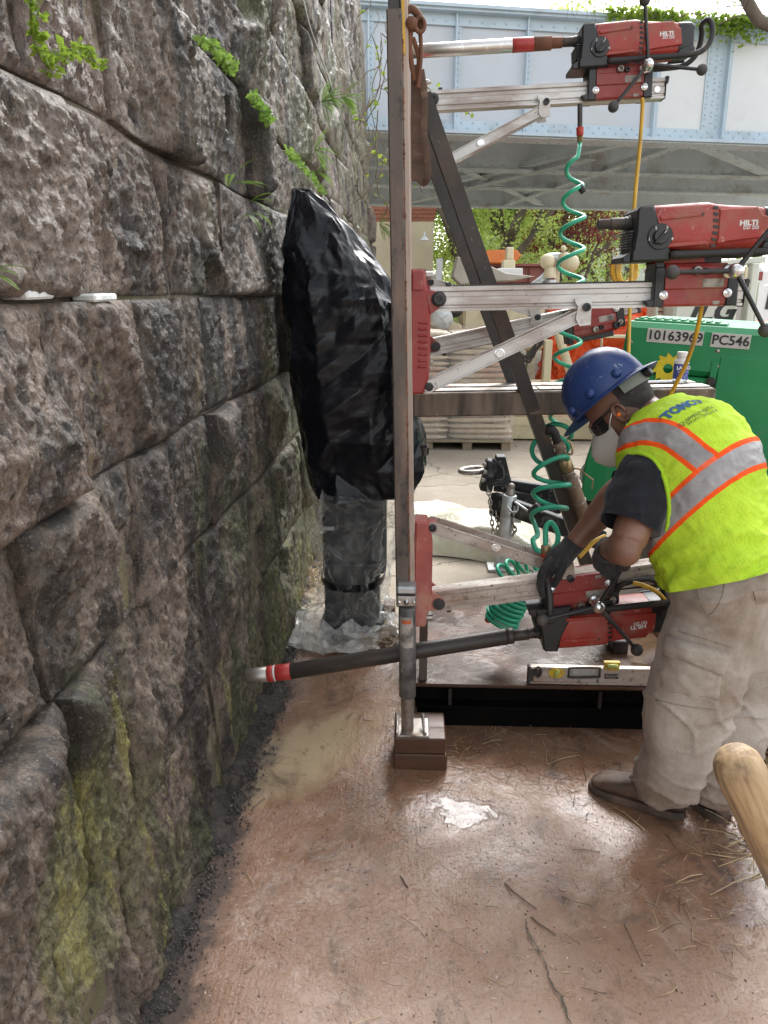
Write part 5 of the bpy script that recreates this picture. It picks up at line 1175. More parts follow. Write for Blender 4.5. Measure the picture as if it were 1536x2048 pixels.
xe = (W[d_up].inverted() @ P(815, 101, Y=3.42)).x
a_ = dl_mb(d_up); a_.cyl((xs_-.165, 0, AX), (xe, 0, AX), .0255, n=28, ch=.001); cb_ = obj('core_barrel', a_, M['barrel'], d_up, smooth=50)
a_ = dl_mb(d_up); a_.cyl((xs_-.082, 0, AX), (xs_-.166, 0, AX), .0262, n=28, ch=.001); obj('barrel_band', a_, M['band'], cb_, smooth=50)
a_ = dl_mb(d_up); a_.cyl((xs_+.03, 0, AX), (xs_-.012, 0, AX), .021, n=6, ch=.002); a_.cyl((xs_-.012, 0, AX), (xs_-.082, 0, AX), .0256, n=28, ch=.002); obj('barrel_adapter', a_, M['rust'], cb_, smooth=50)
tip = P(511, 1351, Y=2.47); tl_ = W[d_low].inverted() @ tip
a_ = dl_mb(d_low); a_.cyl((xs_+.055, 0, AX), (xs_+.0, 0, AX), .0205, n=20, ch=.002); a_.cyl((xs_+.002, 0, AX), (xs_-.02, 0, AX), .0275, n=28, ch=.002); a_.cyl((xs_-.021, 0, AX), (tl_.x+.13, tl_.y, tl_.z), .0285, n=32, ch=.001); cb_ = obj('core_barrel', a_, M['barrel_dark'], d_low, smooth=50)
for (s0, s1, mm, rr) in ((.13, .075, 'band', .0292), (.0755, .0685, 'white_print', .0290), (.069, .045, 'band', .0292), (.0455, -.03, 'steel', .0280)):
    a_ = dl_mb(d_low); k = lambda s_: (tl_.x+s_, tl_.y, tl_.z); a_.cyl(k(s0), k(s1), rr, n=32, ch=.0008); obj('barrel_band' if mm != 'steel' else 'barrel_tip', a_, M[mm], cb_, smooth=50)
# ------------------------------------------------------------------ the worker
def cloth(name, a, b, rough=.85, wscale=26, wbump=.25, dirt=None, weave=420, hem=False):
    s = NT(name); v = s.coords('Object'); n = s.noise(v, 7, 7, .62, .5)
    c = s.ramp(n, [(.32, a), (.68, b)])
    if dirt:
        w = s.noise(s.coords('Object', (1, 1, .8), (5, 1, 3)), dirt[2], 9, .68, .6); c = s.mix(s.math('MULTIPLY', s.ramp(w, [(.66-dirt[1]*.25, 0), (.80-dirt[1]*.2, 1)]), .7), c, dirt[0])
    if hem:
        sp_ = s.n.new('ShaderNodeSeparateXYZ'); s.link(v, sp_.inputs[0]); hz_ = s.math('MULTIPLY_ADD', s.math('SUBTRACT', s.noise(s.coords('Object', (1, 1, .6), (1, 1, 9)), 9, 8, .7), .5), .45, sp_.outputs[2])
        c = s.mix(s.ramp(hz_, [(.06, .85), (.34, 0)]), c, (.17, .105, .07))
    fine = s.noise(v, weave, 2, .5); c = s.mix(s.ramp(fine, [(.35, .16), (.6, 0)]), c, (.02, .018, .015))
    n1 = s.bump(s.noise(s.coords('Object', (1, 1, 1.6)), wscale, 6, .62, .8), wbump, .012)
    s.put('Base Color', c).put('Roughness', rough).put('Normal', s.bump(fine, .18, .0015, n1)); s.put('Specular IOR Level', .2); s.put('Sheen Weight', .12); return s
M['trousers'] = cloth('dusty_khaki_cloth', (.40, .345, .285), (.50, .445, .385), dirt=((.21, .145, .10), .85, 3.2), hem=True).m
M['shirt'] = cloth('black_cotton', (.010, .011, .015), (.018, .019, .025), .9, 18, .3).m
M['glove'] = cloth('dusty_black_glove', (.022, .022, .024), (.055, .055, .058), .75, 60, .35, dirt=((.15, .13, .11), .45, 18), weave=600).m
def skin_mat():
    s = NT('brown_skin'); v = s.coords('Object'); c = s.ramp(s.noise(v, 14, 6, .6), [(.3, (.165, .078, .049)), (.7, (.235, .118, .078))])
    s.put('Base Color', c).put('Roughness', .45).put('Subsurface Weight', .08).put('Subsurface Radius', (.02, .008, .005)); s.put('Normal', s.bump(s.noise(v, 240, 5, .6), .15, .002)); return s.m
M['skin'] = skin_mat()
M['hair'] = mat('short_greying_hair', (.035, .028, .025), .9, 0, .5, 60, .6, 260, .003, scratch=((.22, .2, .19), .15, 130))
M['hat'] = mat('scuffed_blue_hard_hat', (.014, .040, .150), .40, 0, .12, 5, .04, 160, dirt=((.10, .12, .18), .10, 14), scratch=((.32, .34, .38), .22, 26))
M['mask'] = mat('white_mask_fabric', (.62, .60, .56), .9, 0, .04, 12, .2, 220)
M['lens'] = mat('dark_lens', (.012, .012, .014), .08, 0, .05, 5, 0, coat=.5)
M['boot'] = mat('muddy_brown_leather', (.075, .045, .03), .6, 0, .3, 12, .3, 70, dirt=((.20, .135, .095), .5, 12))
M['sole'] = mat('muddy_sole', (.05, .033, .024), .75, 0, .3, 14, .3, 60, dirt=((.17, .10, .07), .6, 10))
M['strap'] = mat('olive_strap', (.16, .17, .13), .6, 0, .1, 10, .1, 60)
M['orange_foam'] = mat('orange_foam', (.85, .20, .03), .7, 0, .05, 10, 0)
d_ = Vector((-.74, .67, 0)).normalized(); Lf = Vector((-.67, -.74, 0)).normalized(); UP = Vector((0, 0, 1))
person = thing('person', 'worker in blue hard hat, white mask and neon vest bent over the low drill', 'person', (.88, 2.12, 0))
# ---- torso frame
NK, HP = P(1300, 838, Y=2.30), P(1455, 1150, Y=2.10)
ax = (HP-NK); TL = ax.length; ax.normalize()
Lt = (Lf-ax*Lf.dot(ax)).normalized(); Bt = ax.cross(Lt)
if Bt.z < 0: Bt = -Bt
SR = [(-.055, .080, .074, .038), (-.03, .092, .084, .038), (.0, .124, .104, .038), (.05, .164, .130, .042), (.12, .190, .156, .044), (.22, .202, .172, .046), (.36, .204, .180, .044), (.52, .198, .177, .033), (.68, .192, .168, .016), (.84, .190, .162, .006), (1.0, .196, .168, .0), (1.09, .202, .176, .0)]
def interp(s, col): return float(np.interp(s, [r[0] for r in SR], [r[col] for r in SR]))
def torso_pt(s, phi, g=0.0):
    hw, hd, off = interp(s, 1)+g, interp(s, 2)+g, interp(s, 3)
    c, q = cos(phi), sin(phi); e = .86
    return NK+ax*(s*TL)+Bt*(off+hd*math.copysign(abs(q)**e, q))+Lt*(hw*math.copysign(abs(c)**e, c))
# vest surface
NS, NPH = 110, 168
send = lambda ph: .985+.075*sin(ph)
vv = [torso_pt(-.05+(send(2*pi*k/NPH)+.05)*i/NS, 2*pi*k/NPH) for i in range(NS+1) for k in range(NPH)]
vf = [(i*NPH+k, i*NPH+(k+1) % NPH, (i+1)*NPH+(k+1) % NPH, (i+1)*NPH+k) for i in range(NS) for k in range(NPH)]
me = bpy.data.meshes.new('vest'); me.from_pydata([tuple(v) for v in vv], [], vf); me.update()
V = get_v(me); Nn = get_n(me); ctr = np.array([NK+ax*(TL*(-.05+1.12*(i//NPH)/NS)) for i in range(len(V))])
sgn = np.sign(((V-ctr)*Nn).sum(1)).mean(); Nn = Nn*(1 if sgn > 0 else -1)
sv = ((V-np.array(NK))@np.array(ax)); lv = ((V-np.array(NK))@np.array(Lt)); bv = ((V-np.array(NK))@np.array(Bt))
q = np.stack([lv*4, bv*4, sv*9], 1)
disp = .008*fbm(q, 3, 201)+.010*np.maximum(0, (sv/TL-.55))*fbm(np.stack([lv*7, bv*7, sv*22], 1), 3, 211, ridge=True)*1.6+.003*fbm(np.stack([lv*24, bv*24, sv*36], 1), 3, 221, ridge=True)
# diagonal drag folds from the hip to the armhole
disp = disp+.007*np.sin((sv*1.0+lv*.6)*70+3*fbm(q*1.5, 2, 231))*np.clip((sv/TL-.6)*3, 0, 1)
disp = disp*np.clip((sv/TL+.06)*12, 0, 1)
set_v(me, V+Nn*disp[:, None])
attr(me, 'sv', sv); attr(me, 'lv', lv); attr(me, 'bv', bv)
def vest_mat():
    s = NT('neon_mesh_vest'); A = lambda n: (lambda x: x.outputs['Fac'])(s.node('ShaderNodeAttribute', attribute_name=n))
    sv_, lv_, bv_ = A('sv'), A('lv'), A('bv'); v = s.coords('Object')
    yel = s.ramp(s.noise(v, 5, 6, .6), [(.3, (.40, .60, .03)), (.7, (.50, .70, .045))])
    dt = s.noise(s.coords('Object', (1, 1, 1), (3, 1, 1)), 6, 8, .7); dirt = s.math('MULTIPLY', s.ramp(dt, [(.57, 0), (.72, .55)]), s.ramp(s.math('MULTIPLY', sv_, 2.0), [(.5, 0), (.95, 1)]))
    yel = s.mix(dirt, yel, (.20, .22, .05))
    # knitted mesh: small dark holes
    cmb = s.n.new('ShaderNodeCombineXYZ'); s.link(s.math('MULTIPLY', lv_, 165), cmb.inputs[0]); s.link(s.math('MULTIPLY', sv_, 165), cmb.inputs[1]); s.link(s.math('MULTIPLY', bv_, 165), cmb.inputs[2])
    vo = s.node('ShaderNodeTexVoronoi', Scale=1.0); vo.inputs['Randomness'].default_value = .35; s.link(cmb.outputs[0], vo.inputs['Vector'])
    hole = s.ramp(vo.outputs['Distance'], [(.18, 1), (.36, 0)]); holes = s.math('MULTIPLY', hole, s.ramp(s.math('ADD', s.math('MULTIPLY', sv_, 2.0), s.math('MULTIPLY', bv_, -.0)), [(.16, 0), (.20, .45)]))
    yel = s.mix(holes, yel, (.15, .25, .006))
    back = s.math('GREATER_THAN', bv_, -.09)
    band_w = s.math('ABSOLUTE', s.math('SUBTRACT', s.math('MULTIPLY_ADD', bv_, WAIST_K, sv_), WAIST_S))
    band_s = A('sd')
    above = s.math('LESS_THAN', s.math('MULTIPLY_ADD', bv_, WAIST_K, sv_), WAIST_S)
    bs_o = s.math('MULTIPLY', s.math('LESS_THAN', band_s, .041), above); bs_g = s.math('MULTIPLY', s.math('LESS_THAN', band_s, .0275), above)
    gn = s.ramp(s.noise(s.coords('Object', (1, 1, 1), (0, 4, 0)), 9, 6, .6), [(.35, (.22, .205, .20)), (.65, (.33, .315, .31))])
    c = s.mix(bs_o, yel, (.86, .095, .012)); c = s.mix(bs_g, c, gn)
    wo_ = s.math('LESS_THAN', band_w, .042); wg = s.math('LESS_THAN', band_w, .029)
    c = s.mix(wo_, c, (.86, .095, .012)); c = s.mix(wg, c, gn)
    flat = s.math('MAXIMUM', wg, bs_g)
    s.put('Base Color', c).put('Roughness', s.mix(flat, .8, .42)); s.put('Specular IOR Level', s.mix(flat, .2, .6))
    n1 = s.bump(s.noise(s.coords('Object', (1, 1, 1.5)), 22, 6, .62, .9), .35, .012)
    s.put('Normal', s.bump(s.math('MULTIPLY', hole, s.math('SUBTRACT', 1, flat)), .25, .002, n1)); return s.m
WAIST_S, WAIST_K, SH_L, SH_K = .295, .34, .145, .0
M['vest'] = vest_mat()
vest = link_mesh('vest', me, M['vest'], person, smooth='all')
VB = BVHTree.FromPolygons([Vector(v) for v in get_v(me)], [tuple(p.vertices) for p in me.polygons]); WP = W[person]
def hit(bvh, px, py, Wm=None):
    o = Vector((0, 0, EYE)); d = (P(px, py, Y=2)-o).normalized(); wi = WP.inverted(); o2 = wi @ o
    h = bvh.ray_cast(o2, (wi.to_3x3() @ d))
    if h[0] is None: return None
    n = h[1] if h[1].dot(d) < 0 else -h[1]
    return WP @ h[0], n
path = [hit(VB, *q) for q in ((1246, 872), (1268, 864), (1296, 861), (1337, 870), (1380, 899), (1412, 925), (1452, 960))]; path = [h[0] for h in path if h]
pp_ = spline(path, 8); pp_ = [pp_[0]+(pp_[0]-pp_[3])*k*.6 for k in (3, 2, 1)]+pp_+[pp_[-1]+(pp_[-1]-pp_[-4])*k*.7 for k in (1, 2)]
pa = np.array([tuple(WP.inverted() @ p) for p in pp_]); Lw_ = np.array(Lt); NKl = np.array(WP.inverted() @ NK); mir = pa-2*((pa-NKl)@Lw_)[:, None]*Lw_[None]
Vv = get_v(me)
def pdist(V, A):
    d = np.full(len(V), 9.0)
    for i in range(len(A)-1):
        ab = A[i+1]-A[i]; t = np.clip(((V-A[i])@ab)/max(ab@ab, 1e-9), 0, 1); d = np.minimum(d, np.linalg.norm(V-(A[i]+t[:, None]*ab), axis=1))
    return d
attr(me, 'sd', np.minimum(pdist(Vv, pa), pdist(Vv, mir)))
# ---- printed back lettering, laid on the curved cloth
def print_on(name, body, size, p_l, p_r, m, bold=.0, lift=.0025, spacing=1.0):
    me = text_mesh(body, size, bold=bold, extrude=0, spacing=spacing); me.materials.clear()
    bm = bmesh.new(); bm.from_mesh(me); bmesh.ops.subdivide_edges(bm, edges=[e for e in bm.edges if e.calc_length() > .01], cuts=2); bmesh.ops.triangulate(bm, faces=bm.faces); bm.to_mesh(me); bm.free()
    a = get_v(me); w = a[:, 0].max()-a[:, 0].min(); h0, h1 = hit(VB, *p_l), hit(VB, *p_r)
    if h0 is None or h1 is None: print('print_on miss', body); return
    o = (h0[0]+h1[0])/2; xd = (h1[0]-h0[0]); k = xd.length/w; xd.normalize(); n = (h0[1]+h1[1]).normalized(); yd = n.cross(xd).normalized(); n = xd.cross(yd); wi = WP.inverted()
    out = []
    for v in a:
        p = o+xd*(v[0]*k)+yd*(v[1]*k); h = VB.ray_cast(wi @ (p+n*.15), wi.to_3x3() @ (-n))
        out.append(h[0]+h[1]*(lift if h[1].dot(wi.to_3x3() @ n) > 0 else -lift) if h[0] is not None else wi @ p)
    set_v(me, np.array([tuple(v) for v in out])); link_mesh(name, me, m, person, True, False)
M['vest_blue'] = mat('blue_vest_print', (.025, .10, .22), .7, 0, .1, 30, 0); M['vest_black'] = mat('black_vest_print', (.03, .04, .03), .7, 0, .1, 30, 0)
print_on('lettering', 'TOMCO', .1, (1328, 838), (1402, 803), M['vest_blue'], .006)
print_on('lettering', 'EQUIPMENT RENTAL', .1, (1356, 854), (1426, 815), M['vest_black'], .0)
print_on('lettering', 'WWW.TOMCO.COM', .1, (1376, 850), (1434, 822), M['vest_black'], .0)
# ---- trousers
tm = MB()
def ring(c, a, b, u, v, n=24, e=.92):
    return [Vector(c)+Vector(u)*(a*math.copysign(abs(cos(t))**e, cos(t)))+Vector(v)*(b*math.copysign(abs(sin(t))**e, sin(t))) for t in [2*pi*k/n for k in range(n)]]
def leg(rows):
    rs = []
    for (px, py, Y, r, rb) in rows: rs.append(ring(P(px, py, Y=Y), r, rb, (1, 0, 0), (0, 1, 0)))
    tm.loft(rs)
Lw = [(1462, 1160, 2.07, .145, .12), (1446, 1215, 2.065, .134, .12), (1419, 1280, 2.065, .130, .120), (1398, 1350, 2.07, .130, .118), (1380, 1405, 2.08, .128, .116), (1369, 1445, 2.085, .120, .108), (1358, 1500, 2.095, .099, .098), (1342, 1535, 2.10, .098, .095), (1334, 1558, 2.105, .102, .094), (1330, 1576, 2.105, .090, .086), (1330, 1590, 2.105, .078, .078)]
Rw = [(1500, 1160, 2.2, .15, .12), (1500, 1220, 2.2, .14, .12), (1498, 1290, 2.2, .132, .12), (1486, 1370, 2.2, .122, .112), (1472, 1430, 2.19, .112, .108), (1456, 1490, 2.17, .102, .102), (1440, 1540, 2.15, .094, .095), (1430, 1572, 2.14, .084, .088), (1428, 1594, 2.13, .076, .080)]
leg(Lw)
pr = []
for (s_, hw, hd, dz) in ((.93, .178, .150, 0), (1.0, .186, .158, 0), (1.1, .195, .165, 0)): pr.append(ring(NK+ax*(s_*TL), hw, hd, Lt, Bt))
c1 = P(1462, 1235, Y=2.14); pr.append(ring(c1, .20, .17, Lf, Vector((-Lf.y, Lf.x, 0)))); c2 = P(1465, 1300, Y=2.15); pr.append(ring(c2, .17, .15, Lf, Vector((-Lf.y, Lf.x, 0))))
tm.loft(pr)
meA = remeshed(tm, .0070, 12, .5)
tm = MB(); leg(Rw); meB = remeshed(tm, .0070, 12, .5)
bm = bmesh.new(); bm.from_mesh(meA); bm.from_mesh(meB); me = bpy.data.meshes.new('trousers'); bm.to_mesh(me); bm.free(); me.update()
V = get_v(me); Nn = get_n(me)
z = V[:, 2]
knee = np.exp(-((z-.40)/.13)**2); cuff = np.exp(-((z-.13)/.09)**2); hip = np.exp(-((z-.80)/.10)**2); thigh = np.exp(-((z-.62)/.15)**2)
warp = fbm(V*4.5, 3, 301); warp2 = fbm(V*3.2+7, 2, 303)
def crest(ph, k): return np.clip(1-np.abs(np.sin(ph)), 0, 1)**k        # thin raised folds on a calm ground
side = np.clip(.5+(V[:, 0]-(.82+.28*(z-.3)))*7, 0, 1); mask1 = np.clip(.5+1.3*fbm(V*5+3, 2, 305), 0, 1); mask2 = np.clip(.4+1.4*fbm(V*4+9, 2, 307), 0, 1)
disp = .013*crest(z*40-V[:, 0]*9+warp*1.6, 4)*knee*(.12+side)
disp = disp+.011*crest((z*.8+V[:, 0]*.9)*31+warp*1.5, 5)*mask1*np.exp(-((z-.47)/.16)**2)
disp = disp+.010*crest((z*1.1-V[:, 0]*.8)*23+warp2*1.8, 5)*mask2*np.clip(thigh+hip, 0, 1)
disp = disp+.016*crest(z*46+warp*1.7+V[:, 0]*7, 3)*cuff+.008*crest((z*.7+V[:, 0])*52+warp2*2, 4)*cuff*mask1
disp = disp+.0045*crest(V[:, 0]*60+V[:, 1]*40+z*14+warp*2, 4)*np.clip(hip*1.2, 0, 1)+.0035*warp+.0012*fbm(V*30, 2, 341)
set_v(me, V+Nn*disp[:, None])
trou = link_mesh('trousers', me, M['trousers'], person, smooth='all')
TB = BVHTree.FromPolygons([Vector(v) for v in get_v(me)], [tuple(p.vertices) for p in me.polygons])
def patch(name, quad, nu, nv, lift, m, parent, bvh=TB, round_=.2, wr=.003, thick=.006):
    top, bot = [], []; a, b, c, d = [Vector((*q, 0)) for q in quad]
    for j in range(nv+1):
        for i in range(nu+1):
            u, v = i/nu, j/nv; p = (a*(1-u)+b*u)*(1-v)+(d*(1-u)+c*u)*v; h = hit(bvh, p.x, p.y)
            if h is None: print('patch miss', name, p); return None
            e = min(1, min(u, 1-u, v, 1-v)/round_) if round_ else 1; n = h[1]
            w = wr*float(fbm(np.array([[u*5, v*5, 3.3]]), 3, 9)[0])
            top.append(h[0]+(WP.to_3x3() @ n)*(lift*(.35+.65*math.sqrt(e))+w)); bot.append(h[0]-(WP.to_3x3() @ n)*thick)
    P_ = np.array([tuple(x) for x in top]).reshape(nv+1, nu+1, 3)
    for _ in range(3): P_[1:-1, 1:-1] = .5*P_[1:-1, 1:-1]+.125*(P_[:-2, 1:-1]+P_[2:, 1:-1]+P_[1:-1, :-2]+P_[1:-1, 2:])
    top = [Vector(x) for x in P_.reshape(-1, 3)]
    f = [(j*(nu+1)+i, j*(nu+1)+i+1, (j+1)*(nu+1)+i+1, (j+1)*(nu+1)+i) for j in range(nv) for i in range(nu)]
    rim = [i for i in range(nu)]+[j*(nu+1)+nu for j in range(nv)]+[nv*(nu+1)+i for i in range(nu, 0, -1)]+[j*(nu+1) for j in range(nv, 0, -1)]
    o = len(top); vs = top+[bot[i] for i in rim]; k = len(rim); f += [(rim[i], o+i, o+(i+1) % k, rim[(i+1) % k]) for i in range(k)]
    return from_arrays(name, vs, f, m, parent, smooth=50)
patch('cargo_pocket', ((1334, 1302), (1446, 1338), (1434, 1398), (1320, 1380)), 26, 14, .015, M['trousers'], trou, wr=.006)
patch('pocket_flap', ((1338, 1272), (1465, 1305), (1443, 1349), (1330, 1310)), 30, 9, .025, M['trousers'], trou, round_=.1, wr=.006)
patch('back_pocket_flap', ((1506, 1182), (1560, 1176), (1560, 1202), (1512, 1208)), 8, 5, .008, M['trousers'], trou)
sm = MB()
for line in (((1391, 1165), (1398, 1195), (1410, 1222), (1416, 1232)), ((1450, 1160), (1445, 1190), (1432, 1218), (1416, 1232)), ((1356, 1262), (1400, 1275), (1468, 1296)), ((1312, 1400), (1370, 1412), (1430, 1420))):
    pts = []
    for p in spline([Vector((*q, 0)) for q in line], 8):
        h = hit(TB, p.x, p.y)
        if h: pts.append(h[0]+(WP.to_3x3() @ h[1])*.001)
    if len(pts) > 2: sm.tube(pts, .0013, 5)
M['thread'] = mat('dark_seam_thread', (.27, .22, .17), .9, 0, .2, 60, 0)
obj('seam', sm, M['thread'], trou, smooth='all', kind='stuff')
# ---- black shirt: left sleeve and shoulder, hem strip
SHL, ELB, WRL = P(1304, 946, Y=2.14), P(1252, 1097, Y=2.03), P(1216, 1098, Y=2.275)
SHR, ELR, WRR = P(1330, 960, Y=2.46), P(1236, 985, Y=2.44), P(1143, 1092, Y=2.42)
sl = MB(); dA = (ELB-SHL).normalized(); uA = Vector((1, 0, 0)); uA = (uA-dA*uA.dot(dA)).normalized(); vA = dA.cross(uA)
rows = [(-.075, .055, .06), (-.045, .068, .072), (.0, .083, .086), (.05, .087, .087), (.10, .083, .082), (.15, .080, .077), (.172, .079, .076)]
sl.loft([ring(SHL+dA*t+uA*(-.012+.03*min(0, t)/.07*-1), a, b, uA, vA, 40, 1) for t, a, b in rows], cap=False)
me = bpy.data.meshes.new('shirt_sleeve'); me.from_pydata([tuple(v) for v in sl.v], [], sl.f); me.update()
o = bpy.data.objects.new('tmp', me); scene.collection.objects.link(o); me2 = evaluated(o, [('SUBSURF', dict(levels=2, render_levels=2))]); bpy.data.objects.remove(o)
V = get_v(me2); Nn = get_n(me2); tt = (V-np.array(SHL))@np.array(dA)
set_v(me2, V+Nn*(.007*fbm(np.stack([V[:, 0]*10, V[:, 1]*10, V[:, 2]*16], 1), 3, 401, ridge=True)-.002)[:, None])
link_mesh('shirt_sleeve', me2, M['shirt'], person, smooth='all')
M['binding'] = cloth('neon_binding', (.36, .60, .02), (.44, .70, .03), weave=500).m
rim_ = []; wi = WP.inverted()
for k in range(48):
    t = 2*pi*k/48; st = SHL+dA*.16+(uA*cos(t)+vA*sin(t))*.086
    for rr in (0, .006, .012, .02, .03):
        h = VB.ray_cast(wi @ (st-(uA*cos(t)+vA*sin(t))*rr), wi.to_3x3() @ (-dA), .30)
        if h[0] is not None: rim_.append(WP @ h[0]+(uA*cos(t)+vA*sin(t))*rr); break
rim_ = [r for i, r in enumerate(rim_) if i == 0 or (r-rim_[i-1]).length < .09]
if len(rim_) > 20:
    for _ in range(4): rim_ = [rim_[0]]+[(rim_[i-1]+rim_[i]*2+rim_[i+1])/4 for i in range(1, len(rim_)-1)]+[rim_[-1]]
    a_ = MB(); a_.tube(rim_, .0062, 8, closed=(rim_[0]-rim_[-1]).length < .09); obj('armhole_binding', a_, M['binding'], person, smooth='all')
sl = MB(); dB = (ELR-SHR).normalized(); uB = Vector((0, 0, 1)); uB = (uB-dB*uB.dot(dB)).normalized(); vB = dB.cross(uB)
sl.loft([ring(SHR+dB*t, r, r, uB, vB, 24, 1) for t, r in ((-.05, .07), (0, .085), (.08, .08), (.15, .072))], cap=False); obj('shirt_sleeve', sl, M['shirt'], person, smooth='all')
# ---- body: neck, head, arms in one continuous skin
EAR = P(1236, 829, Y=2.315); dh = Vector((-.87, .50, 0)).normalized(); pt = R(44)
Fh = (dh*cos(pt)-UP*sin(pt)); Uh = (dh*sin(pt)+UP*cos(pt)); Lh = Uh.cross(Fh).normalized()
if Lh.y > 0: Lh = -Lh
HC = EAR-Lh*.079+Uh*.008
def hp(x, y, z): return HC+Fh*x+Lh*y+Uh*z
bd_ = MB()
HR = [(-.128, .088, .040, .020), (-.115, .100, .012, .038), (-.09, .104, -.03, .053), (-.06, .101, -.070, .065), (-.03, .099, -.090, .071), (.0, .098, -.099, .0745), (.035, .103, -.102, .0765), (.07, .100, -.099, .075), (.10, .082, -.085, .066), (.122, .052, -.06, .048), (.132, .02, -.03, .022)]
rs = []
for (z_, xf, xb, hw) in HR:
    cxx, rx = (xf+xb)/2, (xf-xb)/2
    rs.append([hp(cxx+rx*math.copysign(abs(cos(t))**.92, cos(t)), hw*math.copysign(abs(sin(t))**.85, sin(t)), z_) for t in [2*pi*k/28 for k in range(28)]])
bd_.loft(rs)
bd_.tube([hp(.098, 0, .018), hp(.110, 0, -.005), hp(.126, 0, -.032), hp(.116, 0, -.043)], [.010, .012, .016, .010], 10)
for sy in (-1, 1): bd_.ball(hp(.110, sy*.010, -.038), .010, 8); bd_.ball(hp(.094, sy*.034, .020), .016, 10, (1, 1.4, .6), Matrix((Fh, Lh, Uh)).transposed()); pass
bd_.ball(hp(.108, 0, -.072), .015, 10, (1, 1.6, .6), Matrix((Fh, Lh, Uh)).transposed())
nb = NK+ax*.03+Bt*.02
bd_.tube([hp(-.025, 0, -.02), hp(-.038, 0, -.06), (hp(-.045, 0, -.09)*.45+nb*.55), nb, nb+ax*.06], [.066, .064, .064, .070, .085], 18)
def arm(pts, rad): bd_.tube(spline(pts, 6), list(np.interp(np.linspace(0, 1, (len(pts)-1)*6+1), np.linspace(0, 1, len(rad)), rad)), 16)
arm([NK+ax*.12+Bt*.0, SHL, SHL*.5+ELB*.5+Vector((0, 0, 0)), ELB+Vector((.004, .005, .015))], [.07, .068, .062, .058, .052, .052, .047])
arm([ELB+Vector((0, 0, .012)), ELB*.6+WRL*.4+Vector((-.0, 0, -.004)), WRL], [.044, .049, .046, .040, .034, .029])
bd_.ball(ELB+Vector((-.004, -.008, -.004)), .044, 14)
arm([NK+ax*.12, SHR, ELR], [.08, .075, .06, .052]); arm([ELR, ELR*.55+WRR*.45+Vector((.006, -.005, .006)), WRR], [.050, .052, .047, .036, .030]); bd_.ball(ELR, .05, 12)
bd_.tube([NK+ax*.10, NK+ax*.3, HP], [.10, .13, .13], 14)
me = remeshed(bd_, .0052, 5, .5); body = link_mesh('body', me, M['skin'], person, smooth='all')
# ears
for sy in (1, -1):
    a_ = MB(); e_c = hp(-.004, sy*.078, -.008)
    pts = [e_c+Fh*(-.006+.017*cos(t)*(1 if sin(t) > -.3 else .8))+Uh*(.030*sin(t))+Lh*sy*(.004+.008*(1-cos(t))*.5) for t in np.linspace(-2.2, 3.4, 22)]
    a_.tube(pts, [.0045+.002*math.sin(pi*k/21) for k in range(22)], 8); a_.ball(e_c+Fh*-.004-Lh*sy*.001, .019, 12, (.75, .35, 1.25), Matrix((Fh, Lh, Uh)).transposed()); a_.ball(e_c-Uh*.024+Fh*.004, .009, 8)
    obj('ear', a_, M['skin'], body, smooth='all')
    a_ = MB(); a_.lathe([(.0068, -.004), (.0072, .006), (.005, .0105), (0, .0115)], e_c+Fh*.001-Uh*.002+Lh*sy*.003, Lh*sy, 12); obj('ear_plug', a_, M['orange_foam'], person, smooth='all')
    a_ = MB(); a_.ball(hp(.093, sy*.033, .008), .0115, 10); obj('eye', a_, M['white_print'], body, smooth='all')
# hair round the back and sides below the hat
hm = MB(); rs = []
for (z_, xf, xb, hw) in HR:
    if z_ < -.07 or z_ > .1: continue
    cxx, rx = (xf+xb)/2, (xf-xb)/2; k0 = 1.0 if z_ > .0 else 1.15
    rs.append([hp(cxx+(rx+.004)*math.copysign(abs(cos(t))**.92, cos(t)), (hw+.004)*math.copysign(abs(sin(t))**.85, sin(t)), z_) for t in np.linspace(pi*(.58 if z_ > -.02 else .70), pi*(1.42 if z_ > -.02 else 1.30), 22)])
hm.loft(rs, cap=False, closed=False); obj('hair', hm, M['hair'], body, smooth='all')
# ---- hard hat
hat = thing  # (a worn hat stays a child of the person)
HB = hp(.010, 0, .066)
hx, hy, hz = Fh, Lh, Uh
def hq(x, y, z): return HB+hx*x+hy*y+hz*z
a_ = MB(); rs = []
for (k, r) in enumerate([0, .012, .03, .05, .07, .09, .11, .125, .135, .141, .1435]):
    zz = r; sc = math.sqrt(max(0.0, 1-(zz/.145)**2.3)) if k < 10 else .10
    rs.append([hq(.134*sc*cos(t), .114*sc*sin(t), zz+.004*max(0, 1-abs(sin(t))*4)*(sc > .2)) for t in [2*pi*i/56 for i in range(56)]])
brim = []
for (ro, dz) in ((0, .0), (.010, -.003), (.024, -.006), (.037, -.009), (.039, -.012), (.036, -.0135), (.010, -.009), (-.004, -.006)):
    brim.append([hq((.134+ro*(1.0+.28*max(0, cos(t))))*cos(t), (.114+ro*.9)*sin(t), dz-.006*abs(cos(t))**2*(ro/.04)) for t in [2*pi*i/56 for i in range(56)]])
a_.loft(brim[::-1]+rs, cap=False); a_.f.append(tuple(len(a_.v)-56+i for i in range(56)))
hat = obj('hard_hat', a_, M['hat'], person, smooth=50)
for t in (R(48), R(88), R(130), R(-60), R(-100)):
    c = hq(.131*cos(t), .111*sin(t), .022); a_ = MB(); a_.ball(c, .0155, 14, (1, 1, 1)); obj('rivet_boss', a_, M['hat'], hat, smooth='all')
a_ = MB(); rs = []
for zz in (-.034, -.031, -.008, .0):
    rs.append([hq((.112+.0)*cos(t)-.012, .096*sin(t), zz-.010*max(0, -cos(t))) for t in np.linspace(pi*.66, pi*1.34, 18)])
a_.loft(rs, cap=False, closed=False); obj('headband', a_, M['strap'], hat, smooth=50)
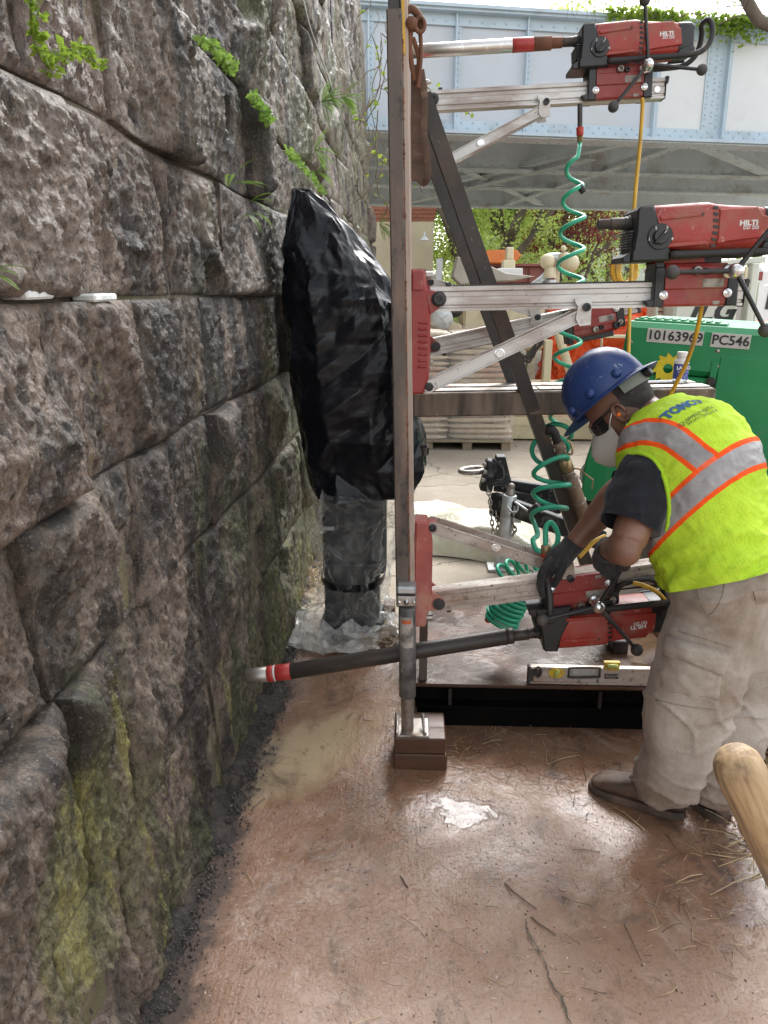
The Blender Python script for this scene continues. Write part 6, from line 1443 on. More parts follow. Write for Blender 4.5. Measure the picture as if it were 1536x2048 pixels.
a_ = MB(); c = hq(-.126, 0, -.024); a_.cyl(c-hx*.0, c-hx*.020, .017, n=14, ch=.003); obj('ratchet_knob', a_, M['black_plastic'], hat)
# ---- safety glasses and mask
gl = MB()
for sy in (-1, 1):
    gl.tube([hp(.088, sy*.072, .012), hp(.05, sy*.082, .012), hp(.0, sy*.083, .020), hp(-.03, sy*.078, .010)], [.004, .0038, .0032, .003], 8)
gf = obj('glasses_frame', gl, M['black_plastic'], person, smooth='all')
gl = MB(); rs = []
for zz, k in ((.026, .96), (.012, 1.0), (-.006, 1.0), (-.024, .95)):
    rs.append([hp(.118*k*cos(t)*.98+.008, .078*k*sin(t), zz-.006*abs(sin(t))) for t in np.linspace(-1.25, 1.25, 22)])
gl.loft(rs, cap=False, closed=False); obj('lens', gl, M['lens'], gf, smooth='all')
mk = MB(); rs = []
prof = [(.004, .116, .066), (-.016, .142, .074), (-.045, .168, .079), (-.072, .174, .079), (-.104, .156, .072), (-.132, .122, .056), (-.146, .094, .036)]
for (z_, xf, hw) in prof:
    rs.append([hp(.040+(xf-.040)*(1-abs(q)**1.9) if abs(q) < 1 else .040, hw*q, z_-.010*abs(q)) for q in np.linspace(-1, 1, 21)])
mk.loft(rs, cap=False, closed=False); mask = obj('face_mask', mk, M['mask'], person, smooth='all')
for sy in (-1, 1):
    for (a, b) in (((.050, .076, -.026), (.0, .082, .014)), ((.052, .066, -.112), (-.010, .081, -.036))):
        q = MB(); p0, p1 = hp(a[0], sy*a[1], a[2]), hp(b[0], sy*b[1], b[2]); q.tube([p0, (p0+p1)/2+Lh*sy*.010, p1], .0021, 6); obj('ear_loop', q, M['mask'], mask, smooth='all')
# ---- gloved hands
def hand(name, palm, fingers, cuff):
    b = MB(); b.tube([p for p, _ in palm], [r for _, r in palm], 14)
    for pts, r0 in fingers:
        sp = spline(pts, 5); b.tube(sp, [r0*(1-.22*k/len(sp)) for k in range(len(sp))], 10); b.ball(sp[-1], r0*.80, 10)
        for p in pts[1:-1]: b.ball(p, r0*1.02, 8)
    me = remeshed(b, .0028, 3, .5); g = link_mesh(name, me, M['glove'], person, smooth='all')
    c = MB(); c.tube(cuff, [.036, .037, .0375], 18, cap=False); obj('cuff', c, M['glove'], g, smooth='all'); return g
Q = lambda x, y, Y: P(x, y, Y=Y)
hand('glove', [(Q(1147, 1087, 2.42), .033), (Q(1136, 1100, 2.415), .036), (Q(1122, 1114, 2.41), .041), (Q(1110, 1126, 2.41), .040), (Q(1102, 1134, 2.415), .034)],
     [([Q(1104, 1120, 2.385), Q(1089, 1134, 2.372), Q(1081, 1153, 2.376), Q(1082, 1174, 2.390)], .0135),
      ([Q(1102, 1128, 2.40), Q(1086, 1146, 2.395), Q(1080, 1168, 2.395), Q(1085, 1190, 2.405)], .0140),
      ([Q(1104, 1134, 2.425), Q(1090, 1154, 2.425), Q(1087, 1178, 2.425), Q(1091, 1199, 2.43)], .0135),
      ([Q(1110, 1136, 2.445), Q(1098, 1156, 2.450), Q(1096, 1176, 2.455), Q(1097, 1190, 2.45)], .0115),
      ([Q(1130, 1112, 2.385), Q(1126, 1134, 2.368), Q(1117, 1153, 2.366), Q(1108, 1169, 2.372)], .0150)],
     [Q(1140, 1096, 2.418), Q(1145, 1090, 2.42), Q(1150, 1084, 2.42)])
hand('glove', [(WRL+Vector((0, -.03, 0)), .032), (Q(1212, 1103, 2.29), .036), (Q(1208, 1118, 2.315), .039), (Q(1207, 1130, 2.33), .034)],
     [([Q(1205, 1120, 2.30), Q(1203, 1137, 2.295), Q(1212, 1149, 2.285), Q(1226, 1150, 2.285)], .0130),
      ([Q(1212, 1120, 2.29), Q(1212, 1134, 2.278), Q(1224, 1142, 2.270), Q(1238, 1144, 2.272)], .0130),
      ([Q(1216, 1112, 2.285), Q(1220, 1126, 2.270), Q(1230, 1132, 2.265), Q(1237, 1136, 2.268)], .0120),
      ([Q(1218, 1106, 2.29), Q(1224, 1116, 2.275), Q(1233, 1122, 2.270)], .0105),
      ([Q(1200, 1112, 2.30), Q(1196, 1104, 2.285), Q(1199, 1096, 2.275)], .0135)],
     [WRL+Vector((0, .012, 0)), WRL, WRL+Vector((0, -.02, 0))])
# ---- boots
def boot(heel, toe, s=1.0):
    h, t = Vector(heel), Vector(toe); x = (t-h); Lb = x.length; x.normalize(); y = Vector((-x.y, x.x, 0)); b = MB()
    sec = [(-.006, .020, .085), (.012, .036, .115), (.05, .041, .135), (.095, .042, .130), (.13, .043, .108), (.165, .045, .090), (.20, .048, .078), (.235, .048, .070), (.265, .043, .060), (.285, .032, .048), (.294, .016, .036)]
    k = Lb/.294; rs = []
    for (xx, hw, ht) in sec:
        rs.append([h+x*(xx*k)+y*(hw*math.copysign(abs(cos(a))**.7, cos(a)))+UP*(.022+(ht-.022)*(.5+.5*math.copysign(abs(sin(a))**.75, sin(a)))) for a in [2*pi*i/22 for i in range(22)]])
    b.loft(rs); b.tube([h+x*.055*k+UP*.10, h+x*.05*k+UP*.16, h+x*.05*k+UP*.24], [.047, .048, .05], 16)
    me = remeshed(b, .005, 4, .5); o = link_mesh('boot', me, M['boot'], person, smooth='all')
    b = MB(); out = [(xx*k+(.006 if i == len(sec)-1 else (-.004 if i == 0 else 0)), hw+.006) for i, (xx, hw, _) in enumerate(sec)]; poly = [(a, w) for a, w in out]+[(a, -w) for a, w in out[::-1]]
    b.prism(poly, h+UP*.002, x, y, (0, 0, .026), .004); obj('sole', b, M['sole'], o)
    b = MB()
    for q in (.118, .138, .158): b.tube([h+x*q*k+y*-.024+UP*(.118-(q-.118)*.5), h+x*(q+.004)*k+UP*(.128-(q-.118)*.62), h+x*q*k+y*.024+UP*(.118-(q-.118)*.5)], .0032, 6)
    obj('lace', b, M['trousers'], o, kind='stuff'); return o
boot(P(1362, 1632, Z=.0), P(1183, 1574, Z=.0)); boot(P(1446, 1642, Z=.0), P(1340, 1562, Z=.0))
# ------------------------------------------------------------------ bagged machine beside the wall
def rows_loft(rows, Yc, dep, n, fn, sq=.8):
    rs = []
    for (py, xl, xr) in rows:
        a, b = P(xl, py, Y=Yc), P(xr, py, Y=Yc); c = (a+b)/2; hw = (b-a).length/2
        rs.append([(c.x+hw*math.copysign(abs(cos(t))**sq, cos(t)), Yc+dep*math.copysign(abs(sin(t))**sq, sin(t)), c.z) for t in [2*pi*k/n for k in range(n)]])
    return rs
def dense(rows, step):
    ys = [r[0] for r in rows]; out = []
    for y in np.linspace(ys[0], ys[-1], int(round((ys[-1]-ys[0])/step))+1): out.append((float(y), float(np.interp(y, ys, [r[1] for r in rows])), float(np.interp(y, ys, [r[2] for r in rows]))))
    return out
bagm = thing('bagged_machine', 'machine shrouded in a glossy black plastic bag with clear plastic below beside the wall', 'covered machine', (P(700, 1280, Y=3.55).x, 3.55, 0))
def bag_material():
    s = NT('glossy_black_plastic'); v = s.coords('Object'); d = s.noise(v, 9, 8, .7); sp = s.noise(s.coords('Object', (1, 1, 1), (2, 2, 2)), 230, 3, .8)
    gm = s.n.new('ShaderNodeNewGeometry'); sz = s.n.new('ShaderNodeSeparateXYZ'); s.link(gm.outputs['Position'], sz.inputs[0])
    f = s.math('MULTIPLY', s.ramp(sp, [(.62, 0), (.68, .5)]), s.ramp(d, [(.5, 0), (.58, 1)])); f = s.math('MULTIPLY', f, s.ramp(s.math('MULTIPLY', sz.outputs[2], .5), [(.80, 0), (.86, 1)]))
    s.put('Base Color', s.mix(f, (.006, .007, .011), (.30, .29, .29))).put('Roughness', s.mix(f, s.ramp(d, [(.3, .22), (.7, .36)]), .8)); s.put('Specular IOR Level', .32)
    ck = s.noise(s.coords('Object', (1, 1, .7), (1, 5, 2)), 4.5, 3, .5, 1.4); ln = s.ramp(s.math('ABSOLUTE', s.math('SUBTRACT', ck, .5)), [(0, 1), (.02, 0)])
    s.put('Normal', s.bump(s.noise(v, 26, 4, .55, 1.0), .07, .008)); return s.m
M['bag'] = bag_material()
rows = dense([(388, 590, 626), (396, 581, 640), (408, 574, 654), (450, 568, 694), (500, 564, 738), (530, 562, 762), (560, 568, 788), (600, 574, 800), (700, 581, 815), (800, 592, 835), (870, 602, 853), (930, 614, 857), (965, 623, 838), (982, 628, 826)], 7)
rs = []
for r in dense([(r[0], r[1], r[2]) for r in rows], 56):
    k = min(1, max(0, (600-r[0])/200)); rs += rows_loft([r], 3.62+.15*k, .21-.10*k, 13, None, .72)
v_, f_ = crumple(rs, (.015, .0085, .0030, .0009, .0002), 12, None, True, lambda z: .62 if z < 1.5 else (1.0 if z < 1.85 else .5), .7)
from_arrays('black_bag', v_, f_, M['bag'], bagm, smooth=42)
def clear_mat():
    s = NT('clear_plastic_film'); v = s.coords('Object'); lw = s.node('ShaderNodeLayerWeight', Blend=.45); n = s.noise(s.coords('Object', (1, 1, .4)), 8, 7, .65, 1.0)
    s.put('Base Color', (.80, .79, .74)).put('Roughness', .12); s.put('Alpha', s.math('ADD', s.math('MULTIPLY', s.math('POWER', lw.outputs['Facing'], 1.6), .55), s.ramp(n, [(.45, .02), (.75, .22)]), clamp=True))
    s.put('Normal', s.bump(s.noise(v, 13, 5, .6, 1.2), .25, .012)); return s.m
M['clear'] = clear_mat()
rows = dense([(972, 630, 822), (1000, 624, 806), (1040, 626, 797), (1080, 634, 788), (1120, 645, 776), (1140, 652, 764), (1150, 654, 762), (1175, 640, 775), (1205, 618, 786), (1235, 598, 782), (1262, 582, 775), (1284, 575, 770)], 6)
rs = rows_loft(dense(rows, 34), 3.55, .21, 14, None, .85)
v_, f_ = crumple(rs, (.022, .017, .006, .0018, .0005), 21, lambda v: setattr(v.co, 'z', max(v.co.z, .008)))
from_arrays('clear_sleeve', v_, f_, M['clear'], bagm, smooth=26)
def skirt(u, w):
    t = pi+u*pi*1.05; r0 = .20+.15*w; x = (P(686, 1280, Y=3.5).x)+r0*cos(t)*1.25*(1+.15*vnoise(np.array([[u*7, 1, 2]]), 3)[0]); y = 3.5+.75*r0*sin(t)*(1+.2*vnoise(np.array([[u*9, 4, 2]]), 5)[0])
    return (max(x, -.60), y, max(.006, .10*(1-w)**1.5+.025*vnoise(np.array([[u*11, w*3, 7]]), 9)[0]*(1-w)+.012))
v_, f_ = crumple([[skirt(i/16, j/4) for i in range(17)] for j in range(5)], (.012, .010, .004, .001), 8, lambda v: setattr(v.co, 'z', max(v.co.z, .006)))
v_ = [(max(x, -.59), y, z) for x, y, z in v_]; M['skirt'] = film_mat('milky_plastic_film', (.80, .79, .75), .48, .16, 12)
from_arrays('clear_skirt', v_, f_, M['skirt'], bagm, smooth=26)
M['machine_dark'] = mat('dark_machine_column', (.035, .037, .042), .5, .2, .2, 5, .1, 40, dirt=((.12, .12, .11), .25, 6))
a_ = MB(); bpx(a_, 646, 985, 772, 1148, 3.50, .16, .015); obj('control_housing', a_, M['machine_dark'], bagm)
a_ = MB(); bpx(a_, 650, 1130, 758, 1250, 3.46, .18, .01); obj('column', a_, M['machine_dark'], bagm)
a_ = MB(); p = P(706, 1262, Y=3.50); a_.box((p.x, 3.53, .05), (.30, .26, .09), None, .01); obj('base', a_, M['machine_dark'], bagm)
a_ = MB(); bpx(a_, 645, 1054, 668, 1061, 3.485, .01, .001); obj('nameplate', a_, M['galv'], bagm)
rs = rows_loft([(1138, 645, 770), (1141, 644, 771), (1149, 644, 771), (1152, 645, 770)], 3.55, .222, 60, None, .85); a_ = MB(); a_.loft(rs, cap=False); obj('tie_strap', a_, M['bag'], bagm)
a_ = MB(); bpx(a_, 836, 892, 858, 912, 3.52, .06, .008); obj('side_lamp', a_, M['lens'], bagm)
a_ = MB(); bpx(a_, 768, 1212, 790, 1262, 3.56, .10, .004); obj('timber_prop', a_, M['wood'], None, label='short dark timber prop standing beside the clear plastic of the bagged machine', cat='timber prop')
# ------------------------------------------------------------------ green compressor on a trailer
C0 = P(1255, 642, Y=4.2); an = R(23)
cu_ = Vector((cos(an), -sin(an), -math.tan(R(3.0)))).normalized(); cvv = Vector((sin(an), cos(an), 0)); cw = cu_.cross(cvv) if cu_.cross(cvv).z > 0 else cvv.cross(cu_)
CN = cu_.cross(cw).normalized()
def onp(px, py, lift=0.0):
    o = Vector((0, 0, EYE)); d = P(px, py, Y=1)-o; nn = cvv; t = (C0-o).dot(nn)/d.dot(nn); return o+d*t-cvv*lift
def loc(px, py): q = onp(px, py)-C0; return (q.dot(cu_), q.dot(cw))
def green_mat():
    s = NT('scuffed_green_enamel'); v = s.coords('Object'); c = s.ramp(s.noise(v, 3, 6, .6), [(.3, (.008, .185, .062)), (.7, (.014, .25, .085))])
    c = s.mix(s.ramp(s.noise(s.coords('Object', (2, 2, .25), (1, 2, 0)), 5, 9, .75), [(.60, 0), (.74, .5)]), c, (.20, .33, .22))
    c = s.mix(s.ramp(s.noise(s.coords('Object', (1, 1, .6), (4, 0, 1)), 30, 8, .8), [(.68, 0), (.72, .8)]), c, (.02, .05, .03))
    c = s.mix(s.ramp(s.noise(s.coords('Object', (1, 1, 1), (8, 1, 1)), 2.2, 7, .7), [(.6, 0), (.75, .45)]), c, (.22, .20, .13))
    s.put('Base Color', c).put('Roughness', s.ramp(s.noise(v, 8, 5), [(.3, .34), (.7, .6)])); s.put('Normal', s.bump(s.noise(v, 18, 5), .06, .01)); return s.m
M['green'] = green_mat()
cmp_ = thing('air_compressor', 'scuffed green towable air compressor with number plates and yellow cog emblem behind the worker', 'compressor', (C0.x+1.2, C0.y+.4, 0))
h1 = loc(1255, 742)[1]
def cprism(poly, dep, ch, name, m, y0=0.0, parent=None):
    a_ = MB(); a_.prism(poly, C0+cvv*y0, cu_, cw, cvv*dep, ch); return obj(name, a_, m, parent or cmp_)
cprism([(0, 0), (2.7, 0), (2.7, h1+.003), (-.012, h1+.003)], 1.45, .03, 'hood', M['green'])
cprism([(-.015, h1-.003), (2.7, h1-.003), (2.7, -1.0), (-.13, -1.0), (-.13, -.78), (-.06, -.42)], 1.43, .012, 'side_panel', M['green'], .01)
dl_, dh_ = loc(1441, 712); dr = 2.0
cprism([(dl_, dh_), (dr, dh_), (dr, -.86), (dl_-.01, -.86)], .03, .006, 'door', M['green'], -.004)
cprism([(dl_-.012, dh_+.014), (dr+.01, dh_+.014), (dr+.01, dh_+.002), (dl_-.012, dh_+.002)], .012, .002, 'door_gap', M['black_rubber'], .004)
cprism([(dl_-.014, dh_+.012), (dl_-.002, dh_+.012), (dl_-.012, -.86), (dl_-.022, -.86)], .012, .002, 'door_gap', M['black_rubber'], .004)
cprism([(.02, -.002), (.48, -.002), (.48, .012), (.02, .012)], .3, .004, 'vent_grille', M['green'], .10)
for k in range(10): cprism([(.04+.042*k, .010), (.062+.042*k, .010), (.062+.042*k, .020), (.04+.042*k, .020)], .26, .003, 'grille_slat', M['green'], .12)
cprism([(-.10, -.99), (2.6, -.99), (2.6, -1.12), (-.10, -1.12)], 1.3, .01, 'chassis', M['black_paint'], .07)
for (px, py, rr) in ((1435, 702, .011), (1435, 733, .010), (1262, 684, .009)):
    a_ = MB(); a_.lathe([(rr, 0), (rr, .004), (rr*.6, .008), (0, .009)], onp(px, py, -.004), -cvv, 12); obj('panel_bolt', a_, M['steel'], cmp_)
a_ = MB(); p = onp(1422, 763, .002); a_.lathe([(.024, 0), (.024, .006), (.014, .008), (.014, .016), (0, .018)], p, -cvv, 18); obj('door_lock', a_, M['black_rubber'], cmp_)
cprism([(dl_-.035, loc(1437, 725)[1]), (dl_-.004, loc(1437, 725)[1]), (dl_-.004, loc(1437, 760)[1]), (dl_-.035, loc(1437, 760)[1])], .008, .002, 'hinge', M['green'], -.006)
for (x0, y0, x1, y1, txt) in ((1294, 659, 1407, 690, '10163969'), (1422, 669, 1501, 697, 'PC546')):
    a, b = loc(x0, (y0+y1)/2-3), loc(x1, (y0+y1)/2+1); mid = C0+cu_*((a[0]+b[0])/2)+cw*((a[1]+b[1])/2); w_ = b[0]-a[0]
    a_ = MB(); m3 = Matrix((cu_, cvv, cw)).transposed(); a_.box(mid-cvv*.003, (w_, .003, .070), m3, .0005); pl_ = obj('number_plate', a_, M['sticker_w'] if 'sticker_w' in M else M.setdefault('sticker_w', mat('dusty_white_sticker', (.52, .50, .46), .6, 0, .08, 9, 0)), cmp_)
    me = text_mesh(txt, .066, bold=.0012, extrude=.0004); tw_ = max(x.co.x for x in me.vertices)-min(x.co.x for x in me.vertices); bpy.data.meshes.remove(me)
    text_on('lettering', txt, .066, mid-cvv*.0062, cu_, cw, M['dark_print'], pl_, sx=w_*.94/tw_, bold=.0012)
em = loc(1336, 737); cen = C0+cu_*em[0]+cw*em[1]
ro, ri = .082, .060; poly = []
for k in range(11):
    a0 = 2*pi*k/11; poly += [(ro*cos(a0), ro*sin(a0)), (ri*cos(a0+.12), ri*sin(a0+.12))]
a_ = MB(); n = len(poly); inner_ = [(.024*cos(2*pi*k/n), .024*sin(2*pi*k/n)) for k in range(n)]
for lift in (.0030,):
    vs = [cen+cu_*p[0]+cw*p[1]-cvv*lift for p in poly]+[cen+cu_*p[0]+cw*p[1]-cvv*lift for p in inner_]; a_.add(vs, [(i, (i+1) % n, n+(i+1) % n, n+i) for i in range(n)])
M['emblem'] = mat('faded_yellow_print', (.62, .50, .02), .5, 0, .15, 20, 0); obj('emblem', a_, M['emblem'], cmp_, smooth=False)
a_ = MB(); c = P(1196, 946, Y=4.35); a_.lathe([(.06, 0), (.095, .02), (.10, .06), (.09, .07), (.05, .055), (0, .05)], c, (-.25, -1, 0), 24); obj('tail_lamp', a_, M['galv'], cmp_)
for sy in (0, 1):
    a_ = MB(); q = C0+cu_*1.5+cvv*(-.02+1.3*sy); q.z = .33; a_.lathe([(.1, -.1), (.30, -.09), (.33, -.05), (.33, .05), (.30, .09), (.1, .1)], q, cvv, 24); obj('wheel', a_, M['black_rubber'], cmp_)
# drawbar with coupling eye, chains and jack stand
M['tongue'] = mat('slurry_spattered_black', (.014, .015, .018), .45, .1, .3, 6, .1, 60, dirt=((.20, .20, .20), .25, 9), scratch=((.34, .34, .34), .55, 30))
dbr = thing('drawbar', 'black slurry spattered trailer drawbar with coupling eye pointing left behind the low rail', 'trailer drawbar', P(1030, 1000, Y=4.5))
EYE_ = P(945, 941, Y=4.72)
a_ = MB(); a_.tube([EYE_+Vector((.075*cos(t), .062*sin(t), .006*cos(t))) for t in np.linspace(0, 2*pi, 33)[:-1]], .0175, 10, closed=True); a_.tube([EYE_+Vector((.07, 0, 0)), P(978, 948, Y=4.7)], [.019, .024], 10); obj('coupling_eye', a_, M['steel'], dbr, smooth=60)
a_ = MB(); a_.bar(P(985, 920, Y=4.66), P(970, 980, Y=4.66), .075, .11, (0, 1, 0), .008); a_.prism([(-.03, -.02), (.02, .16), (.07, .16), (.12, -.02)], P(986, 965, Y=4.62), (1, 0, 0), (0, 0, 1), (0, .10, 0), .004); cpl = obj('coupler', a_, M['tongue'], dbr)
for (x, y) in ((970, 944), (966, 960), (969, 929)):
    a_ = MB(); a_.lathe([(.014, 0), (.014, .008), (.008, .012), (0, .012)], P(x, y, Y=4.595), (0, -1, 0), 10); obj('bolt', a_, M['steel'], cpl)
a_ = MB(); a_.bar(P(990, 968, Y=4.70), P(1200, 1000, Y=4.45), .085, .06, (0, 1, 0), .006); obj('drawbar_arm', a_, M['tongue'], dbr)
a_ = MB(); a_.bar(P(985, 1000, Y=4.56), P(1205, 1082, Y=4.02), .10, .06, (0, 1, 0), .006); obj('drawbar_arm', a_, M['tongue'], dbr)
a_ = MB(); a_.prism([(0, -.07), (.10, -.02), (.42, -.07), (.42, -.16), (.05, -.22), (-.01, -.16)], P(985, 975, Y=4.55), (1, 0, 0), (0, 0, 1), (0, .012, 0), .002); obj('gusset', a_, M['tongue'], dbr)
a_ = MB(); jt, jf = P(1020, 990, Y=4.46), P(1000, 1140, Y=4.46); a_.cyl(jt, jf, .042, n=20, ch=.003); jk = obj('jack_tube', a_, M['galv'], dbr, smooth=50)
a_ = MB(); a_.cyl(jt, jt+Vector((.006, 0, .045)), .030, .022, 14, .004); a_.ball(jt+Vector((.006, 0, .05)), .024, 10); obj('jack_head', a_, M['steel'], jk, smooth=50)
a_ = MB(); a_.box((jf.x, jf.y, .012), (.16, .14, .018), None, .004); obj('jack_foot', a_, M['galv'], jk)
a_ = MB(); bpx(a_, 1026, 1012, 1044, 1046, 4.40, .03, .004); obj('jack_bracket', a_, M['galv'], dbr)
a_ = MB(); a_.tube(spline([P(1014, 1012, Y=4.40), P(1024, 1024, Y=4.36), P(1034, 1022, Y=4.36), P(1036, 1012, Y=4.37)], 6), .007, 8); obj('jack_pin', a_, M['galv'], jk, smooth='all')
a_ = MB(); a_.tube([P(1030, 1004, Y=4.40), P(1062, 1026, Y=4.32)], .008, 8); obj('jack_crank', a_, M['galv'], jk); a_ = MB(); a_.cyl(P(1060, 1026, Y=4.32), P(1078, 1010, Y=4.30), .022, n=14, ch=.004); obj('crank_grip', a_, M['black_rubber'], jk)
def chain(name, pts, parent, lr=.017, tr=.0046):
    sp = spline(pts, 14); L = 0; pos = [sp[0]]
    for i in range(1, len(sp)):
        L += (sp[i]-sp[i-1]).length
        if L > lr*1.55: pos.append(sp[i]); L = 0
    for i in range(len(pos)-1):
        d = (pos[i+1]-pos[i]).normalized(); s_ = Vector((1, 0, 0)) if i % 2 else Vector((0, 1, 0)); s_ = (s_-d*s_.dot(d)).normalized(); c = (pos[i]+pos[i+1])/2
        a_ = MB(); a_.tube([c+d*(lr*1.25*cos(t))+s_*(lr*.62*sin(t)) for t in np.linspace(0, 2*pi, 15)[:-1]], tr, 6, closed=True); obj('chain_link', a_, M['steel'], parent, smooth='all')
chain('c', [P(974, 974, Y=4.58), P(980, 1000, Y=4.52), P(984, 1046, Y=4.50), P(988, 1072, Y=4.48), P(992, 1100, Y=4.47)], dbr)
chain('c', [P(992, 1024, Y=4.50), P(996, 1055, Y=4.49), P(990, 1088, Y=4.48)], dbr); chain('c', [P(1026, 1046, Y=4.42), P(1030, 1062, Y=4.42), P(1022, 1075, Y=4.42)], dbr)
a_ = MB(); a_.tube(spline([P(974, 966, Y=4.57), P(992, 962, Y=4.55), P(1006, 958, Y=4.55), P(1004, 936, Y=4.6), P(985, 918, Y=4.62)], 8), .009, 8); obj('breakaway_cable', a_, M['tongue'], dbr, smooth='all')
# cream plastic sheeting folded on the ground
def sheet_mat():
    s = NT('cream_plastic_sheeting'); v = s.coords('Object'); c = s.ramp(s.noise(v, 2.5, 5), [(.3, (.60, .57, .42)), (.7, (.72, .70, .58))])
    s.put('Base Color', c).put('Roughness', .35).put('Normal', s.bump(s.noise(v, 7, 4, .5, 1.5), .5, .04)); s.put('Transmission Weight', .0); return s.m
M['sheet'] = sheet_mat()
def sheet_pt(u, w):
    xa, xb = -.13, .86; x = xa+(xb-xa)*u; y0 = 4.62+.10*sin(u*5)-.10*u; y1 = 5.75-.35*u
    y = y0+(y1-y0)*w; ed = min(1, w*9, (1-w)*7, u*8+.02, (1-u)*4); n_ = vnoise(np.array([[x*3.1, y*2.6, 1.2]]), 33)[0]; n2 = 1-2*abs(vnoise(np.array([[x*6+y*3, y*5, 4]]), 35)[0])
    return (x, y-.03*n_, .006+ed**.6*(.15+.05*n_+.03*n2))
a_ = MB(); a_.grid(sheet_pt, 60, 50); obj('plastic_sheeting', a_, M['sheet'], None, smooth='all', label='folded cream plastic sheeting lying on the dry concrete behind the rig', cat='plastic sheet')
# ------------------------------------------------------------------ hoses and cables
M['hose_green'] = mat('green_air_hose', (.03, .38, .225), .38, 0, .1, 9, .03, 80, dirt=((.30, .26, .21), .16, 9)); M['hose_green'].node_tree.nodes['Principled BSDF'].inputs['Subsurface Weight'].default_value = .12
M['brass'] = mat('dirty_brass', (.42, .30, .17), .4, .8, .2, 14, .1, 80, dirt=((.2, .14, .1), .4, 14))
M['coupling_red'] = mat('red_coupling', (.45, .045, .025), .45, 0, .15, 20, .08, 90, dirt=((.24, .12, .08), .3, 16))
def helix(pts, Rr, turns, n=22, ph=0.0, sy=1.0, jit=.0, frame=None):
    sp = spline(pts, 24); cum = [0]
    for i in range(1, len(sp)): cum.append(cum[-1]+(sp[i]-sp[i-1]).length)
    N = int(turns*n); out = []
    for k in range(N+1):
        t = k/N; s_ = t*cum[-1]; i = min(len(sp)-2, int(np.searchsorted(cum, s_)-1)); i = max(i, 0); f = (s_-cum[i])/max(cum[i+1]-cum[i], 1e-9); p = sp[i].lerp(sp[i+1], f)
        d = (sp[min(i+3, len(sp)-1)]-sp[max(i-3, 0)]).normalized(); u = Vector((1, 0, 0)); u = (u-d*u.dot(d)); u = u.normalized() if u.length > .2 else Vector((0, 0, 1)); w = d.cross(u)
        if frame: u, w = frame
        rr = np.interp(t, np.linspace(0, 1, len(Rr)), Rr); a = 2*pi*turns*t+ph; out.append(p+u*rr*cos(a)*(1+jit*sin(k*.7))+w*rr*sin(a)*sy)
    return out
h1_ = thing('coil_hose', 'green spiral air hose hanging from the top drill down past the hard hat', 'air hose', P(1150, 500, Y=3.3), group='green spiral air hoses')
a_ = MB(); pth = [P(1160, 284, Y=3.40), P(1158, 300, Y=3.40)]+helix([P(1148, 318, Y=3.36), P(1146, 420, Y=3.32), P(1142, 520, Y=3.3), P(1138, 640, Y=3.27), P(1132, 760, Y=3.24), P(1126, 850, Y=3.2)], [.025, .045, .052, .052, .052, .055], 8.6, 26, 1.2)
a_.tube(spline(pth[::2], 2), .0085, 10); obj('hose', a_, M['hose_green'], h1_, smooth='all')
a_ = MB(); a_.tube([P(1160, 208, Y=3.38), P(1160, 256, Y=3.38)], .010, 10); obj('nipple', a_, M['dark_steel'], h1_, smooth=50)
a_ = MB(); a_.cyl(P(1160, 254, Y=3.38), P(1160, 272, Y=3.38), .0155, .014, 16, .003); obj('coupling', a_, M['coupling_red'], h1_, smooth=50)
a_ = MB(); a_.cyl(P(1160, 271, Y=3.39), P(1160, 287, Y=3.40), .0135, .009, 12, .002); obj('ferrule', a_, M['brass'], h1_, smooth=50)
a_ = MB(); a_.cyl(P(1158, 371, Y=3.31), P(1168, 385, Y=3.31), .0135, n=12, ch=.003); obj('tape_wrap', a_, M['black_rubber'], h1_, smooth=50)
h2_ = thing('coil_hose', 'tangled green spiral hose coupled to the low drill in front of the diagonal brace', 'air hose', P(1100, 980, Y=2.75), group='green spiral air hoses')
a_ = MB(); top_ = [P(1196, 846, Y=3.1), P(1160, 850, Y=3.0), P(1118, 838, Y=2.95)]
pth = helix([P(1118, 862, Y=2.92), P(1098, 905, Y=2.80), P(1104, 950, Y=2.74), P(1100, 1000, Y=2.70), P(1096, 1040, Y=2.66)], [.05, .062, .066, .062, .06], 4.7, 28, -.6, .9)
pth += spline([pth[-1], P(1075, 1068, Y=2.55), P(1066, 1080, Y=2.5), P(1072, 1098, Y=2.46), P(1086, 1102, Y=2.45), P(1110, 1094, Y=2.46), P(1116, 1070, Y=2.47), P(1104, 1046, Y=2.47), P(1093, 1052, Y=2.46), P(1091, 1074, Y=2.45), P(1092, 1096, Y=2.44)], 6)
a_.tube(pth, .0088, 10); obj('hose', a_, M['hose_green'], h2_, smooth='all')
a_ = MB(); a_.cyl(P(1092, 1090, Y=2.44), P(1092, 1108, Y=2.44), .0165, n=16, ch=.003); obj('ferrule', a_, M['brass'], h2_, smooth=50)
a_ = MB(); a_.cyl(P(1092, 1106, Y=2.44), P(1092, 1124, Y=2.44), .0185, .016, 18, .003); obj('coupling', a_, M['coupling_red'], h2_, smooth=50)
a_ = MB(); a_.tube([P(1092, 1122, Y=2.44), P(1094, 1150, Y=2.43), P(1100, 1200, Y=2.40), P(1101, 1236, Y=2.385)], .0115, 12); a_.ball(P(1101, 1238, Y=2.38), .016, 12); obj('water_pipe', a_, M['dark_steel'], h2_, smooth=50)
h3_ = thing('coil_hose', 'tightly wound green spiral hose lying on the wet deck under the low rail', 'air hose', P(1010, 1230, Y=2.95), group='green spiral air hoses')
a_ = MB(); pth = helix([P(1070, 1164, Y=2.86), P(1042, 1184, Y=2.86), P(1020, 1206, Y=2.85), P(1008, 1228, Y=2.84), P(1002, 1250, Y=2.83)], [.050, .060, .064, .062], 11.5, 24, 0, 1.0, .03, (Vector((.94, 0, -.34)), Vector((0, 1, 0))))
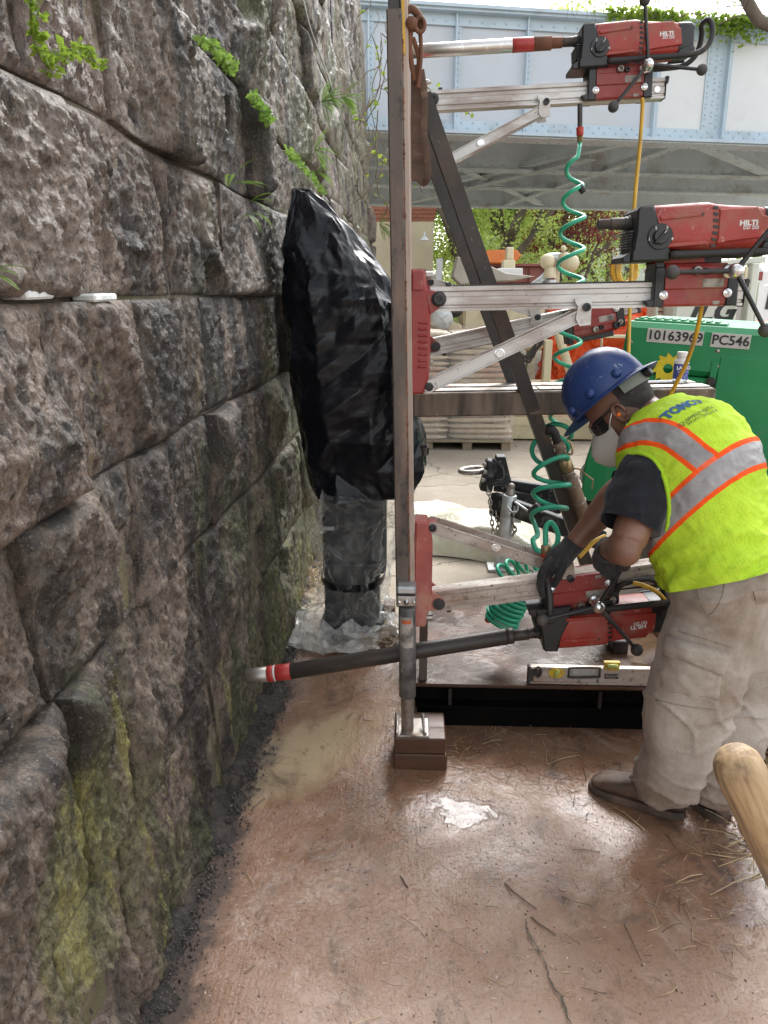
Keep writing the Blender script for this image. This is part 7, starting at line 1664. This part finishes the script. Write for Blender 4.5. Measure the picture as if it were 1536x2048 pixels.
pth = [Vector((p.x, p.y, max(p.z, DZ+.010))) for p in pth]; a_.tube(pth, .0088, 9); obj('hose', a_, M['hose_green'], h3_, smooth='all')
a_ = MB(); c = pth[-1]; a_.cyl(c, c+Vector((.02, -.02, .01)), .012, n=12, ch=.002); obj('end_fitting', a_, M['coupling_red'], h3_)
h4_ = thing('coil_hose', 'loose loops of green spiral hose behind the low rail beside the jack stand', 'air hose', P(1030, 1130, Y=3.35), group='green spiral air hoses')
a_ = MB(); pth = helix([P(1005, 1150, Y=3.44), P(1030, 1138, Y=3.40), P(1062, 1126, Y=3.36), P(1085, 1120, Y=3.34)], [.055, .06, .05], 4.2, 26, .4, .8); a_.tube([Vector((p.x, p.y, max(p.z, DZ+.01))) for p in pth], .0088, 9); obj('hose', a_, M['hose_green'], h4_, smooth='all')
a_ = MB(); pth = spline([P(1018, 1108, Y=3.3), P(1040, 1120, Y=3.3), P(1068, 1124, Y=3.3)], 8); a_.tube(pth, [.015 if k % 2 else .0125 for k in range(len(pth))], 10); obj('bellows', a_, M['black_rubber'], h4_, smooth=50)
def cable(name, label, cat, pts, r, m, group=None, n=8):
    a_ = MB(); a_.tube(spline(pts, n), r, 9); return obj(name, a_, m, None, smooth='all', label=label, cat=cat, group=group)
cable('power_cable', 'yellow cable hanging from the top drill down to the middle drill', 'cable', [P(1284, 196, Y=3.36), P(1285, 215, Y=3.36), P(1280, 290, Y=3.36), P(1272, 370, Y=3.36), P(1267, 440, Y=3.36), P(1262, 560, Y=3.36), P(1259, 640, Y=3.34), P(1257, 730, Y=3.3), P(1262, 800, Y=3.25)], .0078, M['yellow'], 'yellow power cables')
cable('power_cable', 'yellow cable drooping from the middle drill carriage behind the neon vest', 'cable', [P(1407, 590, Y=2.49), P(1404, 612, Y=2.50), P(1392, 670, Y=2.56), P(1372, 728, Y=2.66), P(1350, 772, Y=2.72), P(1338, 800, Y=2.74), P(1330, 860, Y=2.74)], .0070, M['yellow'], 'yellow power cables')
cable('power_cable', 'short yellow cable curving beside the far forearm above the low rail', 'cable', [P(1158, 1115, Y=2.62), P(1172, 1100, Y=2.64), P(1190, 1082, Y=2.66), P(1210, 1072, Y=2.68)], .008, M['yellow'], 'yellow power cables')
a_ = MB(); c = P(1250, 540, Y=3.6)
pth = []
for k in range(6*22): t = 2*pi*k/22; pth.append(c+Vector((.042*cos(t)*(1+.1*sin(k*.31))+.004*(k/22-3), .03*sin(t*.5), .060*sin(t)*(1+.06*sin(k*.13)))))
a_.tube(pth, .0075, 8); obj('cable_coil', a_, M['yellow'], None, smooth='all', label='small coil of yellow cable hung behind the middle drill', cat='cable coil')
cable('motor_cable', 'black cable arching from the rear of the low drill toward the trousers', 'cable', [P(1232, 1186, Y=2.42), P(1242, 1170, Y=2.40), P(1268, 1162, Y=2.40), P(1300, 1158, Y=2.42), P(1322, 1172, Y=2.45), P(1332, 1198, Y=2.46)], .0095, M['black_rubber'], 'cables at the low drill')
cable('motor_cable', 'yellow and black cable looping over the low drill handle', 'cable', [P(1266, 1166, Y=2.38), P(1285, 1170, Y=2.37), P(1308, 1180, Y=2.38), P(1326, 1196, Y=2.42), P(1338, 1216, Y=2.48)], .0075, M['yellow'], 'cables at the low drill')
cable('motor_cable', 'grey flexible conduit bending down at the right end of the low rail', 'cable', [P(1330, 1142, Y=2.55), P(1352, 1150, Y=2.55), P(1350, 1168, Y=2.54), P(1338, 1180, Y=2.52), P(1346, 1210, Y=2.52), P(1352, 1250, Y=2.55)], .011, M['galv'], 'cables at the low drill')
cable('suction_hose', 'muddy red brown hose lying on the deck below the low drill', 'hose', [P(1282, 1246, Y=2.72), P(1305, 1255, Y=2.71), P(1335, 1282, Y=2.68), P(1380, 1300, Y=2.66)], .0165, M['rust'])
cable('air_line', 'thick black hose on the deck behind the right end of the low rail', 'hose', [P(1290, 1148, Y=3.0), P(1330, 1150, Y=3.0), P(1375, 1160, Y=3.0), P(1440, 1170, Y=3.0)], .042, M['black_rubber'])
gh = thing('grout_hose', 'brown muddy hose couplings strapped along the diagonal brace beside the green coil', 'hose coupling', P(1140, 960, Y=2.80))
M['mud_brown'] = mat('mud_caked_fitting', (.20, .13, .085), .6, .2, .25, 12, .25, 60, dirt=((.32, .24, .17), .4, 12))
a_ = MB(); a_.tube(spline([P(1093, 864, Y=2.78), P(1100, 858, Y=2.77), P(1109, 866, Y=2.77), P(1116, 888, Y=2.78)], 6), .016, 12); obj('elbow', a_, M['black_rubber'], gh, smooth='all')
g0, g1 = P(1115, 884, Y=2.78), P(1172, 1044, Y=2.84); gd_ = (g1-g0)
for (t0, t1, r0, mm) in ((0, .2, .019, 'mud_brown'), (.2, .34, .025, 'brass'), (.34, .44, .020, 'mud_brown'), (.44, 1.0, .026, 'mud_brown')):
    a_ = MB(); a_.cyl(g0+gd_*t0, g0+gd_*t1, r0, n=18, ch=.002); sec_ = obj('pipe_section', a_, M[mm], gh, smooth=50)
    if mm == 'mud_brown':
        for k in (.12, .5, .88):
            a_ = MB(); c = g0+gd_*(t0+(t1-t0)*k); a_.cyl(c, c+gd_.normalized()*.008, r0+.003, n=18, ch=.001); obj('hose_clamp', a_, M['steel'], sec_)
a_ = MB(); a_.tube(spline([P(1128, 905, Y=2.76), P(1144, 908, Y=2.75), P(1142, 888, Y=2.75), P(1134, 880, Y=2.75)], 5), .004, 6); obj('lever', a_, M['brass'], gh)
a_ = MB(); a_.tube([P(1138, 936, Y=2.80), P(1158, 938, Y=2.80), P(1186, 960, Y=2.80), P(1184, 978, Y=2.80)], .003, 5); obj('wire_tie', a_, M['brass'], gh)
# ------------------------------------------------------------------ small things on the rig
lv_ = thing('spirit_level', 'dusty aluminium spirit level with yellow vials standing along the front edge of the deck', 'spirit level', (P(1060, 1362, Y=2.612).x, 2.63, DZ))
lx = P(1061, 1345, Y=2.612).x; lz0, lz1 = DZ+.002, DZ+.070; LL = .61; ly = 2.613
pm = lambda px, py: P(px, py, Y=ly)
a_ = MB(); a_.box((lx+LL/2, ly+.013, lz0+.004), (LL, .026, .008), None, .001); a_.box((lx+LL/2, ly+.013, lz1-.004), (LL, .026, .008), None, .001); a_.box((lx+LL/2, ly+.013, (lz0+lz1)/2), (LL-.004, .016, lz1-lz0-.014)); lb_ = obj('frame', a_, M['alu_dirty'], lv_)
for x in (lx-.004, lx+LL+.004):
    a_ = MB(); a_.box((x, ly+.013, (lz0+lz1)/2), (.010, .029, lz1-lz0+.002), None, .002); a_.box((x+(.006 if x < lx else -.006), ly+.004, (lz0+lz1)/2), (.022, .008, lz1-lz0-.02), None, .002); obj('end_cap', a_, M['dark_steel'], lv_)
M['vial_yellow'] = mat('yellow_vial_frame', (.60, .40, .03), .45, 0, .15, 14, .08, 90, dirt=((.25, .18, .11), .4, 18)); M['vial'] = mat('green_vial', (.42, .47, .12), .12, 0, .1, 20, 0)
a_ = MB(); c = pm(1076, 1344); a_.tube([c+Vector((.012*cos(t), -.001, .020*sin(t))) for t in np.linspace(0, 2*pi, 25)[:-1]], .004, 8, closed=True); a_.ball(c+Vector((0, .006, 0)), .016, 10, (.75, .3, 1.25)); obj('hand_hole', a_, M['dark_steel'], lv_, smooth=50)
a_ = MB(); c = pm(1113, 1346); a_.prism([(.030*cos(t), .021*sin(t)) for t in np.linspace(0, 2*pi, 25)[:-1]], c+Vector((0, -.003, 0)), (1, 0, 0), (0, 0, 1), (0, .012, 0), .002); vf_ = obj('vial_housing', a_, M['vial_yellow'], lv_)
a_ = MB(); a_.cyl(c+Vector((-.004, -.004, -.015)), c+Vector((.004, -.004, .015)), .0085, n=12, ch=.002); obj('vial', a_, M['vial'], vf_, smooth=50)
a_ = MB(); a0, a1 = pm(1138, 1345), pm(1199, 1345); hh = .019; a_.tube(spline([a0+Vector((.006, -.001, hh)), a1+Vector((-.006, -.001, hh)), a1+Vector((0, -.001, hh-.008)), a1+Vector((0, -.001, -hh+.008)), a1+Vector((-.006, -.001, -hh)), a0+Vector((.006, -.001, -hh)), a0+Vector((0, -.001, -hh+.008)), a0+Vector((0, -.001, hh-.008))], 4, True), .0042, 8, closed=True); hs2 = obj('hand_slot', a_, M['dark_steel'], lv_, smooth='all')
a_ = MB(); a_.box((a0+a1)/2+Vector((0, .004, 0)), (a1.x-a0.x-.02, .008, 2*hh-.014), None, .003); obj('slot_grip', a_, M['galv'], hs2)
a_ = MB(); c = pm(1224, 1334); a_.prism([(-.029, .019), (.029, .019), (.027, -.008), (.018, -.015), (-.018, -.015), (-.027, -.008)], c+Vector((0, -.003, 0)), (1, 0, 0), (0, 0, 1), (0, .02, 0), .002); vf_ = obj('vial_housing', a_, M['vial_yellow'], lv_)
a_ = MB(); a_.cyl(c+Vector((-.02, -.005, .006)), c+Vector((.02, -.005, .006)), .0085, n=12, ch=.002); obj('vial', a_, M['vial'], vf_, smooth=50)
text_on('lettering', 'STANLEY', .0125, pm(1223, 1351)+Vector((0, .0035, 0)), (1, 0, 0), (0, 0, 1), M['dark_print'], lv_, bold=.0004)
a_ = MB(); a_.box(pm(1223, 1356)+Vector((0, .004, -.001)), (.050, .001, .0085)); fmb = obj('print_box', a_, M['dark_print'], lv_); text_on('lettering', 'FATMAX', .0085, pm(1223, 1356)+Vector((0, .0028, -.001)), (1, 0, 0), (0, 0, 1), M['sticker'], fmb)
# bottle and spanner on the beam
zt_ = lambda x: q0.z+(q1.z-q0.z)*(x-q0.x)/(q1.x-q0.x)+.0475
bc_ = P(1359, 768, Y=2.94); bz_ = zt_(bc_.x); bo = thing('compound_bottle', 'white bottle of thread compound with a blue label standing on the rig beam', 'bottle', (bc_.x, 2.94, bz_))
M['bottle_w'] = mat('white_bottle', (.68, .66, .62), .4, 0, .06, 12, .05, 60, dirt=((.4, .35, .3), .2, 14)); M['label_blue'] = mat('blue_label', (.05, .075, .30), .45, 0, .15, 12, 0, dirt=((.5, .5, .55), .2, 26))
a_ = MB(); a_.lathe([(.024, 0), (.0265, .003), (.0265, .072), (.024, .080), (.017, .087), (.0165, .090)], (bc_.x, 2.94, bz_), (0, 0, 1), 24); obj('body', a_, M['bottle_w'], bo, smooth=50)
a_ = MB(); a_.lathe([(.0185, .090), (.019, .092), (.019, .107), (.0175, .109), (0, .109)], (bc_.x, 2.94, bz_), (0, 0, 1), 20); obj('cap', a_, M['bottle_w'], bo, smooth=50)
a_ = MB(); a_.loft([[(bc_.x+.0269*sin(t), 2.94-.0269*cos(t), bz_+z) for t in np.linspace(-2.2, 2.2, 24)] for z in (.008, .066)], cap=False, closed=False); lbl = obj('label', a_, M['label_blue'], bo, smooth='all')
text_on('lettering', 'LA-CO', .0165, (bc_.x, 2.94-.0272, bz_+.052), (1, 0, 0), (0, 0, 1), M['white_print'], lbl, bold=.0007); text_on('lettering', 'SLIC-TITE', .0095, (bc_.x, 2.94-.0272, bz_+.037), (1, 0, 0), (0, 0, 1), M['sticker_w'], lbl)
w0, w1 = P(1256, 768, Y=2.86), P(1362, 768, Y=2.88); w0.z = zt_(w0.x)+.008; w1.z = zt_(w1.x)+.008
a_ = MB(); wd = (w1-w0).normalized(); a_.bar(w0, w0+(w1-w0)*.86, .010, .017, (0, 1, 0), .003); a_.prism([(0, -.009), (.012, -.024), (.034, -.026), (.046, -.016), (.030, -.009), (.026, 0), (.030, .009), (.046, .016), (.034, .026), (.012, .024), (0, .009)], w0+(w1-w0)*.82+Vector((0, 0, -.0065)), wd, (0, 1, 0), (0, 0, .013), .002); a_.cyl(w0-Vector((0, 0, .008)), w0+Vector((0, 0, .010)), .019, n=16, ch=.002)
obj('spanner', a_, M['chrome'], None, label='bright steel spanner lying on the rig beam behind the hard hat', cat='spanner')
# wooden tool handle close to the camera, leaning away to the right
M['handle_wood'] = None
def hwood():
    s = NT('worn_handle_wood'); g_ = s.noise(s.coords('Object', (1, 1, .05)), 95, 8, .7, .8); k_ = s.noise(s.coords('Object', (1, 1, .22)), 22, 5, .6, 1.8)
    c = s.ramp(s.math('ADD', s.math('MULTIPLY', g_, .55), s.math('MULTIPLY', k_, .5)), [(.40, (.17, .10, .05)), (.52, (.36, .24, .125)), (.64, (.47, .335, .19))]); d = s.noise(s.coords('Object', (1, 1, .6), (2, 0, 1)), 13, 9, .72)
    c = s.mix(s.ramp(d, [(.50, 0), (.64, .75)]), c, (.12, .095, .075)); s.put('Base Color', c).put('Roughness', .6).put('Normal', s.bump(g_, .35, .003)); return s.m
M['handle_wood'] = hwood()
t0_, t1_ = P(1466, 1508, Y=.66), P(1800, 2280, Y=.80)
sv_ = thing('shovel', 'worn wooden shovel handle with a rounded end close to the camera at lower right', 'shovel', t0_, rot=(t1_-t0_).to_track_quat('Z', 'Y').to_matrix())
hd = (t1_-t0_); gz = (t0_.z-.02)/(-(hd.z)) ; tip_ = t0_+hd*gz
Lh_ = (tip_-t0_).length; u_ = hd.normalized(); prof = [(.002, -.002), (.012, .0), (.0185, .005), (.0225, .013), (.0240, .026), (.0238, .05), (.0230, .10), (.0220, .2), (.021, Lh_-.35), (.021, Lh_-.25)]
a_ = MB(); a_.lathe(prof, t0_, u_, 28); obj('handle', a_, M['handle_wood'], sv_, smooth=60)
a_ = MB(); side = u_.cross(Vector((0, 1, 0))).normalized(); nn_ = u_.cross(side); a_.tube([t0_+u_*(Lh_-.34), t0_+u_*(Lh_-.22)], [.021, .024], 16); a_.prism([(-.10, 0), (.10, 0), (.105, .14), (.06, .22), (0, .25), (-.06, .22), (-.105, .14)], t0_+u_*(Lh_-.25), side, u_, nn_*.004, .001); obj('blade', a_, M['steel'], sv_)
# ------------------------------------------------------------------ straw, stems and ferns
M['straw'] = mat('wet_straw', (.46, .34, .19), .55, 0, .35, 22, 0, src='World')
M['straw_dark'] = mat('muddy_twig', (.07, .042, .028), .6, 0, .4, 22, 0, src='World')
def strand(mb, p, L, ang, r, r_, lift=.0):
    pts = []; a = ang
    for k in range(4):
        pts.append(Vector((p.x, p.y, p.z+lift*k/3+r*.6+.001))); a += r_.gauss(0, .16); p = p+Vector((cos(a), sin(a), 0))*L/3
    mb.tube(pts, r, 4)
r_ = random.Random(31); s1, s2 = MB(), MB()
def gz_(x, y): return float(pave_z(np.array([x]), np.array([y]))[0])
for k in range(420):
    w = r_.random()
    if w < .42: px, py = r_.gauss(1000, 130), r_.uniform(1440, 1600)
    elif w < .62: px, py = r_.gauss(1430, 75), r_.uniform(1600, 1900)
    elif w < .80: px, py = r_.uniform(820, 1500), r_.uniform(1560, 2000)
    elif w < .90: px, py = r_.uniform(560, 800), r_.uniform(1290, 1420)
    else: px, py = r_.uniform(450, 1500), r_.uniform(1500, 2040)
    p = P(px, py, Z=0); p.z = gz_(p.x, p.y)+.001; L = min(.14, abs(r_.gauss(.028, .032))+.008)
    strand(s1 if r_.random() < .7 else s2, p, L, r_.uniform(0, 6.28), r_.uniform(.0004, .0011), r_, r_.uniform(0, .010))
for (pts, L) in ((((1010, 1768),), .12), (((1062, 1836),), .08), (((800, 1755),), .05)): p = P(*pts[0], Z=0); p.z = gz_(p.x, p.y)+.002; strand(s2, p, L, -.95, .002, r_)
for (x0, y0, x1, y1) in ((1095, 1528, 1160, 1510), (1352, 1765, 1405, 1748), (1210, 1604, 1290, 1660), (965, 1488, 1003, 1480), (640, 1306, 768, 1302), (580, 1412, 622, 1402), (1420, 1790, 1520, 1745)):
    a, b = P(x0, y0, Z=.004), P(x1, y1, Z=.004); s1.tube([a, (a+b)/2+Vector((.004, .004, .005)), b], .0015, 5)
cm1, cm2 = MB(), MB()
for k in range(900):
    p = P(r_.uniform(380, 1536), r_.uniform(1440, 2047), Z=0) if k % 3 else P(r_.gauss(1000, 260), r_.gauss(1700, 130), Z=0)
    if p.x < -.52 or p.y > 2.55: continue
    q_ = r_.uniform(.0008, .0026); z_ = gz_(p.x, p.y); a_ = r_.uniform(0, 6.28); e1 = Vector((cos(a_), sin(a_), r_.uniform(-.2, .2)))*q_*r_.uniform(1, 2.2); e2 = Vector((-sin(a_), cos(a_), r_.uniform(-.2, .2)))*q_
    c_ = Vector((p.x, p.y, z_+.0012)); (cm1 if r_.random() < .5 else cm2).add([c_-e1, c_-e2, c_+e1, c_+e2, c_+Vector((0, 0, q_*.8))], [(0, 1, 4), (1, 2, 4), (2, 3, 4), (3, 0, 4)])
obj('pale_chips', cm1, mat('pale_stone_chip', (.52, .44, .37), .6, 0, .3, 90, 0, src='World'), None, smooth=False, kind='stuff'); obj('mud_crumbs', cm2, M['grit'], None, smooth=False, kind='stuff')
obj('straw', s1, M['straw'], None, smooth='all', kind='stuff'); obj('stems', s2, M['straw_dark'], None, smooth='all', kind='stuff')
def heap(c, rx, ry, h, n, L, label=None, name='straw_heap'):
    mb = MB()
    for k in range(n):
        a = r_.uniform(0, 6.28); q = math.sqrt(r_.random()); x, y = q*cos(a)*rx, q*sin(a)*ry; z = h*(1-q*q)*r_.uniform(.2, 1); p = Vector((c[0]+x, c[1]+y, c[2]+z)); d = Vector((r_.gauss(0, 1), r_.gauss(0, 1), r_.gauss(0, .45))).normalized(); m_ = p+d*L*.5+Vector((0, 0, r_.gauss(0, .01)))
        e = p+d*L*r_.uniform(.6, 1.2); e.z = max(e.z, .003); m_.z = max(m_.z, .003); mb.tube([p, m_, e], r_.uniform(.0010, .0022), 4)
    base = MB(); base.ball(Vector((c[0], c[1], c[2])), 1, 16, (rx*.9, ry*.9, h*.75)); o = obj(name, mb, M['straw'], None, smooth='all', kind='stuff'); return o, base
o, b = heap((1.50, 2.62, 0), .34, .32, .40, 2600, .13); obj('straw_heap', b, M['straw_dark'], None, smooth='all', kind='stuff')
o, b = heap((P(1530, 1640, Z=0).x+.10, 2.05, 0), .22, .35, .06, 500, .12)
o, b = heap((P(785, 1260, Y=3.45).x, 3.42, 0), .16, .16, .07, 420, .10); obj('straw_heap', b, M['straw_dark'], None, smooth='all', kind='stuff')
o, b = heap((P(648, 1160, Y=4.2).x-.06, 4.3, 0), .12, .5, .05, 420, .09)
r_ = random.Random(44)
def fern(px, py, X, n, L, label, droop=.5, side=1, m='fern'):
    c = P(px, py, X=X); t = thing('fern', label, 'fern', c, group='ferns growing from the wall joints')
    for k in range(n):
        d = Vector((r_.uniform(.35, 1.0), r_.gauss(0, .8), r_.gauss(.35, .6))).normalized(); p = c-Vector((.02, 0, 0)); pts = [p.copy()]
        for j in range(8): d = (d+Vector((0, 0, -droop*.22))).normalized(); p = p+d*L*r_.uniform(.8, 1.2)/8; pts.append(p.copy())
        f = MB(); f.tube(pts, [.0011-.0001*j for j in range(9)], 4)
        for j in range(1, 9):
            dd = (pts[j]-pts[j-1]).normalized(); s_ = dd.cross(Vector((0, 0, 1)));  s_ = s_.normalized() if s_.length > .01 else Vector((0, 1, 0))
            for q in (-1, 1):
                for h in (0, .25, .5, .75):
                    o_ = pts[j-1].lerp(pts[j], h); l_ = L*.11*math.sin(pi*(j+h)/9.3)+.002; e = o_+s_*q*l_+dd*l_*.5; w_ = dd*l_*.13; f.add([o_, (o_+e)/2+w_, e, (o_+e)/2-w_], [(0, 1, 2, 3)])
        obj('frond', f, M[m], t, smooth=False)
fern(650, 205, -.62, 16, .20, 'bright feathery fern higher on the wall, left of a second fern'); fern(690, 195, -.60, 14, .20, 'bright feathery fern on the wall nearest the bridge girder'); fern(636, 300, -.60, 12, .16, 'fern hanging on the wall below the pair of feathery ferns')
fern(468, 372, -.58, 4, .13, 'small sparse fern in the joint left of the black bag'); fern(512, 402, -.58, 3, .10, 'tiny fern in the joint just above the black bag'); fern(498, 434, -.57, 2, .12, 'drooping fern sprig on the stone left of the black bag top', 1.2)
fern(762, 450, -.52, 14, .30, 'mossy fern tuft on the far wall right of the black bag'); fern(640, 345, -.60, 4, .16, 'low fern in the wall joint above the black bag'); fern(4, 545, -.52, 3, .05, 'fern tip at the left edge above the white mortar patches')
for (pp_, lab) in ((((62, -10), (62, 40), (70, 90), (90, 128)), 'creeping weed trailing down the stones at the upper left corner'), (((92, 134), (110, 112), (140, 100), (170, 104), (192, 126)), 'creeping weed sprig reaching right along the joint at upper left')):
    c = P(*pp_[0], X=-.57); t = thing('creeper', lab, 'weed', c, group='creeping weeds on the wall'); sp = spline([P(*q, X=-.565) for q in pp_], 6); a_ = MB(); a_.tube(sp, .0013, 5); obj('stem', a_, M['leaf_ivy'], t, smooth='all'); lf = MB()
    for i, p in enumerate(sp):
        for k in range(4): add_leaf(lf, p+Vector((r_.uniform(0, .01), r_.gauss(0, .006), r_.gauss(0, .006))), r_.uniform(.012, .022), r_)
    obj('leaves', lf, M['leaf_ivy'], t, smooth=False, kind='stuff')
mo_ = MB()
for (a, b, n) in (((405, 75), (470, 140), 300), ((505, 190), (540, 240), 300), ((575, 300), (650, 385), 380)):
    for k in range(n):
        t = r_.random(); p = P(a[0]+(b[0]-a[0])*t+r_.gauss(0, 3), a[1]+(b[1]-a[1])*t+r_.gauss(0, 3), X=-.585+r_.uniform(-.02, .02)); add_leaf(mo_, p, r_.uniform(.012, .03), r_)
obj('moss', mo_, M['fern'], None, smooth=False, kind='stuff')
cable('wire', 'thin grey wire hanging down the wall face above the black bag', 'wire', [P(604, -10, X=-.60), P(622, 60, X=-.58), P(655, 150, X=-.57), P(688, 250, X=-.57), P(716, 320, X=-.58)], .004, M['galv'])
a_ = MB(); a_.box(P(352, 1790, Z=.012), (.016, .028, .010), Matrix.Rotation(.6, 3, 'Z'), .002); obj('plastic_scrap', a_, mat('blue_plastic', (.05, .20, .55), .5, 0, .1, 20, 0), None, label='small scrap of blue plastic in the grit at the foot of the wall', cat='scrap')
# a second worker, mostly outside the frame at the right edge
p2 = thing('person', 'worker in an orange vest mostly cut off at the right edge beyond the compressor', 'person', (P(1560, 900, Y=6.2).x, 6.2, 0))
sh_ = P(1566, 640, Y=6.2); a_ = MB(); cx = sh_.x; zz = sh_.z
a_.tube([(cx, 6.2, zz-.55), (cx, 6.2, zz-.25), (cx, 6.2, zz-.03), (cx, 6.2, zz+.04)], [.15, .17, .15, .07], 16)
for sy in (-1, 1): a_.tube([(cx+sy*.13, 6.2, zz-.04), (cx+sy*.21, 6.2, zz-.10), (cx+sy*.25, 6.17, zz-.38)], [.07, .075, .055], 12)
me = remeshed(a_, .014, 4); link_mesh('vest', me, M['orange_tarp'], p2, smooth='all')
a_ = MB(); a_.ball((cx, 6.2, zz+.21), .11, 14, (.8, .95, 1.15)); a_.tube([(cx, 6.2, zz), (cx, 6.2, zz+.14)], .055, 10)
for sy in (-1, 1): a_.tube([(cx+sy*.25, 6.17, zz-.36), (cx+sy*.25, 6.05, zz-.62)], [.045, .032], 10); a_.ball((cx+sy*.25, 6.03, zz-.67), .045, 8)
obj('body', a_, M['skin'], p2, smooth='all', kind=None)
a_ = MB()
for sy in (-1, 1): a_.tube([(cx+sy*.09, 6.2, zz-.50), (cx+sy*.10, 6.2, zz-.95), (cx+sy*.10, 6.2, .06)], [.11, .09, .075], 12)
me = remeshed(a_, .016, 4); link_mesh('trousers', me, M['shirt'], p2, smooth='all')
a_ = MB(); a_.lathe([(.17, .0), (.15, .012), (.125, .015), (.12, .07), (.08, .12), (0, .135)], (cx, 6.2, zz+.25), (0, 0, 1), 20); obj('hard_hat', a_, M['white_wall'], p2, smooth=50)
for sy in (-1, 1):
    a_ = MB(); a_.box((cx+sy*.10, 6.14, .045), (.10, .28, .085), None, .03); obj('boot', a_, M['boot'], p2)
